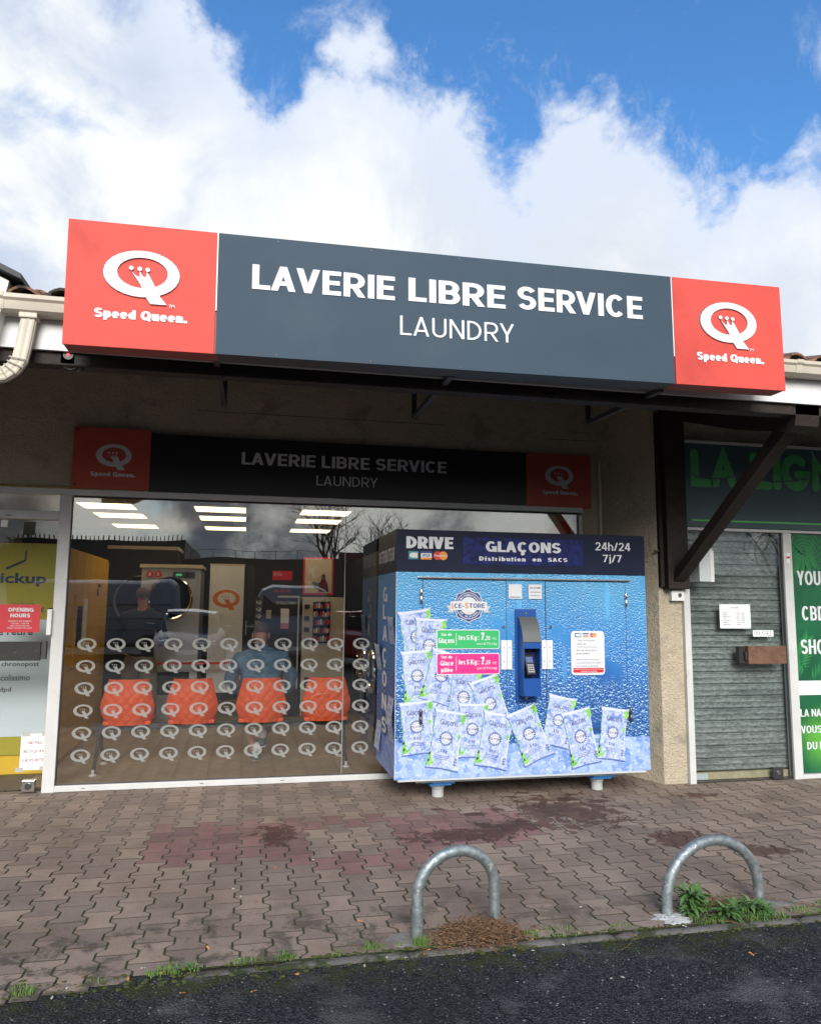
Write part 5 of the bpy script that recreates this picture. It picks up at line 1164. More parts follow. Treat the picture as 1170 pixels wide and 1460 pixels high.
def cards(x0, z0, z1, w, y, parent, names=True):
    h_ = z1-z0
    a = MB(); a.plate([(x0, z0), (x0+w, z0), (x0+w, z1), (x0, z1)], y); obj('cb_logo', a, K['cb_green'], parent)
    a = MB(); a.plate(ell(x0+w*.38, (z0+z1)/2, w*.27, h_*.30, 12), y-.0004); a.plate([(x0+w*.42, z0+h_*.2), (x0+w*.9, z0+h_*.2), (x0+w*.9, z1-h_*.2), (x0+w*.42, z1-h_*.2)], y-.0006); obj('cb_mark', a, K['white_print'], parent)
    x1_ = x0+w*1.22
    a = MB(); a.plate([(x1_, z0), (x1_+w*1.08, z0), (x1_+w*1.08, z1), (x1_, z1)], y); obj('card_logo', a, K['white_print'], parent)
    a = MB(); a.plate([(x1_, z1-h_*.24), (x1_+w*1.08, z1-h_*.24), (x1_+w*1.08, z1), (x1_, z1)], y-.0004); obj('card_stripe', a, K['visa_blue'], parent)
    a = MB(); a.plate([(x1_, z0), (x1_+w*1.08, z0), (x1_+w*1.08, z0+h_*.24), (x1_, z0+h_*.24)], y-.0004); obj('card_stripe', a, K['mc_orange'], parent)
    word('card_lettering', 'VISA', x1_+w*.16, x1_+w*.92, z0+h_*.33, z1-h_*.34, y-.0006, K['visa_blue'], parent, t=.2)
    x2 = x1_+w*1.08+w*.16; r_ = h_*.53
    a = MB(); a.plate(ell(x2+r_, (z0+z1)/2, r_, r_, 24), y-.0002); obj('card_logo', a, K['mc_red'], parent)
    a = MB(); a.plate(ell(x2+r_*2.35, (z0+z1)/2, r_, r_, 24), y-.0004); obj('card_logo', a, K['mc_orange'], parent)
    text('card_lettering', 'MasterCard', x2+r_*.25, x2+r_*3.15, z0+h_*.38, z0+h_*.62, y-.0008, K['white_print'], parent, bold=.02)
cards(1.277, 1.930, 1.998, .085, P1, ice)
# doors: thin proud leaves over a dark gasket
for nm, a, b in (('door', 1.401, 2.110), ('door', 2.462, 3.188)):
    part('door_gasket', K['ink'], ice, (a-.006, b+.006, YF-.0016, YF-.0002, .534, 1.770))
    part(nm, K['droplets'], ice, (a, b, YF-.0050, YF-.0017, .541, 1.764))
part('drip_rail', K['steel'], ice, (1.355, 3.232, YF-.028, YF-.0005, 1.776, 1.790), bev=.003)
for (x, z) in ((1.385, 1.63), (3.193, 1.617), (1.386, .673), (3.210, .650)):
    mb = MB(); mb.lathe([(.008, 0), (.011, .004), (.011, .056), (.0095, .058), (.0095, .062), (.011, .064), (.011, .116), (.008, .12)], (x, YF-.014, z-.06), 'Z', 12); mb.box(x-.014, x+.014, YF-.010, YF-.0055, z-.05, z+.05)
    obj('hinge', mb, K['steel'] if z > 1 else K['steel_dark'], ice, smooth=True)
for x in (2.085, 2.50):
    mb = MB(); mb.lathe([(.010, -.012), (.014, -.006), (.014, 0)], (x, YF-.006, 1.385), 'Y', 12); obj('lock', mb, K['steel'], ice, smooth=True)
for a, b in ((2.062, 2.110), (2.113, 2.155), (2.418, 2.458), (2.462, 2.513)):
    part('latch_plate', K['white_paint'], ice, (a, b, YF-.016, YF-.0055, 1.038, 1.275), bev=.002)
    for z in (1.10, 1.215):
        mb = MB(); mb.lathe([(.005, -.002), (.005, 0)], ((a+b)/2, YF-.016, z), 'Y', 8); obj('screw', mb, K['steel_dark'], ice)
# printed bags of ice
def bag_meshes():
    w, h = .135, .215
    rg = random.Random(2)
    def edge(sx): return [(sx*(w-.004-.012*math.sin(math.pi*(i+.5)/11)**.7-rg.uniform(0, .006)), sx*(1)*(-h+2*h*i/11)) for i in range(1, 11)]
    L_ = [(-w-.002, h+.004)]+[(p[0], -p[1]) for p in [(q_[0], q_[1]) for q_ in [(-(w-.004-.012*math.sin(math.pi*i/11)**.7-rg.uniform(0, .006)), -h+2*h*i/11) for i in range(1, 11)]]]+[(-w+.004, -h-.002), (0, -h+.004), (w+.002, -h-.004)]+[((w-.004-.012*math.sin(math.pi*i/11)**.7-rg.uniform(0, .006)), -h+2*h*i/11) for i in range(1, 11)]+[(w+.001, h+.002), (w*.3, h-.005), (-w*.4, h-.002)]
    bk = MB(); bk.mi = 0; bk.plate(L_, 0)
    bk.mi = 1; bk.plate([(-w+.006, h-.004), (w-.010, h-.006), (w-.02, h-.020), (-w+.015, h-.026)], -.00012); bk.plate([(w-.030, -h+.02), (w-.022, -h+.02), (w-.022, h-.12), (w-.028, h-.12)], -.00012)
    bk.mi = 5; bk.plate([(p[0]*1.02-.004, p[1]*1.01-.006) for p in L_], .00012)
    bk.mi = 2
    for pts in ([(-w+.002, -h+.005), (-w+.05, -h+.02), (-w+.085, -h+.065), (-w+.06, -h+.06), (-w+.062, -h+.045), (-w+.035, -h+.04), (-w+.03, -h+.12), (-w+.012, -h+.10), (-w+.004, -h+.05)],
                [(w-.010, h-.01), (w-.004, h-.06), (w-.05, h-.115), (w-.030, h-.07), (w-.065, h-.075), (w-.035, h-.05), (w-.06, h-.03)],
                [(w-.05, .055), (w-.03, .05), (w-.025, .03), (w-.04, .012), (w-.05, .03)]): bk.plate(pts, -.0002)
    for i in range(7): z = h*.55-i*.05; bk.plate([(-w+.010, z), (-w+.022, z+.008), (-w+.024, z+.026), (-w+.012, z+.020)], -.0002)
    bk.mi = 3
    add_word(bk, 'Glaçons', -.075, .072, h-.112, h-.070, -.00022, t=.13, gap=.10)
    n = 20
    for i in range(n):
        a0, a1 = R(i*360/n), R((i+.62)*360/n); r0, r1 = .042, .055
        bk.plate([(-.005+r0*math.cos(a0), .005+r0*math.sin(a0)), (-.005+r1*math.cos(a0), .005+r1*math.sin(a0)), (-.005+r1*math.cos(a1), .005+r1*math.sin(a1)), (-.005+r0*math.cos(a1), .005+r0*math.sin(a1))], -.00022)
    for i in range(11):
        a0 = R(i*33); bk.plate([(-.005+.026*math.cos(a0)-.004, .005+.026*math.sin(a0)-.003), (-.005+.026*math.cos(a0)+.005, .005+.026*math.sin(a0)-.003), (-.005+.026*math.cos(a0)+.002, .005+.026*math.sin(a0)+.005)], -.00022)
    bk.mi = 4; bk.plate(ell(-.005, .005, .036, .036, 16), -.00015)
    bk.mi = 3; add_word(bk, 'ICE-STORE', -.055, .045, -.004, .013, -.0003, t=.2)
    add_word(bk, '5', -.035, -.022, -h+.115, -h+.138, -.0003, t=.2); add_word(bk, 'Kg', -.012, .018, -h+.115, -h+.138, -.0003, t=.16)
    for i in range(3): bk.plate([(-.06, -h+.09-.012*i), (.05-.01*i, -h+.088-.012*i), (.05-.01*i, -h+.091-.012*i), (-.06, -h+.093-.012*i)], -.0003)
    for i in range(2):
        for j in range(3): bk.plate([(w-.045+.012*i, -h+.03+j*.02), (w-.037+.012*i, -h+.03+j*.02), (w-.037+.012*i, -h+.044+j*.02), (w-.045+.012*i, -h+.044+j*.02)], -.0003)
    return mesh_of('bag_print', bk, [K['bag'], K['bag_light'], K['leaf_print'], K['bag_ink'], K['white_print'], K['print_shadow']], fix=False)
bme = bag_meshes()
for i, (x, z, a) in enumerate([(1.50, .80, 12), (1.385, .80, 5), (1.88, .68, 6), (1.358, 1.300, 8), (1.460, 1.228, -3), (1.362, .990, 5), (1.560, .985, -16), (1.745, .812, -8), (1.975, .763, 18), (1.362, .592, 5), (1.82, .560, -2), (1.600, .492, -10), (2.008, .478, -11), (2.56, .615, -12), (2.305, .515, 22), (2.755, .480, 12), (3.045, .502, -7)]):
    lobj('bag_print', bme, ice, (x, YF-.0056-.0004*i, z), (0, -R(a), 0), (1.0+.05*math.sin(i*2.3), 1, 1.0+.06*math.cos(i*1.7)))
for i, (y, z, a) in enumerate([(-.76, 1.25, 5), (-.74, .80, -6), (-.18, 1.0, 8), (-.77, .48, 6), (-.20, .52, -6)]):
    o = lobj('bag_print', bme, ice, (X0-.0008-.0004*i, y, z), (0, 0, -math.pi/2)); o.rotation_euler = (R(a), 0, -math.pi/2)
for ch, z in zip('GLAÇONS', (1.65, 1.50, 1.315, 1.125, .93, .735, .545)):
    word('side_letter', ch, .33, .55 if ch != 'L' else .50, z-.066, z+.066, X0-.004, K['white_print'], ice, t=.22, face='-X')
word('side_lettering', 'DISTRIBUTEUR', .10, .85, 1.925, 2.035, X0-.003, K['white_print'], ice, t=.2, face='-X')
# price stickers
PS = YF-.0125
def sticker(name, x0, x1, z0, z1, m, r=.018, y=PS, edge=.006):
    mb = MB(); mb.plate(rrect(x0, x1, z0, z1, r), y, .0006); o = obj(name, mb, K['white_print'], ice)
    if m: mb = MB(); mb.plate(rrect(x0+edge, x1-edge, z0+edge, z1-edge, r*.8), y-.0004); obj(name+'_face', mb, m, ice)
    return o
for z0, z1, m_, l1 in ((1.204, 1.362, 'green_print', ('Sac de', 'Glaçons')), (1.000, 1.172, 'pink_print', ('Sac de', 'Glace', 'pilée'))):
    sticker('price_sticker', 1.514, 2.050, z0, z1, K[m_]); y = PS-.0008; zc = (z0+z1)/2; W_ = K['white_print']
    if len(l1) == 2:
        word('lettering', l1[0], 1.553, 1.640, zc+.028, zc+.052, y, W_, ice, t=.22); word('lettering', l1[1], 1.528, 1.665, zc-.030, zc+.012, y, W_, ice, t=.2, gap=.08)
    else:
        word('lettering', l1[0], 1.553, 1.645, zc+.045, zc+.068, y, W_, ice, t=.22); word('lettering', l1[1], 1.545, 1.655, zc-.012, zc+.026, y, W_, ice, t=.2); word('lettering', l1[2], 1.552, 1.650, zc-.065, zc-.030, y, W_, ice, t=.2)
    part('divider', W_, ice, (1.677, 1.681, y-.0002, y+.0002, z0+.03, z1-.03))
    word('lettering', 'les 5 Kg :', 1.700, 1.872, zc-.005, zc+.034, y, W_, ice, t=.2, sp=.22); word('lettering', '7', 1.890, 1.918, zc-.005, zc+.055, y, W_, ice, t=.26); word('lettering', ',25', 1.922, 1.968, zc-.005, zc+.027, y, W_, ice, t=.2); text('lettering', 'TTC', 1.985, 2.022, zc-.005, zc+.014, y, W_, ice, bold=.01)
    text('lettering', '(soit 1,45 TTC le Kg)', 1.855, 2.024, zc-.050, zc-.026, y, W_, ice, bold=.01)
# instruction sticker
sticker('instruction_sticker', 2.678, 2.982, .985, 1.352, None, .03); y = PS-.0008
cards(2.715, 1.300, 1.334, .055, y, ice)
for i, (t_, w_) in enumerate((('- Taper sur le clavier', .17), ('- Choisir votre', .09), ('- Ouvrir une des 2 portes', .185), ("d'un sac de la sorte", .18), ('de vos souhaits', .12), (None, 0), ('Après fermeture des portes,', .205), ('le montant facturé est indiqué', .225), ('sur le lecteur de paiement.', .20))):
    if t_: text('small_lettering', t_, 2.725, 2.725+w_, 1.264-i*.0265, 1.278-i*.0265, y, K['bag_ink'], ice, bold=.008)
mb = MB(); mb.plate(rrect(2.695, 2.970, 1.005, 1.045, .006), y); obj('warning_strip', mb, K['red_print'], ice)
text('small_lettering', 'NE RIEN FORCER, EN CAS DE PANNE', 2.705, 2.960, 1.028, 1.038, y-.0005, K['white_print'], ice, bold=.01); text('small_lettering', 'APPELER LE NUMERO', 2.76, 2.91, 1.011, 1.021, y-.0005, K['white_print'], ice, bold=.01)
sticker('label', 2.131, 2.247, 1.617, 1.738, None, .004); sticker('label', 2.306, 2.424, 1.617, 1.738, None, .004)
word('small_lettering', 'ICE-STORE', 2.318, 2.412, 1.702, 1.716, y, K['bag_ink'], ice, t=.2)
for z in (1.672, 1.642): part('label_line', K['ink'], ice, (2.32, 2.41, y-.0002, y+.0002, z, z+.004))
part('label_line', K['logo_blue'], ice, (2.142, 2.236, y-.0002, y+.0002, 1.628, 1.634))
# round badge ICE-STORE
BX, BZ = 1.785, 1.556
mb = MB(); gear = []
for i in range(64):
    a = 2*math.pi*i/64; r_ = .119+.010*(math.cos(a*8) > 0); gear.append((BX+r_*math.cos(a), BZ+r_*math.sin(a)))
mb.plate([(BX+(x-BX)*1.05, BZ+(z-BZ)*1.05) for x, z in gear], PS+.0004); obj('badge_halo', mb, K['white_print'], ice)
mb = MB(); mb.plate(gear, PS); obj('badge', mb, K['logo_blue'], ice)
def ringp(name, r0, r1, y, m):
    n = 40; mb = MB(); vs = [(BX+r_*math.cos(2*math.pi*i/n), y, BZ+r_*math.sin(2*math.pi*i/n)) for r_ in (r1, r0) for i in range(n)]
    mb.add(vs, [(i, (i+1) % n, n+(i+1) % n, n+i) for i in range(n)]); return obj(name, mb, m, ice)
ringp('badge_ring', .104, .109, PS-.0004, K['white_print'])
mb = MB(); mb.plate(ell(BX, BZ, .072, .072, 32), PS-.0004); obj('badge_centre', mb, K['white_print'], ice)
mb = MB()
for s_, a0, a1, inv in (('DISTRIBUTEUR', 150, 30, 1), ('DE GLAÇONS', 218, 322, -1)):
    for i, ch in enumerate(s_):
        a = R(a0+(a1-a0)*i/(len(s_)-1)); r_ = .087; cx, cz = BX+r_*math.cos(a), BZ+r_*math.sin(a)
        if ch != ' ': add_word(mb, ch, cx-.006, cx+.006, cz-.008, cz+.008, PS-.0005, t=.22, rot=(a-math.pi/2) if inv > 0 else (a+math.pi/2), ctr=(cx, cz))
obj('badge_lettering', mb, K['white_print'], ice, fix=False)
mb = MB(); mb.plate([(BX-.185, BZ-.055), (BX-.165, BZ-.035), (BX-.19, BZ+.0), (BX-.13, BZ+.005), (BX-.13, BZ-.055)], PS-.0006); mb.plate([(BX+.185, BZ-.055), (BX+.165, BZ-.035), (BX+.19, BZ-.0), (BX+.13, BZ+.005), (BX+.13, BZ-.055)], PS-.0006); obj('ribbon_tail', mb, K['grey_box'], ice)
mb = MB(); mb.plate([(BX-.158, BZ+.033)]+[(BX-.158+.316*i/12, BZ+.033+.006*math.sin(math.pi*i/12)) for i in range(1, 13)]+[(BX+.150, BZ-.038)]+[(BX+.150-.300*i/12, BZ-.038+.006*math.sin(math.pi*i/12)) for i in range(1, 13)], PS-.0010); obj('ribbon', mb, K['white_print'], ice)
word('badge_name', 'I', BX-.145, BX-.133, BZ-.026, BZ+.018, PS-.0014, K['orange_ink'], ice, t=.3); word('badge_name', 'CE-', BX-.124, BX-.040, BZ-.020, BZ+.018, PS-.0014, K['logo_blue'], ice, t=.2); word('badge_name', 'S', BX-.033, BX-.002, BZ-.022, BZ+.026, PS-.0014, K['orange_ink'], ice, t=.22); word('badge_name', 'TORE', BX+.004, BX+.138, BZ-.018, BZ+.020, PS-.0014, K['logo_blue'], ice, t=.2)
text('badge_script', 'Complice', BX-.035, BX+.035, BZ-.062, BZ-.045, PS-.0010, K['orange_ink'], ice)
# payment terminal
tm = part('terminal_plate', K['term_blue'], ice, (2.185, 2.366, YF-.024, YF-.0055, .778, 1.532), bev=.003)
cheek = [(-.944, 1.468), (-.985, 1.455), (-1.03, 1.40), (-1.062, 1.33), (-1.078, 1.265), (-1.080, 1.225), (-1.075, 1.10), (-1.058, .99), (-1.070, .975), (-1.070, .845), (-1.06, .832), (-.944, .832)]
for a, b in ((2.203, 2.211), (2.344, 2.352)):
    c_ = [p for p in cheek]
    mb = MB(); mb.prism(c_, a, b, 'X'); obj('hood_cheek', mb, K['term_blue'], tm)
mb = MB(); top_ = cheek[:5]; mb.prism([(p[0]-.003, p[1]+.003) for p in top_]+[(p[0]+.004, p[1]-.004) for p in reversed(top_)], 2.200, 2.355, 'X'); obj('hood_cover', mb, K['term_grey'], tm, smooth=50)
part('hood_lip', K['term_blue'], tm, (2.212, 2.343, -1.079, -1.068, 1.215, 1.262)); part('hood_back', K['term_dark'], tm, (2.212, 2.343, -.960, -.9445, .98, 1.44)); part('lower_box', K['term_blue'], tm, (2.212, 2.343, -1.069, -.9445, .834, .974))
mb = MB(); mb.T = Matrix.Translation((2.277, -1.01, 1.075)) @ Matrix.Rotation(R(-28), 4, 'X'); mb.box(-.036, .036, -.02, .02, -.085, .085, bev=.005); rd_ = obj('card_reader', mb, K['black_plastic'], tm)
mb = MB(); mb.T = Matrix.Translation((2.277, -1.01, 1.075)) @ Matrix.Rotation(R(-28), 4, 'X'); mb.box(-.028, .028, -.0225, -.0205, .015, .065); obj('reader_screen', mb, mat('lcd', (.10, .14, .30), .3), rd_)
mb = MB(); mb.T = Matrix.Translation((2.277, -1.01, 1.075)) @ Matrix.Rotation(R(-28), 4, 'X')
for i in range(3):
    for j in range(4): mb.box(-.026+.019*i, -.012+.019*i, -.0245, -.0205, -.07+.019*j, -.058+.019*j)
obj('keypad', mb, K['grey_wall'], rd_)['kind'] = 'stuff'
for z in (1.498, .808):
    mb = MB(); mb.lathe([(.009, -.006), (.012, -.003), (.012, 0)], (2.275, YF-.024, z), 'Y', 12); obj('lock', mb, K['steel'], tm, smooth=True)
# feet: grey pipe stubs on the paving
for x, y in ((1.585, -.70), (2.995, -.70), (1.585, -.22), (2.995, -.22)):
    mb = MB(); mb.lathe([(.049, 0), (.049, .062), (.046, .064)], (x, y, .002), 'Z', 20); f_ = obj('foot', mb, K['plinth'], ice, smooth=40)
    mb = MB(); mb.lathe([(.050, 0), (.058, .010), (.058, .030), (.062, .038)], (x, y, .0665), 'Z', 20); obj('collar', mb, K['grey_box'], f_, smooth=40)
    mb = MB(); mb.box(x-.09, x+.09, y-.10, y+.05, .105, .118, bev=.003); mb.box(x-.07, x+.12, y-.10, y+.05, .1185, .132, bev=.002); obj('packing_pad', mb, K['blue_bright'], f_)

# ================================================================== SHOP ON THE RIGHT
YS = -.66
s2 = empty('closed_shopfront', (5.2, YS, 0), 'closed green and grey shopfront right of the pillar, aluminium frame with two poster windows', 'shopfront')
part('frame_post', K['alu'], s2, (3.897, 3.958, YS-.03, YS+.05, 0, 2.268), bev=.004); part('frame_post', K['alu'], s2, (4.960, 5.048, YS-.03, YS+.05, 0, 2.268), bev=.004)
part('frame_head', K['alu'], s2, (3.94, 6.6, YS-.034, YS+.05, 2.270, 2.298), bev=.003); part('frame_sill', K['alu'], s2, (5.0485, 6.6, YS-.03, YS+.05, .003, .042), bev=.003)
part('frame_post', K['alu'], s2, (6.55, 6.598, YS-.03, YS+.05, .043, 2.268), bev=.003)
part('window_pane', K['door_glass'], s2, (5.049, 6.549, YS+.012, YS+.018, .043, 2.269))
part('window_back', K['dark_wall'], s2, (5.049, 6.549, YS+.22, YS+.24, .043, 2.269))
word('small_notice', 'I', 4.99, 4.992, 1.99, 1.995, YS-.0312, K['red_print'], s2, t=.5) if False else None
part('safety_label', K['paper'], s2, (4.985, 5.022, YS-.0325, YS-.0305, 1.985, 2.075)); part('safety_label_band', K['red_print'], s2, (4.985, 5.022, YS-.0330, YS-.0326, 2.025, 2.045))
d2 = empty('shutter_door', (4.46, YS, 0), 'glass shop door with lowered ribbed galvanised shutter right behind it', 'door')
part('door_pane', K['door_glass'], d2, (3.965, 4.952, YS-.004, YS+.004, .012, 2.262)); part('door_frame', K['steel_dark'], d2, (3.9585, 3.966, YS-.006, YS+.02, .01, 2.266), (4.951, 4.9595, YS-.006, YS+.02, .01, 2.266))
part('threshold', K['steel_dark'], d2, (3.965, 4.955, YS-.01, YS+.03, .003, .012)); part('floor_lock', K['steel_dark'], d2, (4.735, 4.838, YS-.03, YS-.006, .013, .118), bev=.004)
mb = MB(); mb.lathe([(.018, -.006), (.018, 0)], (4.787, YS-.030, .07), 'Y', 12); obj('lock_cylinder', mb, K['steel'], d2)
part('handle_box', K['wood_box'], d2, (4.480, 4.872, YS-.105, YS-.055, 1.050, 1.212), bev=.003); part('box_bracket', K['dark_board'], d2, (4.42, 4.50, YS-.054, YS-.006, 1.055, 1.205)); part('box_latch', K['ink'], d2, (4.462, 4.478, YS-.085, YS-.0555, 1.09, 1.16))
for x in (4.525, 4.84):
    mb = MB(); mb.lathe([(.0055, -.003), (.0055, 0)], (x, YS-.105, 1.128), 'Y', 8); obj('screw', mb, K['steel'], d2)
slat = MB(); n_ = 8
pr = [(.0, .0), (-.005, .004), (-.006, .012), (-.003, .018), (-.003, .050), (-.0055, .055), (-.0055, .060), (-.003, .065), (-.003, .092), (-.006, .097), (-.005, .1035), (.0, .1075), (.004, .1075), (.004, .0)]
slat.prism(pr, -.5, .72, 'X'); slm = mesh_of('shutter_slat', slat, K['slat'], smooth=30)
shy = YS+.085
for i in range(20): lobj('shutter_slat', slm, d2, (4.46, shy+(.001*((i*7) % 3)), .085+.1105*i))
part('shutter_bottom_bar', K['beige_bar'], d2, (3.97, 4.95, shy-.03, shy+.01, .014, .075)); part('bar_end', K['grey_box'], d2, (3.968, 4.12, shy-.034, shy-.031, .016, .072))
hn = empty('hours_notice', (4.43, YS-.008, 1.36), 'white opening hours sheet fixed on the shuttered glass door', 'notice')
part('sheet', K['paper'], hn, (4.268, 4.588, YS-.0085, YS-.006, 1.368, 1.590)); text('heading', 'HORAIRES', 4.385, 4.470, 1.553, 1.563, YS-.0092, K['ink'], hn, bold=.01)
for i in range(7):
    z = 1.505-.0175*i; text('line', ('LUNDI', 'MARDI', 'MERCREDI', 'JEUDI', 'VENDREDI', 'SAMEDI', 'DIMANCHE')[i], 4.300, 4.30+(.045, .045, .075, .04, .075, .055, .075)[i], z, z+.009, YS-.0092, K['ink'], hn, bold=.01)
    text('line', ('10H30 - 19H00', '10H30 - 19H00', '10H30 - 19H00', '10H30 - 19H00', '10H30 - 19H00', '10H00 - 19H00', 'FERMÉ')[i], 4.44, 4.525 if i < 6 else 4.48, z, z+.009, YS-.0092, K['ink'], hn, bold=.01)
for x, z in ((4.276, 1.582), (4.580, 1.582), (4.276, 1.376), (4.580, 1.376)): part('pin', K['ink'], hn, (x-.003, x+.003, YS-.0095, YS-.0086, z-.003, z+.003))
pz = empty('pull_notice', (4.71, YS-.008, 1.29), 'little white handwritten POUSSEZ label on the shuttered glass door', 'label')
part('sheet', K['paper'], pz, (4.606, 4.822, YS-.0085, YS-.006, 1.293, 1.352)); word('lettering', 'POUSSEZ', 4.622, 4.800, 1.303, 1.342, YS-.0090, K['ink'], pz, t=.10, gap=.12)
# fascia sign
f2 = empty('shop_fascia_sign', (5.2, YS-.05, 2.3), 'dark teal fascia sign with rounded green capitals LA LIGN over the closed shop', 'sign')
part('board', K['shop_teal'], f2, (3.935, 6.6, YS-.06, YS+.02, 2.300, 3.085)); part('top_trim', K['alu'], f2, (3.935, 6.6, YS-.075, YS+.015, 3.0855, 3.110)); part('green_line', K['shop_line'], f2, (3.99, 6.6, YS-.0625, YS-.0605, 2.352, 2.366))
def round_word(mb, strokes, y, t, rad=10):
    for k_, pts in enumerate(strokes):
        P = [Vector(p) for p in pts]; L_, R_ = ribbon(pts, t, t); n = len(pts); yy = y-.0004*k_
        vs = [(p.x, yy, p.y) for p in L_+R_]; mb.add(vs, [(i, i+1, n+i+1, n+i) for i in range(n-1)])
        for q_ in (P[0], P[-1]): mb.plate([(q_.x+t/2*math.cos(2*math.pi*i/14), q_.y+t/2*math.sin(2*math.pi*i/14)) for i in range(14)], yy-.0002)
yg = YS-.062; zb_, zt2 = 2.715, 2.985
mb = MB()
for st in ([[(4.035, zt2), (4.035, zb_), (4.175, zb_)]], [[(4.24, zb_), (4.335, zt2), (4.43, zb_)], [(4.28, 2.80), (4.39, 2.80)]], [[(4.66, zt2), (4.66, zb_), (4.81, zb_)]], [[(4.905, zb_), (4.905, zt2)]],
           [arcp(5.11, 2.85, .115, .135, 50, 350, 18)+[(5.14, 2.83)]], [[(5.33, zb_), (5.33, zt2), (5.50, zb_), (5.50, zt2)]], [[(5.78, zt2), (5.62, zt2), (5.62, zb_), (5.78, zb_)], [(5.62, 2.85), (5.74, 2.85)]]):
    m1 = MB(); round_word(m1, st, yg, .086); obj('letter', m1, K['shop_green'], f2, fix=False)
mb = MB()
for i in range(6): pass
cv_ = [(4.0, 2.80), (4.05, 2.765), (4.15, 2.75), (4.35, 2.76), (4.47, 2.80)]
m1 = MB(); L_, R_ = ribbon(cv_, .012, .012); m1.add([(p.x, yg-.0025, p.y) for p in L_+R_], [(i, i+1, 6+i, 5+i) for i in range(4)]); obj('stroke_cut', m1, K['shop_teal'], f2, fix=False)
cv_ = [(4.60, 2.80), (4.70, 2.765), (4.85, 2.75), (5.1, 2.77), (5.25, 2.80)]
m1 = MB(); L_, R_ = ribbon(cv_, .012, .012); m1.add([(p.x, yg-.0025, p.y) for p in L_+R_], [(i, i+1, 6+i, 5+i) for i in range(4)]); obj('stroke_cut', m1, K['shop_teal'], f2, fix=False)
# poster windows
def poster_mat():
    m = bpy.data.materials.new('green_poster'); m.use_nodes = True; q = NT(m.node_tree); o = q.n('ShaderNodeOutputMaterial'); b = q.n('ShaderNodeBsdfPrincipled'); q.nt.links.new(b.outputs[0], o.inputs[0])
    P = q.n('ShaderNodeNewGeometry').outputs['Position']; s3 = q.n('ShaderNodeSeparateXYZ', ins={0: P})
    dx = q.math('SUBTRACT', s3.outputs[0], 5.30); dz = q.math('SUBTRACT', s3.outputs[2], .36); d = q.math('SQRT', q.math('ADD', q.math('MULTIPLY', dx, dx), q.math('MULTIPLY', dz, dz)))
    c = q.mix(q.rng(d, .02, .36), (.12, .42, .05), (.008, .12, .05)); c = q.mix(q.rng(q.noise(P, 3, 3), .35, .65), c, q.mix(1.0, c, (.6, .7, .7), 'MULTIPLY'))
    q.set(b.inputs['Base Color'], c); b.inputs['Roughness'].default_value = .4; return m
K['poster_green'] = poster_mat()
for z0, z1, lb in ((.885, 2.262, 'tall dark green shop window poster with palm leaves reading YOUR CBD SHOP'), (.048, .750, 'lower green shop window poster with white slogan starting LA NATURE')):
    e = empty('window_poster', (5.8, YS, z0), lb, 'poster'); part('sheet', K['poster_green'], e, (5.052, 6.545, YS+.002, YS+.008, z0, z1))
    if z1 > 1:
        for t_, x0_, x1_, z in (('YOUR', 5.112, 5.46, 1.778), ('CBD', 5.146, 5.40, 1.444), ('SHOP', 5.116, 5.46, 1.130)): word('lettering', t_, x0_, x1_, z, z+.135, YS+.0012, K['white_print'], e, t=.22, tz=.14, gap=.10)
        def palm(cx, cz, a, ln, n_=11, m='leafy'):
            mb = MB()
            for i in range(n_):
                t_ = (i+1)/n_; b0 = (cx+ln*t_*math.cos(R(a)), cz+ln*t_*math.sin(R(a)))
                for s_ in (-1, 1):
                    an = R(a+s_*(62-34*t_)); l_ = ln*(.50-.25*abs(t_-.4)); w_ = .011
                    tip = (b0[0]+l_*math.cos(an), b0[1]+l_*math.sin(an)); px, pz_ = -math.sin(an)*w_, math.cos(an)*w_
                    mid = (b0[0]+l_*.4*math.cos(an), b0[1]+l_*.4*math.sin(an))
                    pts = [b0, (mid[0]+px, mid[1]+pz_), tip, (mid[0]-px, mid[1]-pz_)]
                    pts = [(max(5.054, min(6.54, p[0])), max(z0+.002, min(z1-.002, p[1]))) for p in pts]
                    mb.plate(pts, YS+.0016-.00002*i)
            obj('palm_leaf', mb, K[m], e)
        for a in ((5.05, 2.36, -60, .42), (5.30, 2.34, -110, .4), (5.45, 2.3, -80, .45), (5.06, .98, 65, .3), (5.20, .86, 30, .35), (5.10, .90, 120, .3), (5.5, .9, 95, .4), (5.8, 2.3, -70, .5)): palm(*a)
    else:
        for t_, x0_, x1_, z in (('LA NATURE', 5.072, 5.50, .555), ('VOUS VEUT', 5.070, 5.52, .405), ('DU BIEN', 5.126, 5.44, .257)): word('lettering', t_, x0_, x1_, z, z+.068, YS+.0012, K['white_print'], e, t=.20, tz=.14, gap=.10)
part('white_band', K['white_paint'], s2, (5.052, 6.545, YS+.002, YS+.008, .752, .883))

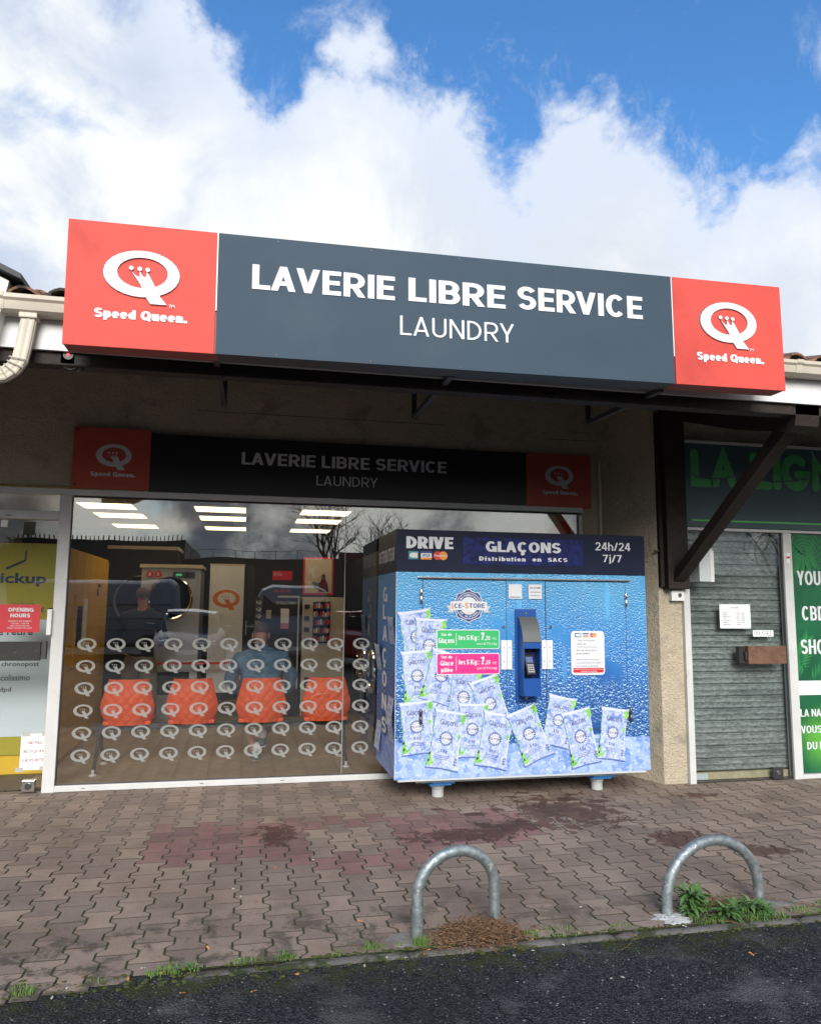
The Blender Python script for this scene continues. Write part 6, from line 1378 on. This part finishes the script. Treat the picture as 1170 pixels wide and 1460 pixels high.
# ================================================================== HOOPS, WEEDS, LITTER
def hoop(label, xl, yl, xr, yr, h, leg, r=.0285):
    P = []; rx = math.hypot(xr-xl, yr-yl)/2; cx, cy = (xl+xr)/2, (yl+yr)/2; ux, uy = (xr-xl)/(2*rx), (yr-yl)/(2*rx); hz = h-r-leg
    for i in range(5): P.append((-rx, -.03+(leg+.03)*i/5))
    for i in range(41): a = math.pi*(1-i/40); P.append((rx*math.cos(a), leg+hz*math.sin(a)))
    for i in range(5): P.append((rx, leg-(leg+.03)*(i+1)/5))
    mb = MB(); mb.tube([(cx+ux*p[0], cy+uy*p[0], p[1]) for p in P], r, 20)
    return tag(obj('hoop_bollard', mb, K['galv'], smooth=60), label, 'bollard', 'galvanised hoop bollards at the kerb')
hoop('narrow galvanised steel hoop standing in brown twigs, nearer the middle', .833, -3.31, 1.236, -3.235, .402, .19, .027)
hoop('wider galvanised steel hoop with green weeds and white splash at its foot', 2.150, -3.262, 2.735, -3.185, .362, .07, .0275)
def patch(name, label, cat, cx, cy, rx, ry, z, m, seed, amp=.35, h=.006):
    rg = 28; mb = MB(); vs = [(cx, cy, z+h)]; 
    for k_, f in ((1, .55), (2, 1.0)):
        for i in range(rg):
            a = 2*math.pi*i/rg; q_ = 1+amp*noise.noise(Vector((math.cos(a)*1.8, math.sin(a)*1.8, seed)))*1.6+amp*.5*noise.noise(Vector((math.cos(a)*5, math.sin(a)*5, seed+3)))
            vs.append((cx+rx*f*q_*math.cos(a), cy+ry*f*q_*math.sin(a), z+(h*.8 if k_ == 1 else 0)))
    fs = [(0, 1+i, 1+(i+1) % rg) for i in range(rg)]+[(1+i, 1+rg+i, 1+rg+(i+1) % rg, 1+(i+1) % rg) for i in range(rg)]
    mb.add(vs, fs); o = obj(name, mb, m, smooth=True); return tag(o, label, cat) if label else tag(o, kind='stuff')
patch('paint_splash', 'white dried splash on the paving at the left foot of wider hoop', 'splash', 2.165, -3.325, .115, .07, .0, K['paint_splash'], 1, .5)
patch('concrete_patch', 'grey concrete collar round the left foot of the narrow hoop', 'concrete patch', .80, -3.30, .11, .075, .0, K['concrete'], 2, .3)
patch('concrete_patch', 'grey concrete collar round the right foot of the wider hoop', 'concrete patch', 2.80, -3.24, .15, .05, .0, K['concrete'], 5, .3)
patch('soil', None, None, 1.10, -3.38, .20, .075, -.002, K['soil'], 4, .5, .018); patch('soil', None, None, 2.42, -3.34, .22, .07, -.002, K['soil'], 7, .5, .02)
# twigs
rg = random.Random(11)
tw = MB()
for i in range(1700):
    a = rg.uniform(0, 2*math.pi); q_ = math.sqrt(rg.random())*rg.uniform(.5, 1.0)*(1.55 if i % 9 == 0 else 1)
    x, y = 1.115+.250*q_*math.cos(a), -3.355+.135*q_*math.sin(a); top_z = .070*max(0, 1-q_**2)+.008; z = rg.uniform(.004, top_z)
    th = rg.uniform(0, 2*math.pi); ln = rg.uniform(.025, .085); el_ = rg.uniform(-.25, .35); p = Vector((x, y, z)); d = Vector((math.cos(th)*math.cos(el_), math.sin(th)*math.cos(el_), math.sin(el_))); pts = [p]
    for k in range(4): d = (d+Vector((rg.uniform(-.5, .5), rg.uniform(-.5, .5), rg.uniform(-.45, .35)))).normalized(); p = p+d*ln/4; p.z = max(p.z, .003); pts.append(p.copy())
    tw.tube(pts, rg.uniform(.0007, .0018), 3, cap=False)
tag(obj('twigs', tw, K['twig'], fix=False), kind='stuff')
# grass and weeds as many small blades / leaves
def blade(mb, x, y, z, h, lean, az, w):
    d = Vector((math.cos(az), math.sin(az), 0)); s_ = Vector((-d.y, d.x, 0))*w; p0 = Vector((x, y, z)); p1 = p0+d*lean*.35+Vector((0, 0, h*.6)); p2 = p0+d*lean+Vector((0, 0, h))
    mb.add([p0-s_, p0+s_, p1+s_*.8, p1-s_*.8, p2], [(0, 1, 2, 3), (3, 2, 4)])
def leaf(mb, x, y, z, ln, az, el_, w, curl=.5):
    d = Vector((math.cos(az), math.sin(az), 0)); s_ = Vector((-d.y, d.x, 0)); pts = []
    for i in range(5):
        t = i/4; e_ = el_-curl*t*1.4; pts.append((Vector((x, y, z)) if not i else pts[-1][0]+(d*math.cos(e_)+Vector((0, 0, math.sin(e_))))*ln/4, w*(.25, .8, 1, .7, .03)[i]))
    vs = []
    for p, q_ in pts: vs += [p-s_*q_+Vector((0, 0, q_*.35)), p, p+s_*q_+Vector((0, 0, q_*.35))]
    fs = []
    for i in range(4): b = i*3; fs += [(b, b+1, b+4, b+3), (b+1, b+2, b+5, b+4)]
    mb.add(vs, fs)
gr = MB()
def tuft(x, y, n, r_, h):
    for i in range(n): a = rg.uniform(0, 6.28); q_ = r_*math.sqrt(rg.random()); blade(gr, x+q_*math.cos(a), y+q_*math.sin(a)*.5, -.002, h*rg.uniform(.4, 1), h*rg.uniform(.1, .9), rg.uniform(0, 6.28), rg.uniform(.0010, .0022))
rgx = random.Random(8)
for k in range(14): xx = rgx.uniform(-.9, 3.2); tuft(xx, -3.37+(-.06 if xx < 0 else 0)+rgx.uniform(-.015, .01), rgx.randint(14, 50), rgx.uniform(.02, .07), rgx.uniform(.012, .03))
for x, y, n, r_, h in ((.62, -3.36, 90, .05, .032), (.84, -3.375, 150, .038, .05), (-.23, -3.41, 120, .10, .025), (.22, -3.39, 90, .045, .028), (.0, -3.40, 40, .05, .02), (-.82, -3.50, 90, .05, .035), (.45, -3.39, 40, .06, .02), (1.52, -3.36, 120, .13, .02), (1.36, -3.36, 60, .06, .03), (2.88, -3.36, 140, .10, .022), (3.05, -3.30, 70, .05, .03), (1.85, -3.36, 60, .08, .015), (2.62, -3.40, 240, .13, .03), (2.30, -3.38, 150, .09, .04), (2.55, -3.33, 160, .08, .055), (-.55, -3.46, 30, .04, .02)):
    tuft(x, y, n, r_, h)
tag(obj('grass', gr, K['grass'], fix=False), kind='stuff')
def weed(label, spots):
    e = empty('weed', (spots[0][0], spots[0][1], 0), label, 'weed', 'weeds round the wider hoop')
    mb = MB()
    for x, y, n, ln, hh in spots:
        for i in range(n): z = rg.uniform(0, hh); leaf(mb, x+rg.uniform(-.012, .012), y+rg.uniform(-.012, .012), z, ln*rg.uniform(.55, 1.1), rg.uniform(0, 6.28), rg.uniform(.15, 1.1), ln*rg.uniform(.09, .14), rg.uniform(.3, .8))
    o = obj('foliage', mb, K['weed'], e, fix=False, smooth=True)
weed('tall dark green nettle like weed just inside the left leg of wider hoop', [(2.28, -3.27, 70, .10, .10), (2.34, -3.25, 50, .09, .08), (2.24, -3.30, 24, .07, .03), (2.38, -3.25, 24, .08, .04)])
weed('broad leaved rosette weed in the middle under the wider hoop', [(2.42, -3.36, 50, .09, .035), (2.49, -3.33, 40, .085, .035), (2.36, -3.385, 24, .065, .02), (2.46, -3.40, 24, .06, .02)])
weed('fresh low leafy weed near the right leg of wider hoop', [(2.58, -3.34, 50, .085, .05), (2.65, -3.35, 40, .065, .03), (2.53, -3.35, 26, .07, .04), (2.60, -3.41, 24, .05, .02)])
weed('tiny flat rosette weed in the kerb joint left of the hoops', [(.23, -3.385, 16, .035, .012), (.20, -3.39, 10, .03, .01), (-.19, -3.40, 20, .035, .012), (-.24, -3.405, 14, .03, .01)])
dw = MB()
for i in range(260):
    x, y = 2.50+rg.gauss(0, .07), -3.265+rg.gauss(0, .03); p = Vector((x, y, rg.uniform(.002, .05))); d = Vector((rg.uniform(-1, 1), rg.uniform(-1, 1), rg.uniform(-.2, .5))).normalized(); pts = [p]
    for k in range(3): d = (d+Vector((rg.uniform(-.5, .5), rg.uniform(-.5, .5), rg.uniform(-.4, .4)))).normalized(); p = p+d*.018; pts.append(p.copy())
    dw.tube(pts, .0009, 3, cap=False)
dw.tube([(2.52, -3.25, .03), (2.525, -3.25, .10), (2.51, -3.25, .165), (2.50, -3.25, .21)], .0011, 4); dw.tube([(2.55, -3.30, .02), (2.60, -3.29, .055), (2.66, -3.28, .10), (2.70, -3.27, .12), (2.715, -3.265, .10)], .0012, 4)
dw.tube([(2.30, -3.40, .01), (2.38, -3.43, .012), (2.46, -3.47, .004)], .0016, 4); dw.tube([(2.72, -3.19, .02), (2.85, -3.27, .018), (2.98, -3.33, .006), (3.12, -3.36, .006)], .0022, 4); dw.tube([(2.9, -3.55, .004), (2.86, -3.60, .006), (2.95, -3.64, .004), (3.1, -3.66, .004)], .0014, 4); dw.tube([(1.80, -3.43, .004), (1.84, -3.50, .008), (1.76, -3.58, .004), (1.72, -3.60, .003)], .0013, 4)
tag(obj('dry_stems', dw, K['twig'], fix=False), kind='stuff')
# moss cushions along the kerb joints
mo = MB()
for i in range(420):
    x = rg.uniform(-1.0, 3.3); y = rg.choice((-3.395, -3.397, -3.495))+rg.gauss(0, .008); s_ = rg.uniform(.004, .012)
    if x < .3: y = rg.uniform(-3.56, -3.38)
    bm = bmesh.new(); bmesh.ops.create_icosphere(bm, subdivisions=1, radius=1)
    for v in bm.verts: v.co = Vector((x+v.co.x*s_*rg.uniform(1, 1.6), y+v.co.y*s_, max(-.004, v.co.z*s_*.45)))
    mo.bm(bm)
tag(obj('moss', mo, K['moss'], fix=False), kind='stuff')
# asphalt grit
gm = MB()
for i in range(5200):
    u = rg.random(); y = -3.50-rg.random()**1.2*1.0; x = rg.uniform(-1.3, 3.5); s_ = rg.uniform(.0025, .0062); a = rg.uniform(0, 6.28); c, s2_ = math.cos(a)*s_, math.sin(a)*s_; h_ = s_*rg.uniform(.3, .9)
    gm.add([(x+c, y+s2_, -.005), (x-s2_, y+c*.8, -.005), (x-c*.9, y-s2_, -.005), (x+s2_, y-c, -.005), (x+c*.3, y+s2_*.2, -.004+h_), (x-c*.3, y-s2_*.4, -.004+h_*.9)], [(0, 1, 4), (1, 2, 5, 4), (2, 3, 5), (3, 0, 4, 5)])
tag(obj('asphalt_grit', gm, K['pebble'], fix=False), kind='stuff')
# litter
def where(x, y):
    if y < -3.505: return 'on the asphalt '+('at far left' if x < -.2 else 'left of centre' if x < .5 else 'below the narrow hoop' if x < 1.4 else 'between the hoops' if x < 2.0 else 'below the wider hoop')
    if y < -3.38: return 'on the kerb '+('at far left' if x < -.4 else 'left of the rosette weed' if x < .1 else 'left of the narrow hoop' if x < .8 else 'beside the twig heap' if x < 1.5 else 'near the white splash')
    return 'on the pavers '+('at far left' if x < -.2 else 'left of centre' if x < .4 else 'near the narrow hoop' if x < 1.5 else 'between the hoops')
def scrap_me(m, ln, w, nm):
    mb = MB(); mb.add([(-ln, -w*.6, .001), (-ln*.2, -w, .004), (ln, -w*.3, .001), (ln*.8, w*.7, .003), (-ln*.1, w, .002), (-ln*.9, w*.5, .005)], [(0, 1, 4, 5), (1, 2, 3, 4)]); return mesh_of(nm, mb, m, fix=False)
lf = scrap_me(K['dry_leaf'], .013, .006, 'dead_leaf'); wf = scrap_me(K['pale_bit'], .011, .005, 'pale_scrap')
for i, (x, y) in enumerate([(.60, -3.06+.0), (.83, -3.47), (.26, -3.55), (-.30, -3.43), (-.43, -3.46), (1.25, -3.28), (1.36, -3.42), (2.03, -3.40), (1.42, -3.33), (1.86, -3.47), (-.20, -3.62), (.08, -3.66), (.86, -3.43), (1.05, -3.16), (1.20, -2.98), (2.28, -3.75), (.10, -2.70), (-.12, -3.22), (.22, -2.2), (-.62, -3.40)]):
    o = lobj('dead_leaf', lf, None, (x, y, .001), (rg.uniform(-.2, .2), rg.uniform(-.2, .2), rg.uniform(0, 6.28))); tag(o, 'small orange brown dead leaf scrap '+where(x, y), 'dead leaf', 'dead leaf scraps on the ground')
for i, (x, y) in enumerate([(-.66, -3.49), (-.70, -3.56), (1.32, -3.53), (1.22, -3.56), (.66, -3.47), (.74, -3.49), (-.38, -3.37), (1.48, -3.50), (.02, -3.36), (1.55, -3.84), (1.60, -3.84), (2.15, -3.42), (.55, -3.53), (.02, -2.62), (-.02, -2.5), (.45, -2.1), (1.75, -3.10)]):
    o = lobj('pale_scrap', wf, None, (x, y, .001), (rg.uniform(-.2, .2), 0, rg.uniform(0, 6.28))); tag(o, 'tiny pale scrap of litter '+where(x, y), 'litter', 'pale litter scraps on the ground')

# ================================================================== ACROSS THE CAR PARK (seen in the glass)
ob = empty('store_building', (-1, -31, 0), 'long dark flat roofed store across the car park, mirrored in the window', 'building')
part('wall', K['dark_clad'], ob, (-2.8, 7.0, -40, -30, 0, 3.7)); part('wall', K['dark_clad'], ob, (-10.2, -2.8, -40, -29.6, 0, 4.45)); part('roof_edge', K['clad_slat'], ob, (-2.8, 7.0, -30.05, -30.001, 3.62, 3.72))
part('red_fascia', K['maroon'], ob, (4.4, 12.5, -30.3, -30.06, 3.1, 4.1)); part('wall', K['dark_clad'], ob, (7.01, 12.5, -40, -30.2, 0, 3.4)); part('shop_opening', K['dark_glass'], ob, (4.6, 12.0, -30.28, -30.21, .1, 2.8))
for i in range(38): part('cladding_slat', K['clad_slat'], ob, (-10.1+i*.192, -10.06+i*.192, -29.68, -29.602, .9, 4.65))
rl = MB()
for i in range(11): rl.tube([(-2.6+i*.98, -30.4, 3.7), (-2.6+i*.98, -30.4, 4.12)], .015, 4)
rl.tube([(-2.6, -30.4, 4.12), (7.2, -30.4, 4.12)], .012, 4); obj('roof_railing', rl, K['steel_dark'], ob)
def bare_tree(label, x, y, h, seed, foliage=False, spread=.5):
    rg2 = random.Random(seed); e = empty('bare_tree' if not foliage else 'leafy_tree', (x, y, 0), label, 'tree', 'trees beyond the car park'); tr_, cr = MB(), MB()
    tips = []
    def grow(p, d, ln, r_, lv):
        pts = [p]; q_ = p.copy(); dd = d.copy(); n_ = 4
        for k in range(n_): dd = (dd+Vector((rg2.gauss(0, .12), rg2.gauss(0, .12), .05))).normalized(); q_ = q_+dd*ln/n_; pts.append(q_.copy())
        (tr_ if lv < 1 else cr).tube(pts, r_, 5 if lv < 2 else 3, cap=False, r1=r_*.62)
        if lv >= 5: tips.append(q_); return
        for k in range(rg2.choice((2, 3, 3)) if lv else 5):
            ax = Vector((rg2.gauss(0, 1), rg2.gauss(0, 1), rg2.gauss(0, .3))).normalized(); s_ = pts[-1] if k < 2 else pts[rg2.choice((2, 3))]
            grow(s_, (dd+ax*(spread+.1*lv)).normalized(), ln*rg2.uniform(.62, .82), r_*.58, lv+1)
    grow(Vector((x, y, 0)), Vector((0, 0, 1)), h*.30, h*.022, 0)
    obj('trunk', tr_, K['bark'], e, fix=False); obj('crown', cr, K['bark'], e, fix=False)
    if foliage:
        fo = MB()
        for t in tips:
            for k in range(5):
                c = t+Vector((rg2.gauss(0, .25), rg2.gauss(0, .25), rg2.gauss(0, .2))); a_ = Vector((rg2.gauss(0, 1), rg2.gauss(0, 1), rg2.gauss(0, 1))).normalized()*.09; b__ = a_.cross(Vector((rg2.gauss(0, 1), rg2.gauss(0, 1), rg2.gauss(0, 1)))).normalized()*.09
                fo.add([c-a_, c+b__, c+a_, c-b__], [(0, 1, 2, 3)])
        obj('foliage', fo, K['olive'], e, fix=False)
bare_tree('bare winter tree mirrored above the vending machine', 4.6, -38.5, 10.0, 4)
bare_tree('smaller bare winter tree mirrored beside the ice machine', 8.0, -38, 8.4, 9)
bare_tree('bare tree mirrored high in the shuttered door glass, left one', 27, -38, 10.5, 12, spread=.6)
bare_tree('bare tree mirrored high in the shuttered door glass, right one', 33, -37, 11.0, 15, spread=.6)
bare_tree('yellowish leafy tree mirrored in the laundry door', -13.5, -42, 5.6, 21, True); bare_tree('olive leafy tree mirrored at the left edge of laundry door', -18, -45, 6.4, 22, True); bare_tree('rounded leafy tree mirrored behind the lamp mast', -11.5, -46, 4.8, 23, True)
lb = empty('low_building', (30, -32, 0), 'low dark building under the bare trees, mirrored in the shuttered door', 'building'); part('wall', K['dark_clad'], lb, (14, 50, -34, -30, 0, 3.3)); part('roof_edge', K['clad_slat'], lb, (14, 50, -30.05, -29.99, 3.22, 3.34))
mt = empty('lamp_mast', (-13.4, -44, 0), 'slim floodlight mast mirrored in the laundry door', 'lamp post')
mb = MB(); mb.tube([(-13.4, -44, 0), (-13.4, -44, 5.8)], .12, 8, r1=.09); obj('pole', mb, K['beige_bar'], mt); part('lamp_head', K['beige_bar'], mt, (-13.75, -13.05, -44.2, -43.8, 5.8, 6.6))
# parked vehicles
def car(label, loc, rz, m, van=False, L_=4.0, W_=1.72, H2=1.45):
    e = empty('parked_van' if van else 'parked_car', loc, label, 'van' if van else 'car', None, (0, 0, rz))
    hw = W_/2
    def lp(mb, secs):                                      # loft of rounded rectangular sections along x
        n = 12; vs = []
        for (x, w, z0, z1) in secs:
            for i in range(n):
                a = 2*math.pi*(i+.5)/n; c, s_ = math.cos(a), math.sin(a); k = .38
                vs.append((x, w*math.copysign(abs(c)**k, c), (z0+z1)/2+(z1-z0)/2*math.copysign(abs(s_)**k, s_)))
        fs = [(j*n+i, j*n+(i+1) % n, (j+1)*n+(i+1) % n, (j+1)*n+i) for j in range(len(secs)-1) for i in range(n)]+[tuple(range(n)), tuple((len(secs)-1)*n+i for i in reversed(range(n)))]
        return mb.add(vs, fs)
    h = L_/2
    if van: body = [(-h, hw*.92, .35, 1.0), (-h+.12, hw*.98, .25, H2*.9), (-h+.3, hw, .22, H2*.97), (h-1.5, hw, .22, H2*.98), (h-1.1, hw, .22, H2*.95), (h-.75, hw*.99, .24, 1.30), (h-.2, hw*.95, .25, 1.08), (h, hw*.85, .32, .85)]
    else: body = [(-h, hw*.80, .38, .85), (-h+.15, hw*.95, .28, .98), (-h+.6, hw, .22, .97), (0, hw, .20, .95), (h-1.2, hw, .20, .93), (h-.5, hw*.97, .22, .84), (h-.12, hw*.90, .26, .70), (h, hw*.75, .32, .58)]
    def P(nm, mb, mm, par=e, **k): o = obj(nm, mb, mm, None, piv=(0, 0, 0), **k); o.parent = par; return o
    b_ = P('body', lp(MB(), body), m, smooth=40)
    if not van:
        P('windows', lp(MB(), [(-h+.28, hw*.72, .9, 1.0), (-h+.75, hw*.80, .9, H2-.07), (.2, hw*.80, .9, H2-.04), (h-1.35, hw*.82, .9, 1.10), (h-1.05, hw*.80, .88, .94)]), K['dark_glass'], smooth=40)
        P('roof', lp(MB(), [(-h+.55, hw*.66, H2-.14, H2-.04), (-h+.9, hw*.76, H2-.10, H2-.005), (-.1, hw*.76, H2-.08, H2), (.45, hw*.70, H2-.12, H2-.05)]), m, smooth=40)
    else:
        mb = MB(); mb.add([(h-1.12, -hw*.86, H2*.90), (h-1.12, hw*.86, H2*.90), (h-.70, hw*.90, 1.32), (h-.70, -hw*.90, 1.32)], [(0, 1, 2, 3)]); P('windscreen', mb, K['dark_glass'], fix=False)
        for s_ in (-1, 1): mb = MB(); mb.box(h-1.75, h-1.0, s_*hw-.008, s_*hw+.008, 1.15, H2*.84); P('side_window', mb, K['dark_glass'])
        for z in (.75, 1.1, 1.5): mb = MB(); mb.box(-h+.2, h-1.9, -hw-.012, -hw-.001, z, z+.02); mb.box(-h+.2, h-1.9, hw+.001, hw+.012, z, z+.02); P('side_groove', mb, K['ink'])
    for sx in (-h+.75, h-.78):
        for s_ in (-1, 1):
            mb = MB(); mb.lathe([(.22, -.09), (.31, -.09), (.325, -.05), (.325, .05), (.31, .09), (.22, .09)], (sx, s_*(hw-.06), .325), 'Y', 20); w_ = P('wheel', mb, K['tyre'], smooth=40)
            mb = MB(); mb.lathe([(.06, 0), (.20, .0)], (sx, s_*(hw+.035), .325), 'Y', 10); P('rim', mb, K['steel'], w_)
    for s_ in (-1, 1):
        mb = MB(); mb.box(h-.14, h-.035, s_*hw*.62-.16, s_*hw*.62+.14, .60, .72, bev=.02); P('headlight', mb, K['lamp_glass'])
        mb = MB(); mb.box(-h+.0, -h+.10, s_*hw*.72-.1, s_*hw*.72+.08, .68, .86, bev=.02); P('tail_light', mb, K['vending_red'])
        mb = MB(); mb.box(h-1.35, h-1.22, s_*(hw+.10)-.09, s_*(hw+.10)+.09, .95, 1.07, bev=.02); P('mirror', mb, m)
    mb = MB(); mb.box(h-.012, h+.006, -.26, .26, .40, .50); P('number_plate', mb, K['paper'])
    return e
car('small blue grey hatchback parked facing the shop, mirrored in the window', (-1.35, -13.6, 0), R(90), K['car_blue'], L_=3.7, W_=1.65, H2=1.42)
car('large grey van parked facing the shop, mirrored behind seated person', (1.25, -15.4, 0), R(90), K['car_grey'], True, 5.0, 1.95, 2.15)
car('pale grey van parked sideways, mirrored over the dryer doors', (-4.6, -17.8, 0), R(180), K['car_grey'], True, 5.2, 1.95, 2.35)
car('dark red car parked at angle, mirrored beside the ice machine', (3.4, -12.3, 0), R(62), K['car_red'], L_=4.1, W_=1.75, H2=1.45)
